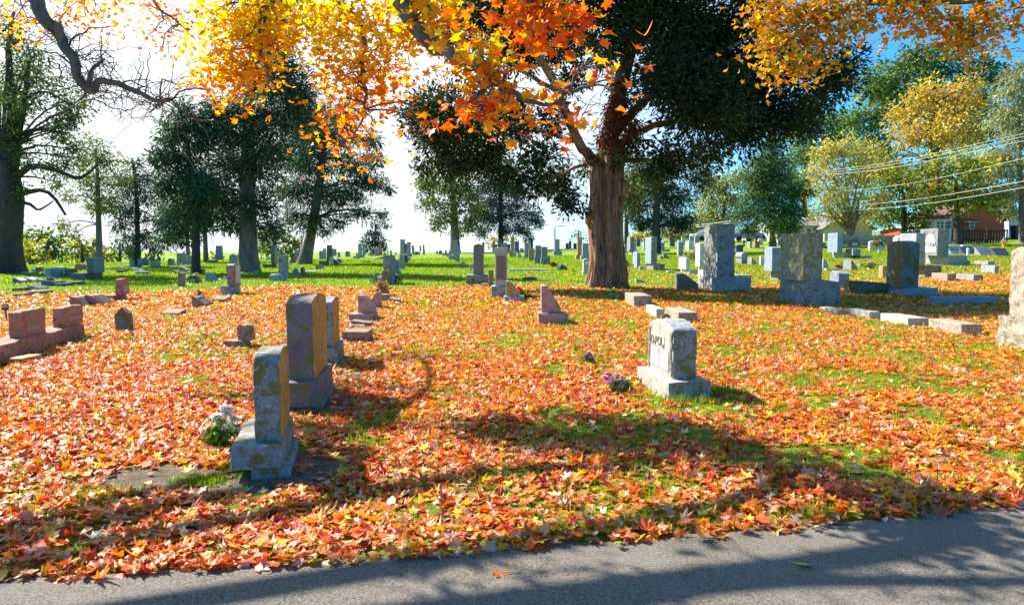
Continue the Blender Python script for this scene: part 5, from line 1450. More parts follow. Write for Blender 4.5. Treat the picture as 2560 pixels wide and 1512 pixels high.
# ---- right side
tree("pine_tree", "dark tree with black trunk close behind the cedar's right side", (1641,636), [(1641,640,22),(1641,570,20),(1642,480,14),(1645,400,6)],
     [(1640,465,62),(1700,495,56),(1590,515,44),(1720,555,36),(1655,550,50),(1600,440,52),(1680,405,52),(1745,450,40),(1610,560,26),(1700,560,30),(1575,480,34)],
     bark=M_BARK, cols=CED+DKG+[(0.09,0.11,0.03)], leaf=(0.32,0.085), cover=3.10, mat=M_NEEDLE, seed=41, limb_r=0.25)
tree("pine_tree", "thin dark trunked tree directly right of the cedar's trunk", (1566,626), [(1566,628,11),(1566,560,10),(1568,480,6)], [(1570,500,34),(1590,470,30),(1560,450,30),(1582,540,22)], bark=M_BARK, cols=CED+DKG, leaf=(0.4,0.14), cover=2.79, mat=M_NEEDLE, seed=42, Y=75, limb_r=0.3)
for args in (("yellow_bush","bright yellow bush glowing behind the dark headstone",(1600,612),[(1600,616,4),(1600,595,2)],[(1598,592,20),(1615,600,16),(1580,598,16),(1625,585,14)],BYL,43,98),
             ("yellow_bush","yellow bush right of the leaning utility pole",(1690,610),[(1690,614,4),(1690,590,2)],[(1685,585,22),(1705,595,18),(1672,598,16),(1660,580,16)],BYL+YGR,44,100),
             ("yellow_bush","yellow green bush behind the flag pole and whitish stones",(1750,606),[(1750,612,4),(1750,590,2)],[(1735,580,24),(1765,585,22),(1720,590,16),(1785,580,18)],YGR+MGR,45,102)):
    nm, lab, base, tr, bl, cl, sd, Y = args
    tree(nm, lab, base, tr, bl, bark=M_BARK, cols=cl, leaf=(0.5,0.28), cover=2.63, seed=sd, Y=Y, limb_r=0.3, flare=0.2)
tree("round_tree", "yellow green tree far behind, above the biggest rough monument", (1810,605), [(1810,606,12),(1810,540,9),(1812,480,5)],
     [(1810,465,46),(1780,510,40),(1840,500,40),(1760,545,36),(1815,550,42),(1850,440,34),(1770,470,30),(1740,570,26)], bark=M_BARK, cols=YGR+OLV, leaf=(0.5,0.24), cover=2.33, seed=46, Y=104, limb_r=0.3)
tree("round_tree", "green crown rising behind the dark conifer and the wires", (2010,600), [(2010,602,14),(2012,480,10),(2015,380,5)],
     [(2000,335,44),(2050,320,44),(2030,390,46),(1990,400,40),(2100,300,42),(2080,360,44),(2010,450,40),(1975,450,36),(2130,340,40),(2030,300,34)], bark=M_BARK, cols=MGR+OLV, leaf=(0.5,0.24), cover=2.33, seed=47, Y=104, limb_r=0.3)
tree("spruce_tree", "dense deep green conifer with a stout trunk before the white house", (1932,612), [(1932,612,16),(1931,560,13),(1930,460,9),(1930,350,3)],
     [(1930,362,34),(1916,410,50),(1948,420,50),(1946,470,62),(1892,475,46),(1930,525,66),(1988,530,42),(1872,535,40),(1930,560,50),(1985,480,36),(1880,575,22),(1975,572,24),(1900,440,40)],
     bark=M_BARKTAN, cols=MGR+DKG+[(0.05,0.10,0.03)], leaf=(0.32,0.10), cover=3.26, mat=M_NEEDLE, seed=48, limb_r=0.25, Y=66)
def fork_limbs(b, g, Y):
    def P(px, py, dy=0): return at(px, py, Y+dy) - g
    limb(b, [P(2124,600), P(2124,582), P(2105,565), P(2085,545), P(2065,510)], 0.32, 0.08, 1, 10, 9, 0.05)
    limb(b, [P(2124,595), P(2132,572), P(2142,545), P(2146,500)], 0.34, 0.1, 2, 10, 9, 0.05)
    limb(b, [P(2120,580), P(2124,555), P(2122,520)], 0.16, 0.06, 3, 8, 8, 0.05)
tree("willow_tree", "pale yellow tree with forked brown trunk over the beige house", (2124,606), [(2124,608,22),(2124,588,24),(2124,572,18)],
     [(2100,370,46),(2062,385,40),(2150,388,46),(2082,435,48),(2140,460,48),(2060,490,46),(2120,510,38),(2180,430,38),(2040,535,26),(2172,535,36),(2085,540,24),(2030,430,30),(2200,490,26),(2030,480,26)],
     bark=M_BARKTAN, cols=[(0.50,0.45,0.13),(0.38,0.36,0.10),(0.60,0.50,0.16)], leaf=(0.38,0.15), cover=2.09, seed=49, limb_r=0.3, Y=70, extra=fork_limbs, flare=0.2)
tree("maple_tree", "tall deep green tree forming the skyline on the right", (2330,598), [(2330,600,30),(2330,480,22),(2330,330,14),(2340,200,6)],
     [(2200,205,56),(2280,165,66),(2360,160,64),(2435,178,56),(2195,285,56),(2300,250,76),(2415,265,66),(2180,350,50),(2475,205,36),(2350,330,70),(2230,390,50),(2460,330,50),(2445,420,50),(2480,500,40),(2440,540,34),(2420,490,44),(2150,300,40),(2160,430,44),(2250,230,60),(2185,420,40),(2140,380,34),(2320,130,40),(2400,110,36)],
     bark=M_BARK, cols=MGR+[(0.10,0.15,0.05),(0.05,0.10,0.04)], leaf=(0.52,0.26), cover=2.79, seed=50, limb_r=0.22, Y=92)
tree("maple_tree", "yellow orange topped tree in front of the tall deep green one", (2350,597), [(2350,600,22),(2348,480,16),(2345,360,10),(2345,260,4)],
     [(2345,235,56),(2290,285,54),(2390,275,60),(2340,335,70),(2270,335,46),(2425,340,46),(2400,225,36),(2430,260,34)],
     bark=M_BARK, cols=YEL, leaf=(0.46,0.24), cover=2.48, seed=51, limb_r=0.25, Y=80)
tree("maple_tree", "green and gold lower tree beside the red house's roof", (2395,597), [(2395,598,18),(2392,520,12),(2390,450,6)],
     [(2330,425,64),(2400,420,64),(2250,415,46),(2425,480,46),(2360,490,50),(2390,512,30),(2310,480,40),(2460,495,34),(2490,520,22)],
     bark=M_BARK, cols=YGR+MGR+[(0.40,0.26,0.05)], leaf=(0.44,0.22), cover=2.48, seed=52, limb_r=0.25, Y=62)
tree("maple_tree", "bright green bushy tree left of the red house", (2262,600), [(2262,602,16),(2260,540,12),(2258,480,6)],
     [(2248,462,54),(2240,525,46),(2295,540,36),(2200,500,36),(2195,550,28),(2270,570,22),(2300,490,34),(2215,440,36)],
     bark=M_BARK, cols=MGR+[(0.16,0.22,0.04),(0.22,0.24,0.04)], leaf=(0.42,0.21), cover=2.79, seed=53, limb_r=0.25, Y=72)
tree("willow_tree", "grey green weeping tree with pale trunk at the right edge", (2557,608), [(2557,608,18),(2556,540,14),(2550,420,10),(2545,250,5)],
     [(2520,225,46),(2505,300,54),(2560,345,60),(2520,410,56),(2560,475,50),(2485,390,36),(2545,180,38),(2535,525,30),(2570,250,50),(2490,480,30),(2610,400,60),(2600,300,60),(2480,440,26)],
     bark=M_BARKGREY, cols=WIL, leaf=(0.42,0.10), cover=2.63, seed=54, limb_r=0.25, droop=1.0, Y=62)
# shrubs
def shrub(name, lab, px, py, blobs, cols, leaf, cover, seed, mat=None, Y=None):
    rng = np.random.default_rng(seed)
    g = hit(px, py)
    if Y: d = ray(px, 620); g = Vector((d[0]*Y, Y, tz(d[0]*Y, Y)))
    root = empty(name, g, lab, "shrub")
    b = MB(); bl = []
    for j, (x, y, r) in enumerate(blobs):
        c = at(x, y, g.y) - g; rw = r/F*g.y
        c.y += rng.uniform(-0.5, 0.5)*rw
        bl.append((c, rw))
        for e in range(3):
            dv = Vector(rng.normal(0, 0.5, 3))*rw
            limb(b, [Vector((rng.uniform(-.05,.05), rng.uniform(-.05,.05), -0.05)), (c+dv)*0.5, c+dv], 0.012, 0.004, seed+j+e, 4, 4, 0.03)
    b.build("stems", M_BARK, root)
    blob_foliage("foliage", bl, leaf[0], leaf[1], cover, cols, mat or M_CROWN, root, rng, 0.4, 0.1, 0.6)
shrub("garden_shrub", "low dark shrub left of the dark rough monument's base", 938, 708, [(936,692,10),(943,684,8),(932,702,7)], DKG, (0.09,0.05), 1.5, 61)
shrub("garden_shrub", "low dark shrub right of the dark rough monument's base", 993, 708, [(990,696,9),(1000,698,8),(984,700,7)], DKG, (0.09,0.05), 1.5, 62)
shrub("garden_shrub", "leafy shrub with pale blossoms between white and grey headstones", 1733, 652, [(1733,636,13),(1748,634,9),(1718,640,9),(1740,628,9)], [(0.12,0.15,0.04),(0.45,0.36,0.18),(0.2,0.2,0.06)], (0.14,0.09), 1.8, 63)
shrub("garden_shrub", "red and green leaved shrub at the cedar's right foot", 1568, 694, [(1566,680,11),(1572,668,9),(1562,690,8)], [(0.10,0.11,0.03),(0.30,0.09,0.04),(0.2,0.15,0.04)], (0.13,0.07), 0.9, 64)
shrub("garden_shrub", "small yellow green plant left of the wide dark monument", 172, 692, [(172,684,7),(180,680,6),(168,678,6)], [(0.25,0.26,0.05),(0.08,0.12,0.03)], (0.12,0.06), 1.4, 65)
shrub("garden_shrub", "dark grey conifer shrub before the white monument's left side", 2258, 612, [(2262,592,14),(2275,585,12),(2290,583,12),(2250,602,10)], SPR, (0.25,0.1), 1.8, 66, M_NEEDLE, Y=55)
# wilted planter
def wilted():
    g = hit(958, 740)
    root = empty("wilted_plant", g, "wilted brown plant curling over a small stone in the middle row", "plant")
    b = MB(); u = g.y/F
    b.lathe([(0.02,0),(9*u,0),(11*u,8*u),(8*u,14*u),(0.01,14*u)], 10, (6*u,0,0))
    b.build("planter", ST['brown'], root)
    rng = np.random.default_rng(8); V=[];
    b2 = MB()
    tips = []
    for k in range(11):
        a = rng.uniform(0, 6.28); r = rng.uniform(6, 22)*u; h = rng.uniform(14, 40)*u
        p = [Vector((0,0,8*u)), Vector((math.cos(a)*r*0.5, math.sin(a)*r*0.3, h)), Vector((math.cos(a)*r, math.sin(a)*r*0.5, h*0.75))]
        limb(b2, p, 0.008, 0.004, k*2.2, 5, 4, 0.02); tips += [p[1], p[2]]
    b2.build("stems", simple_mat("dry stem", (0.30,0.17,0.08)), root)
    blob_foliage("dry_leaves", [(t, 7*u) for t in tips], 0.11, 0.05, 1.4, [(0.42,0.2,0.07),(0.3,0.14,0.06),(0.5,0.3,0.1)], M_PETAL, root, rng, 0.6, 0.5, 0.5, 3)
wilted()

# ------------------------------------------------------------------ maple boughs overhead
def maple(name, label, foot, trunk_top, limbs, clusters, seed, twig_targets=(), lmat=None, lsize=1.0, dens=1.0, bare=False):
    rng = np.random.default_rng(seed)
    g = Vector((foot[0], foot[1], tz(*foot)))
    root = empty(name, g, label, "tree")
    b = MB()
    fluted_trunk(b, [Vector((0,0,-0.2)), Vector((0.05,0,1.5)), Vector(trunk_top)*0.6+Vector((0,0,0.2)), Vector(trunk_top)], [0.42,0.34,0.28,0.2], seed*0.77, 24, 0.08, 0.5, 18)
    nodes = []
    for li, (pts, r0, r1) in enumerate(limbs):
        P = [Vector(trunk_top)] if pts[0] == 'T' else []
        for q in pts:
            if q == 'T': continue
            P.append(at(*q) - g if len(q) == 3 else Vector(q[1:]) - g)
        q = limb(b, P, r0, r1, seed+li*5.3, max(12, 5*len(P)), 9, 0.05)
        nodes += q[3:]
        if li == 0 and bare:
            for t in range(len(q)//3, len(q)):
                for e in range(2):
                    d = Vector((rng.normal(0,1), rng.normal(0,0.5), rng.normal(0.1,0.9))).normalized()*rng.uniform(0.25, 0.75)
                    w = limb(b, [q[t], q[t]+d*0.5+Vector((0,0,rng.uniform(-.08,.12))), q[t]+d], 0.007, 0.0025, t*3.1+e*1.9, 7, 4, 0.10)
                    for f in range(2):
                        dd = Vector((rng.normal(0,1), rng.normal(0,0.5), rng.normal(0,0.9))).normalized()*rng.uniform(0.12, 0.35)
                        limb(b, [w[2+f*2], w[2+f*2]+dd*0.5, w[2+f*2]+dd], 0.004, 0.002, t+e*7.7+f, 4, 4, 0.05)
    V_, F_, C_ = [], [], []; off = 0
    for (px, py, rx, ry, dist, n, names, w) in clusters:
        n = int(n*(1.45 if 7 <= dist < 9 else 1.1)*dens) if py > -40 else int(n*0.6)
        c = at(px, py, dist) - g; sx, sy = rx/F*dist, ry/F*dist
        # a twig from the nearest limb node
        near = sorted(nodes, key=lambda q: (q-c).length + max(0, (c.z-q.z))*0.5)[0]
        mid = near.lerp(c, 0.5) + Vector((rng.uniform(-.1,.1), rng.uniform(-.1,.1), 0.06))
        tw = limb(b, [near, mid, c+Vector((0,0,sy*0.3))], 0.014, 0.006, px*0.1+py, 7, 5, 0.04)
        for e in range(3 + n//25):
            d = Vector((rng.normal(0, sx*0.6), rng.normal(0, sx*0.6), rng.normal(-sy*0.2, sy*0.55)))
            a = tw[rng.integers(3, 8)]
            limb(b, [a, a+d*0.55+Vector((0,0,0.03)), c+d], 0.006, 0.0025, e+px, 4, 4, 0.02)
        # leaves in drooping sprays
        k = max(2, n//7)
        u = rng.normal(0, 1, (k,3)); u /= np.maximum(np.linalg.norm(u, axis=1)[:,None], 1e-6); u *= rng.uniform(0.1, 1.0, (k,1))**0.6
        sc = np.array(c) + u*np.array([sx, sx*0.9, sy])
        idx = rng.integers(0, k, n)
        P = sc[idx] + rng.normal(0, 1, (n,3))*np.array([0.17,0.17,0.12])*(dist/8)**0.5
        R = rot_mats(n, 0.9, rng)
        size = rng.uniform(0.06, 0.112, n)*(1.25 if dist < 7 else 1.0)*lsize
        V, Fc, kf = leaf_cloud(P, size, R, OUT_FULL, rng, 0.4)
        col = pal_pick(names, w, n, rng, 0.16)
        V_.append(V); F_.append(Fc+off); C_.append(np.repeat(col, kf, 0)); off += len(V)
    for (pts, r0, r1) in twig_targets:
        limb(b, [at(*q)-g for q in pts], r0, r1, pts[0][0]*0.37, 12, 5, 0.05)
    b.build("trunk", M_BARKMAPLE, root, smooth=True)
    mesh_np("crown", np.concatenate(V_), np.concatenate(F_), lmat or M_MAPLE, np.concatenate(C_), root)
    return root

Ye = (['yellow','gold','olive'], [7,2,0.6]); Go = (['gold','yellow','orange'], [5,4,2]); Or = (['orange','gold','redor'], [5,4,0.8])
Ro = (['redor','orange','gold'], [3,6,1]); Rd = (['red','redor','orange'], [3,4,2]); Dk = (['bronze','olive','gold','orange'], [6,4,1.5,1.5])  # Dk: shade of the right bough painted into its leaf colours
MA = []
def cl(px, py, rx, ry, d, n, p): MA.append((px, py, rx, ry, d, n, p[0], p[1]))
for a in ((30,30,48,45,10,75,Go),(70,55,30,26,10,30,Or),(20,75,20,14,10,14,Or),(165,18,55,24,11,80,Go),(240,28,55,28,11,90,Or),(215,50,40,20,11,40,Or),(290,20,30,25,11,30,Go),
          (350,22,36,26,13,55,Ro),(405,55,52,30,13,75,Ro),(445,35,30,25,13,36,Rd),(370,92,26,18,13,22,Ro),(478,72,26,12,13,12,Rd),(405,122,38,8,13,10,Ro),(462,118,20,8,13,8,Or),(420,85,30,15,13,22,Ro),
          (555,30,55,38,8,150,Ye),(640,35,64,44,8,210,Ye),(600,105,58,46,8,180,Ye),(670,125,46,52,8,140,Go),(560,190,56,36,8,150,Go),(622,185,52,44,8,150,Go),(525,228,28,16,8,34,Or),(600,246,36,12,8,34,Or),(540,140,40,30,8,80,Go),(690,60,40,40,8,90,Ye),
          (760,35,54,38,8,150,Ye),(845,40,56,38,7.5,150,Ye),(820,115,56,46,8,150,Ye),(880,175,46,46,8,130,Go),(800,60,50,40,8,90,Ye),(870,262,36,36,8,75,Or),(925,225,46,46,8,110,Or),(955,125,40,46,7.5,100,Go),(945,50,44,36,7.5,110,Go),(1000,180,24,22,8,26,Ro),
          (830,315,26,26,8,32,Or),(872,335,28,36,8,44,Or),(880,392,22,30,8,30,Or),(822,375,18,14,8,12,Go),(930,300,20,24,8,18,Ro),(840,200,36,30,8,60,Go),(960,190,30,30,8,40,Ro),
          (1030,18,50,22,6.5,80,Ye),(1085,38,52,32,6.5,95,Go),(1000,85,40,34,6.8,70,Go),(1120,75,34,20,6,36,Or),(1010,130,24,24,7,22,Go),(1060,10,40,14,6.5,40,Ye),
          (1205,150,52,36,5.6,80,Go),(1165,185,30,20,5.6,26,Or),(1240,195,30,24,5.6,34,Or),(1200,215,30,12,5.6,16,Or),(1190,262,40,18,5.4,30,Ro),(1205,300,26,26,5.4,28,Ro),(1160,262,14,10,5.4,8,Or),(1258,262,12,12,5.4,7,Ro),
          (1035,275,18,16,7.5,14,Ro),(1045,305,12,14,7.5,9,Or),(1105,95,36,36,7,36,Ro),(1150,110,20,24,6.5,18,Ro),
          (1290,20,40,22,5,40,Ro),(1340,30,50,28,5,60,Ro),(1400,45,40,32,5,54,Ro),(1375,85,36,22,5,32,Ro),(1430,15,28,16,5,22,Rd),(1270,55,22,14,5,14,Ro),(1345,100,16,14,5,10,Ro),(1420,100,10,10,5,5,Ro),
          (1390,215,16,12,6,8,Or),(1405,285,26,22,6,26,Ro),(1430,300,14,12,6,9,Ro),(1340,250,26,14,6,14,Or),(1495,150,18,12,6,7,Ro),(1512,170,16,14,6,8,Ro),(1530,225,8,8,6,3,Or),(1310,160,10,8,6,3,Ro),(1395,235,10,10,6,4,Ro),(1545,200,6,6,6,2,Or),
          # boughs above the frame: they throw the dappled shade on the lane
          (600,-120,120,60,8,160,Ye),(850,-120,120,60,7.5,160,Ye),(1060,-110,100,50,6.5,100,Go),(300,-90,110,50,11,90,Go)):
    cl(*a)
SH = []      # boughs overhead given in world space -> clusters by pixel at depth
def over(x, y, z, r, n, p):
    # express as an (px,py,dist) cluster
    dz = np.array([x, y, z-CAM_Z]); 
    Yd = y
    px = 1280 + F*x/(y*math.cos(PITCH) - (z-CAM_Z)*math.sin(PITCH)) if False else None
for x, y, z, r, n in ((-3.6,6.6,5.4,0.8,150),(-2.6,6.9,5.9,0.8,150),(-1.6,7.4,6.2,0.7,130),(-3.0,7.6,6.4,0.8,130),(-0.8,8.2,6.6,0.7,110),(-4.4,6.2,5.2,0.7,120),(-2.0,6.2,5.2,0.45,70),(-1.2,9.0,6.6,0.7,110),(0.4,9.2,6.8,0.8,120),(1.0,10.2,7.2,0.8,120),(-5.2,6.6,5.8,0.8,110)):
    d = ray(1280, 756)
    v = np.array([x, y, z-CAM_Z]); zc = v @ FW; px = 1280 + F*(v @ RT)/zc; py = 756 - F*(v @ UP)/zc
    MA.append((px, py, r*F/y, r*0.6*F/y, y, int(n*0.6), Go[0], Go[1]))
maple("maple_tree", "orange and gold maple whose boughs hang across the top of the photo", (-9.0, 4.5), (0.6,0.3,4.6), [
    (['T',(-120,-330,8.6),(40,-70,8.2),(82,0,8.0),(118,45,8),(150,78,8),(165,115,8),(195,185,8),(219,222,8),(253,203,8),(301,214,8),(359,238,8),(404,254,8),(425,250,8)], 0.105, 0.014),
    (['T',(-200,-400,9.5),(200,-160,10.8),(330,-60,12),(400,20,13),(450,60,13)], 0.09, 0.010),
    (['T',(-50,-420,8.4),(350,-260,8.2),(678,-40,8),(662,20,8),(657,86,8),(657,144,8),(671,185,8),(698,240,8)], 0.10, 0.006),
    (['T',(200,-520,8),(620,-260,8),(850,10,8),(898,68,8),(905,137,8),(910,200,8),(915,264,8),(885,350,8)], 0.10, 0.006),
    (['T',(300,-600,7.4),(800,-260,7),(1004,10,6.5),(1038,62,6.5),(1090,116,6.4),(1134,151,6.2),(1192,171,6),(1261,212,5.8),(1302,250,6),(1370,262,6),(1420,235,6)], 0.11, 0.008),
    (['T',(400,-800,6.6),(900,-500,5.8),(1200,-160,5.2),(1300,-20,5),(1390,50,5)], 0.09, 0.008),
    (['T',('w',-6.5,5.6,5.6),('w',-4.0,6.6,5.6),('w',-2.0,7.2,6.2),('w',0.2,9.0,6.9),('w',1.2,10.4,7.3)], 0.11, 0.012)],
    MA, 71, [
    ([(165,115,8),(195,92,8),(240,70,8),(290,66,8)], 0.016, 0.004), ([(195,185,8),(150,140,8),(110,130,8),(72,150,8)], 0.014, 0.004),
    ([(219,222,8),(228,190,8),(240,160,8),(262,148,8)], 0.030, 0.014), ([(219,222,8),(205,250,8),(180,262,8),(110,300,8)], 0.018, 0.004),
    ([(198,255,8),(240,250,8),(300,275,8),(345,305,8)], 0.010, 0.003), ([(359,238,8),(365,215,8),(370,170,8),(372,130,8)], 0.010, 0.004),
    ([(404,254,8),(398,225,8),(410,202,8),(450,210,8),(485,206,8)], 0.014, 0.004), ([(301,214,8),(330,205,8),(365,216,8)], 0.010, 0.005),
    ([(240,160,8),(260,110,8),(250,90,8)], 0.010, 0.003), ([(205,170,8),(190,130,8),(225,110,8),(265,130,8)], 0.010, 0.003),
    ([(150,160,8),(150,200,8),(160,230,8),(130,270,8)], 0.010, 0.003), ([(118,145,8),(140,172,8),(165,168,8)], 0.010, 0.003),
    ([(404,254,8),(430,275,8),(450,340,8),(490,430,8)], 0.008, 0.004), ([(450,320,8),(470,300,8),(485,285,8)], 0.006, 0.002), ([(445,330,8),(470,345,8),(490,330,8)], 0.006, 0.002),
    ([(262,130,8),(285,150,8),(290,180,8)], 0.008, 0.002), ([(230,150,8),(270,170,8),(300,160,8)], 0.007, 0.002), ([(320,225,8),(300,260,8),(302,320,8)], 0.006, 0.002),
    ([(698,240,8),(690,270,8),(660,265,8)], 0.006, 0.002), ([(698,240,8),(705,290,8),(660,310,8)], 0.006, 0.002), ([(705,285,8),(730,310,8),(745,345,8)], 0.006, 0.002)], bare=True)
MA2 = []
for a in ((1920,30,44,34,10.5,110,Dk),(1990,25,56,34,10.5,150,Dk),(2080,25,56,34,10.5,150,Dk),(2150,25,50,34,10.5,130,Dk),(2195,25,24,22,10.5,40,Dk),(1925,80,36,24,10.5,70,Dk),(1990,80,50,32,10.5,120,Dk),(2060,75,52,28,10.5,110,Dk),(2130,70,40,26,10.5,70,Dk),
          (1950,130,46,26,10.5,80,Dk),(2010,135,46,30,10.5,90,Dk),(2062,150,20,22,10.5,30,Dk),(1925,180,28,20,10.5,34,Go),(1985,180,40,22,10.5,50,Dk),(2030,180,20,14,10.5,18,Go),(1885,125,18,10,10.5,12,Go),(2140,110,20,12,10.5,12,Dk),
          (2260,30,34,30,10.5,80,Dk),(2250,70,24,20,10.5,40,Dk),(2330,50,54,32,10.5,120,Dk),(2400,60,50,36,10.5,120,Dk),(2470,40,54,32,10.5,120,Dk),(2535,45,36,34,10.5,80,Dk),(2420,105,44,28,10.5,80,Dk),(2455,130,26,22,10.5,44,Go),(2540,85,26,16,10.5,26,Dk),(2390,85,40,24,10.5,50,Dk),(2320,80,30,14,10.5,30,Dk),(2280,15,50,20,10.5,60,Dk),
          (2200,-90,120,50,10,260,Dk),(2420,-80,110,50,10,260,Dk),(2000,-120,130,60,12,320,Dk),(2200,-170,140,60,12.5,320,Dk),(1850,-160,110,60,12,260,Dk),(2400,-180,120,60,12.5,260,Dk),(2050,-220,140,60,13,300,Dk),(1950,-60,70,30,12,160,Dk),(2250,-50,90,24,11.5,160,Dk)):  # unseen leaf clusters above the frame, added to shade the bough below
    MA2.append((a[0],a[1],a[2],a[3],a[4],a[5],a[6][0],a[6][1]))
maple("maple_tree", "gold maple with shade darkened leaves whose bough fills the top right corner", (13.5, 5.0), (-0.5,0.4,4.4), [
    (['T',(2900,-200,9.5),(2560,-40,10.2),(2370,-2,10.5),(2285,2,10.5),(2150,15,10.5),(2020,60,10.5),(1950,130,10.5)], 0.13, 0.01),
    (['T',(2800,-260,9.8),(2520,-60,10.5),(2440,40,10.5),(2430,120,10.5)], 0.07, 0.008)], MA2, 72, lmat=M_MAPLE_SHADED, lsize=1.25, dens=1.25)

# ------------------------------------------------------------------ flowers, flag, small things
def flower_bunch(name, label, px, py, heads, cols, greens, seed, head_r=0.035, vase=None, stem_h=None, cat="flowers"):
    """heads: [(px,py,col index)]"""
    rng = np.random.default_rng(seed)
    g = hit(px, py); Y = g.y; u = Y/F
    root = empty(name, g, label, cat)
    b = MB(); gl = []
    P, D, C = [], [], []
    top = Vector((0,0,0.02))
    if vase:
        r, h = vase
        v = MB(); v.lathe([(r*0.6,-0.02),(r*0.7,h*0.3),(r,h),(r*0.85,h),(0.01,h*0.9)], 14)
        v.build("vase", simple_mat("pale vase", (0.72,0.72,0.70), 0.4), root, smooth=True); top = Vector((0,0,h*0.9))
    V_, C_ = [], []
    for (hx, hy, ci) in heads:
        c = at(hx, hy, Y) - g + Vector((0, rng.uniform(-0.06, 0.06), 0))
        limb(b, [top, top.lerp(c, 0.6)+Vector((0,0,0.01)), c], 0.004, 0.003, hx*0.3, 4, 4, 0.005)
        gl.append(c*0.6 + top*0.4)
        n = 60
        d = rng.normal(0, 1, (n,3)); d /= np.linalg.norm(d, axis=1)[:,None]; d[:,2] = np.abs(d[:,2])*0.9 - 0.25
        s = np.cross(d, rng.normal(0,1,(n,3))); s /= np.linalg.norm(s, axis=1)[:,None]
        up = np.cross(d, s)
        L = head_r*rng.uniform(0.7, 1.15, n)[:,None]; w = L*0.75
        p0 = np.array(c) + d*0.1*L
        V_.append(np.stack([p0, p0+d*L*0.6+s*w*0.5+up*w*0.2, p0+d*L+up*w*0.35, p0+d*L*0.6-s*w*0.5+up*w*0.2], 1).reshape(-1,3))
        cc = np.array(cols[ci])*np.exp(rng.normal(0,0.15,(n,1)))
        C_.append(np.clip(cc, 0, 0.92))
    b.build("stems", simple_mat("green stem", (0.08,0.14,0.03)), root)
    V = np.concatenate(V_); mesh_np("blossoms", V, np.arange(len(V)).reshape(-1,4), M_PETAL, np.concatenate(C_), root)
    if greens:
        blob_foliage("foliage", [(c, max(0.03, head_r*1.5)) for c in gl], greens[0], greens[0]*0.5, greens[1], [(0.10,0.25,0.03),(0.20,0.38,0.05),(0.07,0.17,0.02)], M_PETAL, root, rng, 0.6, 0.1, 0.7, 4)
    return root
WH = [(0.85,0.78,0.72),(0.85,0.62,0.50)]
flower_bunch("flower_plant", "pale cream rose plant with fresh green leaves beside the nearest headstone", 560, 1118,
    [(563,1020,0),(540,1043,0),(585,1046,0),(530,1066,1),(548,1063,1),(520,1085,0),(590,1072,0),(572,1066,0),(510,1080,1),(543,1075,0),(570,1030,0)], WH, (0.065,1.3), 81, 0.05)
flower_bunch("flower_bunch", "pink and purple flower bunch lying by the sunlit arched headstone", 1552, 982,
    [(1520,938,0),(1530,945,0),(1540,940,0),(1548,950,0),(1535,958,0),(1545,965,0),(1556,952,2),(1562,960,1),(1568,966,1),(1575,972,1),(1554,944,0),(1525,955,0),(1560,975,2),(1580,978,1),(1512,944,0),(1550,972,0)],
    [(0.80,0.42,0.55),(0.45,0.33,0.75),(0.72,0.55,0.75)], (0.05,1.5), 82, 0.045)
flower_bunch("flower_bunch", "tiny dark purple flowers alone among the leaves left of the arched headstone", 1471, 906, [(1466,890,0),(1473,886,0),(1478,895,0),(1470,898,0)], [(0.22,0.10,0.40)], (0.05,1.2), 83, 0.04)
flower_bunch("flower_bunch", "purple flower beside the nameplate marker", 907, 752, [(902,738,0),(908,736,0),(910,742,1),(905,745,1)], [(0.55,0.12,0.62),(0.75,0.55,0.70)], (0.05,1.2), 84, 0.05)
flower_bunch("wreath", "red flowers on a dark wreath by the yellow lichen marker", 1312, 748, [(1297,720,0),(1302,725,0),(1306,731,0),(1299,730,0),(1310,736,1),(1318,742,1),(1322,740,1)], [(0.70,0.03,0.04),(0.10,0.09,0.05)], (0.07,2.0), 85, 0.06)
flower_bunch("flower_bunch", "white and pink flowers in a pot between two slant markers", 482, 708, [(474,690,0),(480,688,0),(487,690,0),(476,696,0),(484,696,1),(489,685,1),(470,693,0)], [(0.82,0.78,0.74),(0.80,0.45,0.35)], (0.09,1.6), 86, 0.08, (0.10,0.18))
flower_bunch("flower_vase", "pink flowers in a white vase in the left shade", 125, 714, [(121,697,0),(127,696,0),(124,701,0),(129,701,1),(120,702,1)], [(0.72,0.28,0.30),(0.80,0.60,0.58)], (0.06,1.0), 87, 0.09, (0.09,0.2))
flower_bunch("flower_bunch", "red flowers beside the small smooth stone left of the cedar", 1383, 668, [(1379,660,0),(1384,658,0),(1387,662,0),(1382,664,0)], [(0.55,0.10,0.08)], (0.10,1.6), 88, 0.11)
flower_bunch("flower_bunch", "lilac flower mound right of the red flowers before the cedar", 1404, 675, [(1398,668,0),(1404,664,0),(1410,667,0),(1402,671,0),(1408,672,0),(1413,671,0),(1396,672,1)], [(0.45,0.36,0.62),(0.60,0.55,0.70)], (0.10,1.0), 89, 0.12)
flower_bunch("flower_bunch", "red and dark flowers on the ground right of the grey slant stone", 2107, 672, [(2095,666,0),(2101,668,0),(2114,667,1),(2120,666,1),(2108,669,2)], [(0.50,0.06,0.06),(0.14,0.06,0.10),(0.6,0.35,0.1)], (0.12,1.2), 90, 0.12)
flower_bunch("flower_bunch", "pale pink flowers right of the rough slant stone", 2176, 672, [(2172,657,0),(2178,656,0),(2182,661,0),(2170,664,1)], [(0.75,0.48,0.40),(0.6,0.5,0.3)], (0.14,1.6), 91, 0.12)
flower_bunch("flower_vase", "red flowers in a tall white vase left of the white monument", 2198, 636, [(2190,607,0),(2196,605,0),(2200,609,0),(2204,612,1),(2186,610,1)], [(0.65,0.04,0.07),(0.35,0.08,0.10)], (0.15,1.2), 92, 0.17, (0.14,0.72))
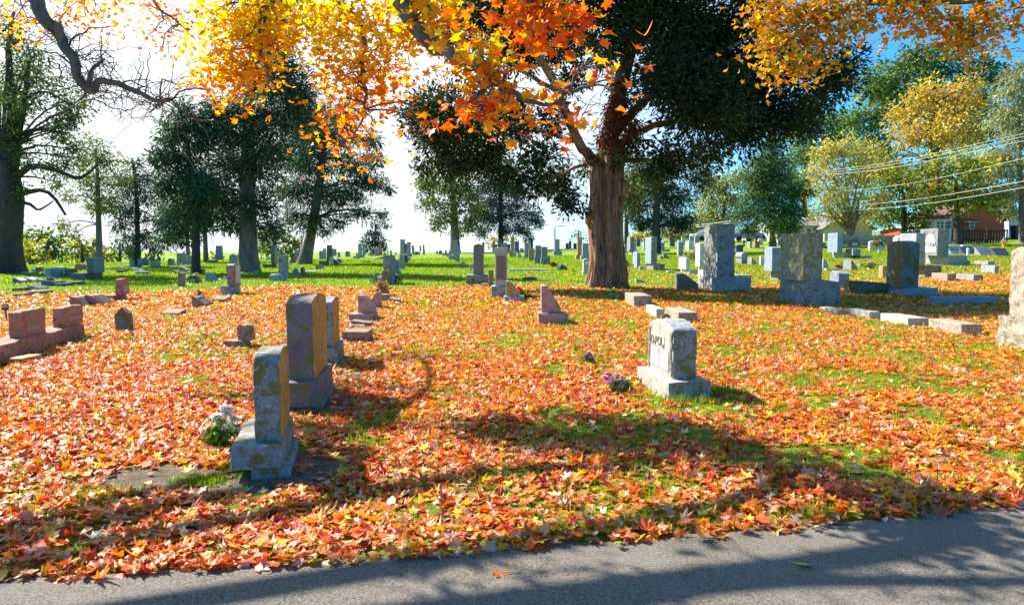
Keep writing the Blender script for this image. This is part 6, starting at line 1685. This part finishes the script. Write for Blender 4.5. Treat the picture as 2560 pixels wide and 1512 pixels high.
flower_bunch("flower_stand", "dark red flower spray right of the white monument", 2226, 628, [(2222,609,0),(2228,607,0),(2224,615,0),(2228,621,0),(2220,619,1),(2226,612,1)], [(0.50,0.07,0.07),(0.6,0.35,0.3)], (0.15,1.5), 93, 0.16)

def flag():
    g = hit(500, 757); u = g.y/F
    root = empty("flag", g, "small striped flag on a stick between two brown markers", "flag")
    b = MB(); top = at(497, 722, g.y) - g
    b.tube([(0.02,0,-0.05), top], [0.006,0.005], 6); b.build("stick", simple_mat("wooden stick", (0.35,0.22,0.10)), root)
    # cloth hanging from the upper part of the stick, in folds
    A = at(497, 725, g.y)-g; B = at(489, 748, g.y)-g; Cc = at(506, 757, g.y)-g; Dd = at(511, 737, g.y)-g
    nx, ny = 14, 13
    vs, fs, ms = [], [], []
    for j in range(ny+1):
        for i in range(nx+1):
            s, t = i/nx, j/ny
            p = A.lerp(Dd, s).lerp(B.lerp(Cc, s), t)
            vs.append(p + Vector((0, 0.03*math.sin(s*7+t*2)*s, 0)))
    for j in range(ny):
        for i in range(nx):
            fs.append((j*(nx+1)+i, j*(nx+1)+i+1, (j+1)*(nx+1)+i+1, (j+1)*(nx+1)+i))
            canton = (i < nx*0.42 and j < 7)
            star = canton and (i+j) % 2 == 0 and False
            ms.append(2 if canton else (0 if j % 2 == 0 else 1))
    me = bpy.data.meshes.new("cloth"); me.from_pydata(vs, [], fs); me.polygons.foreach_set("material_index", ms)
    link("cloth", me, [simple_mat("flag red", (0.55,0.03,0.05)), simple_mat("flag white", (0.8,0.8,0.8)), simple_mat("flag blue", (0.03,0.05,0.22))], root)
flag()

def stake_plate():
    g = hit(17, 806); u = g.y/F
    root = empty("plate_stake", g, "dark square plate with two pale rings on a leaning stake, left edge", "grave marker")
    b = MB(); b.tube([(0,0,-0.1), at(14, 775, g.y)-g], [0.018,0.016], 8); b.build("stake", simple_mat("rusty iron", (0.16,0.08,0.05)), root)
    c = at(14, 767, g.y)-g; s = 7.5*u
    p = MB(); p.box(c.x-s, c.x+s, c.y-0.02, c.y, c.z-s*1.1, c.z+s); p.build("plate", simple_mat("dark bronze plate", (0.10,0.06,0.05)), root)
    r = MB()
    for dx in (-0.42, 0.42):
        n = 16; R, q = s*0.36, s*0.13
        pts = [(c.x+dx*s+R*math.cos(2*math.pi*k/n), c.y-0.024, c.z+s*0.3+R*math.sin(2*math.pi*k/n)) for k in range(n+1)]
        r.tube(pts, [q]*(n+1), 6)
    r.build("ring_emblem", simple_mat("pale enamel", (0.7,0.66,0.62)), root)
stake_plate()

single_leaf("maple_leaf", 1255, 1440, 0.125, (0.55,0.16,0.03), "orange brown maple leaf lying alone on the asphalt, centre", 3)
single_leaf("maple_leaf", 2008, 1416, 0.12, (0.75,0.62,0.16), "pale yellow leaf on the asphalt, right", 8)
single_leaf("maple_leaf", 1548, 1372, 0.075, (0.30,0.34,0.06), "green yellow leaf at the asphalt's edge, centre right", 11)
single_leaf("maple_leaf", 648, 1428, 0.12, (0.74,0.42,0.32), "pale pink leaf at the asphalt's edge, left", 14)

# ------------------------------------------------------------------ far right: houses, fences, street things
M_SIDING = None
def siding_mat(name, c, pitch=0.2):
    m, nt, b = new_mat(name)
    tc = nt.nodes.new("ShaderNodeTexCoord"); sp = nt.nodes.new("ShaderNodeSeparateXYZ"); nt.links.new(tc.outputs["Object"], sp.inputs[0])
    mu = nt.nodes.new("ShaderNodeMath"); mu.operation = 'MULTIPLY'; mu.inputs[1].default_value = 1/pitch; nt.links.new(sp.outputs[2], mu.inputs[0])
    fr = nt.nodes.new("ShaderNodeMath"); fr.operation = 'FRACT'; nt.links.new(mu.outputs[0], fr.inputs[0])
    line = ramp(nt, fr.outputs[0], 0.88, 0.98)
    c2 = mixc(nt, ramp(nt, noise_tex(nt, tc.outputs["Object"], 1.5, 5, 0.7), 0.3, 0.7), c, tuple(x*0.88 for x in c))
    nt.links.new(mixc(nt, line, c2, tuple(x*0.6 for x in c)), b.inputs["Base Color"]); b.inputs["Roughness"].default_value = 0.7
    bp = nt.nodes.new("ShaderNodeBump"); bp.inputs["Strength"].default_value = 0.6; bp.inputs["Distance"].default_value = 0.03
    nt.links.new(fr.outputs[0], bp.inputs["Height"]); nt.links.new(bp.outputs[0], b.inputs["Normal"])
    return m
M_WHITEWALL = siding_mat("white siding", (0.78,0.78,0.76)); M_BEIGE = siding_mat("grey beige siding", (0.56,0.54,0.47))
M_REDWALL = siding_mat("red painted siding", (0.50,0.10,0.065), 0.15); M_BLUEWALL = siding_mat("pale blue siding", (0.55,0.62,0.72))
M_ROOF = simple_mat("grey shingle roof", (0.20,0.19,0.18), 0.9, var=0.3, scale=6); M_ROOFRED = simple_mat("brown shingle roof", (0.16,0.09,0.075), 0.9, var=0.3, scale=6)
M_TRIM = simple_mat("white trim", (0.80,0.80,0.78), 0.6); M_GLASS = simple_mat("dark window glass", (0.05,0.065,0.08), 0.08)
M_FENCE = simple_mat("weathered fence wood", (0.48,0.40,0.31), 0.9, var=0.35, scale=3); M_DARKWOOD = simple_mat("dark stained wood", (0.07,0.035,0.025), 0.85)

def window(parent, x, y, z, w, h, axis='y', mull=True):
    f = MB(); t = 0.07
    if axis == 'y':
        f.box(x-w/2-t, x+w/2+t, y-0.06, y-0.003, z-t, z); f.box(x-w/2-t, x+w/2+t, y-0.06, y-0.003, z+h, z+h+t)
        f.box(x-w/2-t, x-w/2, y-0.06, y-0.003, z, z+h); f.box(x+w/2, x+w/2+t, y-0.06, y-0.003, z, z+h)
        if mull: f.box(x-w/2, x+w/2, y-0.05, y-0.004, z+h*0.5-0.025, z+h*0.5+0.025)
        o = f.build("window", M_TRIM, parent)
        p = MB(); p.box(x-w/2, x+w/2, y-0.03, y+0.02, z, z+h); p.build("pane", M_GLASS, o)
    else:
        f.box(x-0.06, x-0.003, y-w/2-t, y+w/2+t, z-t, z); f.box(x-0.06, x-0.003, y-w/2-t, y+w/2+t, z+h, z+h+t)
        f.box(x-0.06, x-0.003, y-w/2-t, y-w/2, z, z+h); f.box(x-0.06, x-0.003, y+w/2, y+w/2+t, z, z+h)
        if mull: f.box(x-0.05, x-0.004, y-w/2, y+w/2, z+h*0.5-0.025, z+h*0.5+0.025)
        o = f.build("window", M_TRIM, parent)
        p = MB(); p.box(x-0.03, x+0.02, y-w/2, y+w/2, z, z+h); p.build("pane", M_GLASS, o)

def house(name, label, px0, px1, Y, py_eave, py_ridge, depth, wall, roof, ridge='y', wins=(), base_py=None, over=0.35, side_wall=None):
    """front wall faces the camera between photo columns px0..px1 at depth Y; ridge along y (gable to the viewer) or along x."""
    x0, x1 = (px0-1280)/F*Y, (px1-1280)/F*Y
    xm = (x0+x1)/2; gz = min(tz(x0, Y), tz(x1, Y), tz(xm, Y+depth))-0.3
    ze = at(0, py_eave, Y).z - gz; zr = at(0, py_ridge, Y).z - gz
    root = empty(name, (xm, Y, gz), label, "house")
    w = (x1-x0)/2
    b = MB()
    if ridge == 'y':
        b.add([(-w,0,0),(w,0,0),(w,0,ze),(0,0,zr),(-w,0,ze),(-w,depth,0),(w,depth,0),(w,depth,ze),(0,depth,zr),(-w,depth,ze)],
              [(0,1,2,3,4),(5,9,8,7,6),(0,4,9,5),(1,6,7,2)])
    else:
        m = depth/2
        b.add([(-w,0,0),(w,0,0),(w,0,ze),(-w,0,ze),(-w,depth,0),(w,depth,0),(w,depth,ze),(-w,depth,ze),(-w,m,zr),(w,m,zr)],
              [(0,1,2,3),(5,4,7,6),(0,3,8,7,4),(1,5,6,9,2)])
    b.build("wall", wall, root)
    r = MB(); th = 0.12
    def slab(p, q, r_, s_):
        n = (Vector(q)-Vector(p)).cross(Vector(s_)-Vector(p)).normalized()*th
        if n.z < 0: n = -n
        vs = [Vector(v)+Vector((0,0,0.01)) for v in (p,q,r_,s_)]; vs += [v+n for v in vs]
        r.add(vs, [(0,1,2,3),(4,7,6,5),(0,4,5,1),(1,5,6,2),(2,6,7,3),(3,7,4,0)])
    if ridge == 'y':
        k = (zr-ze)/w
        slab((-w-over,-over,ze-k*over),(0,-over,zr),(0,depth+over,zr),(-w-over,depth+over,ze-k*over))
        slab((w+over,-over,ze-k*over),(0.01,-over,zr),(0.01,depth+over,zr),(w+over,depth+over,ze-k*over))
    else:
        k = (zr-ze)/(depth/2)
        slab((-w-over,-over,ze-k*over),(w+over,-over,ze-k*over),(w+over,depth/2,zr),(-w-over,depth/2,zr))
        slab((-w-over,depth+over,ze-k*over),(w+over,depth+over,ze-k*over),(w+over,depth/2+0.01,zr),(-w-over,depth/2+0.01,zr))
    r.build("roof", roof, root)
    for (px, py, wpx, hpx) in wins:
        window(root, (px-1280)/F*Y - xm, 0, at(0, py+hpx, Y).z-gz, wpx/F*Y, hpx/F*Y)
    return root, xm, gz, w, ze, zr
house("white_house", "low white house with two windows left of the dark conifer", 1862, 1926, 88, 582, 572, 9, M_WHITEWALL, M_ROOF, 'x', [(1868,587,8,9),(1900,590,7,12)])
house("white_house", "white house with paired windows right of the dark conifer", 1940, 2058, 80, 566, 545, 10, M_WHITEWALL, M_ROOF, 'x', [(1951,580,5,10),(1959,580,5,10),(2018,572,9,14),(2040,572,9,14)])
house("beige_house", "big beige gabled house behind the forked yellow tree", 2058, 2176, 78, 570, 532, 12, M_BEIGE, M_ROOF, 'y', [])
rh = house("red_house", "red house with white sunroom windows behind the picket fence", 2376, 2504, 70, 548, 508, 9, M_REDWALL, M_ROOFRED, 'y', [(2423,553,11,20)])
def red_sunroom():
    Y = 69.2; root = rh[0]; xm, gz = rh[1], rh[2]
    x0 = (2334-1280)/F*Y-xm; x1 = (2374-1280)/F*Y-xm
    z1 = at(0, 548, Y).z-gz; zt = at(0, 540, Y).z-gz
    b = MB(); b.box(x0, x1, -0.8, 5, 0, z1); o = b.build("sunroom", M_TRIM, root)
    r = MB(); r.add([(x0-0.3,-1.1,z1+0.02),(x1,-1.1,z1+0.35),(x1,5.2,z1+0.5),(x0-0.3,5.2,z1+0.1),(x0-0.3,-1.1,z1+0.14),(x1,-1.1,z1+0.47),(x1,5.2,z1+0.62),(x0-0.3,5.2,z1+0.22)], [(0,3,2,1),(4,5,6,7),(0,1,5,4),(1,2,6,5),(2,3,7,6),(3,0,4,7)])
    r.build("sunroom_roof", M_ROOFRED, root)
    for px in (2339, 2349, 2360, 2369):
        window(root, (px-1280)/F*Y-xm, -0.8, at(0, 571, Y).z-gz, 7/F*Y, 17/F*Y)
    a = MB(); xa, xb = (2392-1280)/F*70-xm, (2430-1280)/F*70-xm; za = at(0,551,70).z-gz
    a.add([(xa,-0.02,za),(xb,-0.02,za),(xb+0.1,-1.1,za-0.3),(xa-0.1,-1.1,za-0.3),(xa,-0.02,za+0.08),(xb,-0.02,za+0.08),(xb+0.1,-1.1,za-0.22),(xa-0.1,-1.1,za-0.22)], [(0,1,2,3),(7,6,5,4),(0,4,5,1),(1,5,6,2),(2,6,7,3),(3,7,4,0)])
    a.build("awning", M_ROOFRED, root)
red_sunroom()
house("garage", "low red garage with pale roof beside the red house", 2284, 2322, 74, 575, 567, 7, M_REDWALL, simple_mat("pale tin roof", (0.55,0.45,0.42)), 'x')
house("blue_house", "pale blue house corner at the right edge behind the weeping tree", 2516, 2620, 72, 545, 520, 8, M_BLUEWALL, M_ROOF, 'x')

def fence(name, label, px0, px1, Y, py_top, mat, picket=False, tilt=0.0):
    x0, x1 = (px0-1280)/F*Y, (px1-1280)/F*Y
    gz = tz((x0+x1)/2, Y)
    root = empty(name, ((x0+x1)/2, Y, gz), label, "fence")
    h = at(0, py_top, Y).z-gz; w = (x1-x0)/2
    rng = random.Random(px0)
    b = MB(); x = -w
    step = 0.24 if picket else 0.145; bw = 0.12 if picket else 0.14
    while x < w:
        hh = h + rng.uniform(-0.03, 0.03)
        if not picket: hh += rng.choice((0,0,0.05,-0.04))
        if picket: b.add([(x,-0.02,0),(x+bw,-0.02,0),(x+bw,-0.02,hh-0.08),(x+bw/2,-0.02,hh),(x,-0.02,hh-0.08),(x,0.02,0),(x+bw,0.02,0),(x+bw,0.02,hh-0.08),(x+bw/2,0.02,hh),(x,0.02,hh-0.08)], [(0,1,2,3,4),(9,8,7,6,5),(0,5,6,1),(1,6,7,2),(2,7,8,3),(3,8,9,4),(4,9,5,0)])
        else: b.box(x, x+bw, -0.012+rng.uniform(-0.006,0.006), 0.012, 0, hh)
        x += step
    b.build("boards", mat, root)
    r = MB()
    for z in (h*0.2, h*0.8): r.box(-w, w, 0.03, 0.08, z, z+0.09)
    r.build("rails", mat, root)
    p = MB(); x = -w
    while x < w+0.1:
        p = MB(); p.box(x, x+0.1, 0.085, 0.185, -0.1, h*1.02); p.build("post", mat, root); x += 2.4
fence("board_fence", "weathered tan board fence along the back of the right lawn", 2068, 2250, 66, 588, M_FENCE)
fence("picket_fence", "dark picket fence in front of the red house", 2396, 2512, 64, 571, M_DARKWOOD, True)

def hydrant():
    g = hit(2510, 618); u = g.y/F; h = at(0,593,g.y).z-g.z
    root = empty("fire_hydrant", g, "orange yellow fire hydrant with blue green cap on the right verge", "fire hydrant")
    m = simple_mat("orange yellow paint", (0.75,0.36,0.03), 0.4)
    b = MB(); r = 0.13
    b.lathe([(r*1.4,-0.05),(r*1.4,0.05),(r,0.06),(r,h*0.68),(r*1.25,h*0.68),(r*1.25,h*0.74),(r,h*0.74)], 16); b.build("body", m, root)
    c = MB(); c.lathe([(r*1.05,h*0.742),(r*0.95,h*0.85),(r*0.5,h*0.94),(0.05,h*0.95),(0.05,h),(0.01,h)], 16); c.build("cap", simple_mat("blue green paint", (0.04,0.22,0.28), 0.4), root)
    for a in (0, math.pi, -math.pi/2):
        n = MB(); d = Vector((math.cos(a), math.sin(a), 0)); n.tube([d*r*0.8+Vector((0,0,h*0.55)), d*r*1.7+Vector((0,0,h*0.55))], [0.07,0.07], 12); n.build("nozzle", m, root)
hydrant()

def mailbox():
    g = hit(2250, 655); Y = g.y
    root = empty("mailbox", g, "white round topped mailbox on a post behind the dark mossy headstone", "mailbox")
    zt = at(0, 590, Y).z-g.z; zb = at(0, 609, Y).z-g.z; w = 16/F*Y/2
    p = MB(); p.box(-w*0.95, -w*0.6, 0.1, 0.2, -0.1, zb); p.build("post", M_TRIM, root)
    n = 14; arc = [(-w,zb)] + [(w*math.cos(math.pi-math.pi*k/n), zt-w+w*math.sin(math.pi*k/n)) for k in range(n+1)] + [(w,zb)]
    m = len(arc); vs = [(x,0,z) for x,z in arc] + [(x,0.5,z) for x,z in arc]
    b = MB(); b.add(vs, [tuple(range(m)), tuple(reversed(range(m,2*m)))] + [(k,m+k,m+(k+1)%m,(k+1)%m) for k in range(m)]); b.build("box", M_TRIM, root)
    f = MB(); f.box(-0.03, 0.03, -0.02, -0.003, (zb+zt)/2, (zb+zt)/2+0.12); f.build("flag", simple_mat("red flag", (0.5,0.03,0.03)), root)
mailbox()
def bollard():
    g = hit(2419, 645); h = at(0,620,g.y).z-g.z
    root = empty("bollard", g, "short white post before the slant markers by the lettered monument", "post")
    b = MB(); r = 3.2/F*g.y; b.lathe([(r,-0.1),(r,h*0.9),(r*0.7,h),(0.01,h)], 14); b.build("shaft", M_TRIM, root)
    c = MB(); c.lathe([(r*1.25,h*0.8),(r*1.25,h*0.9),(r*0.9,h*0.94)], 14); c.build("collar", M_TRIM, root)
bollard()
def bin_():
    Y = 69.0; x = (2548-1280)/F*Y; g = Vector((x, Y, tz(x, Y)))
    root = empty("wheelie_bin", g, "dark blue wheeled bin by the pale blue house", "bin")
    b = MB(); b.add([(-0.5,0,0.05),(0.5,0,0.05),(0.5,0.7,0.05),(-0.5,0.7,0.05),(-0.6,-0.05,1.2),(0.6,-0.05,1.2),(0.6,0.8,1.2),(-0.6,0.8,1.2)], [(0,3,2,1),(4,5,6,7),(0,1,5,4),(1,2,6,5),(2,3,7,6),(3,0,4,7)])
    b.build("body", simple_mat("dark blue plastic", (0.02,0.03,0.07), 0.5), root)
    l = MB(); l.box(-0.64, 0.64, -0.1, 0.84, 1.202, 1.3); l.build("lid", simple_mat("dark blue lid", (0.03,0.04,0.09), 0.5), root)
bin_()

# poles, lamp and wires
def pole(name, label, cat, px_b, px_t, py_t, Y, r, mat, arms=()):
    x = (px_b-1280)/F*Y; g = Vector((x, Y, tz(x, Y)))
    root = empty(name, g, label, cat)
    b = MB(); top = at(px_t, py_t, Y)-g; b.tube([(0,0,-0.2), top*0.5, top], [r, r*0.9, r*0.75], 10); b.build("shaft", mat, root)
    return root, g, top
M_GALV = simple_mat("galvanised steel", (0.42,0.44,0.46), 0.4, 0.5); M_POLE = simple_mat("pale weathered pole", (0.42,0.38,0.33), 0.9)
r_, g_, t_ = pole("street_lamp", "street lamp with a long curved arm on the skyline", "street lamp", 1387, 1387, 571, 110, 0.14, M_GALV)
b = MB(); b.tube([t_, t_+Vector((0.15,0,0.25)), t_+Vector((0.8,0,0.42)), t_+Vector((1.25,0,0.40))], [0.08,0.07,0.06,0.06], 8); b.build("arm", M_GALV, r_)
b = MB(); b.add([(t_.x+1.15+dx*0.5, dy*0.16*(1-0.3*abs(dx-0.5)), t_.z+0.33+dz*0.14*(1-0.4*dx)) for dx in (0,1) for dy in (-1,1) for dz in (0,1)], [(0,1,3,2),(4,6,7,5),(0,4,5,1),(2,3,7,6),(0,2,6,4),(1,5,7,3)]); b.build("lamp_head", M_GALV, r_)
r_, g_, t_ = pole("utility_pole", "leaning pale utility pole behind the flat topped grey headstone", "utility pole", 1675, 1664, 500, 95, 0.17, M_POLE)
b = MB(); b.box(-1.1, 1.1, -0.06, 0.06, t_.z-0.5, t_.z-0.36); o = b.build("crossarm", M_POLE, r_); o.location = (t_.x, 0, 0)
r_, g_, t_ = pole("flag_pole", "slim white pole standing among the right hand headstones", "pole", 1704, 1705, 545, 70, 0.075, M_TRIM)
b = MB(); b.lathe([(0.01,-0.06),(0.08,-0.03),(0.09,0.0),(0.06,0.06),(0.01,0.08)], 10, (t_.x, t_.y, t_.z+0.05)); b.build("finial", M_TRIM, r_)
M_WIRE = simple_mat("bright power cable", (0.50,0.50,0.50), 0.7, 0.0)
wires = [((1960,437),(2200,410),(2600,325),"topmost bright power line on the right"),((1960,441),(2200,416),(2600,333),"second bright power line on the right, just below the topmost"),((1960,443),(2200,424),(2600,344),"third bright power line on the right"),
         ((2015,488),(2280,458),(2600,386),"single bright power line midway down the right hand trees"),((2015,526),(2280,500),(2600,446),"fifth power line, above the lowest one on the right"),((2010,533),(2280,514),(2600,462),"lowest bright power line on the right"),
         ((1672,566),(1760,561),(1990,528),"thin upper wire crossing to the leaning utility pole"),((1672,570),(1760,566),(1990,533),"thin lower wire crossing to the leaning utility pole")]
for k, (A, B_, C_, lab) in enumerate(wires):
    da, db, dc = (66, 56, 36) if k < 6 else (92, 84, 66)
    b = MB(); q = wob([at(*A, da), at(*B_, db), at(*C_, dc)], 24, 0.0, 1)
    r0 = 0.018 if k in (0,1,3) else 0.022
    if k >= 6: r0 = 0.035
    b.tube(q, [r0*(1 if k >= 6 else (1-0.45*i/24)) for i in range(25)], 6)
    o = b.build("power_line", M_WIRE, None); tag(o, lab, "power line", "power lines on the right")

def car(name, label, px, py, wpx, Y, col, rz):
    x = (px-1280)/F*Y; g = Vector((x, Y, tz(x, Y)))
    root = empty(name, g, label, "car", None, rz)
    L, Wd = 4.4, 1.8
    prof = [(-2.2,0.35),(-2.2,0.75),(-2.05,0.9),(-1.2,1.0),(1.4,1.02),(2.1,0.9),(2.2,0.7),(2.2,0.35)]
    def ext(pr, w0, name, mat, w1=None):
        b = MB(); n = len(pr); w1 = w1 or w0
        zs = [p[1] for p in pr]; zmin, zmax = min(zs), max(zs)
        wv = [w0 + (w1-w0)*((z-zmin)/(zmax-zmin)) for z in zs]
        b.add([(p[0], -w/2, p[1]) for p, w in zip(pr, wv)] + [(p[0], w/2, p[1]) for p, w in zip(pr, wv)], [tuple(range(n)), tuple(reversed(range(n,2*n)))] + [(k,n+k,n+(k+1)%n,(k+1)%n) for k in range(n)])
        return b.build(name, mat, root)
    m = simple_mat(label[:12]+" paint", col, 0.2, 0.2)
    ext(prof, Wd, "body", m)
    ext([(-1.3,1.005),(-0.7,1.42),(0.8,1.45),(1.5,1.02)], Wd-0.08, "cabin_glass", M_GLASS, Wd-0.5)
    b = MB(); b.box(-0.7, 0.8, -0.62, 0.62, 1.452, 1.49); b.build("roof", m, root)
    for sx in (-1.35, 1.35):
        for sy in (-1, 1):
            b = MB(); b.tube([(sx, sy*0.72, 0.33), (sx, sy*0.93, 0.33)], [0.33,0.33], 16); w = b.build("wheel", simple_mat("tyre rubber", (0.02,0.02,0.02), 0.8), root)
    for sy in (-0.6, 0.6):
        b = MB(); b.box(-2.23, -2.19, sy-0.2, sy+0.2, 0.62, 0.76); b.build("headlight", M_TRIM, root)
car("parked_car", "pale blue car parked behind the white rock faced headstone", 1768, 600, 30, 92, (0.30,0.42,0.60), math.radians(15))
car("parked_car", "dark blue car parked before the low white house", 1858, 607, 26, 84, (0.05,0.09,0.25), math.radians(20))

# ------------------------------------------------------------------ carpet and lawn last, clear of the stones
build_leaf_carpet()
build_grass()
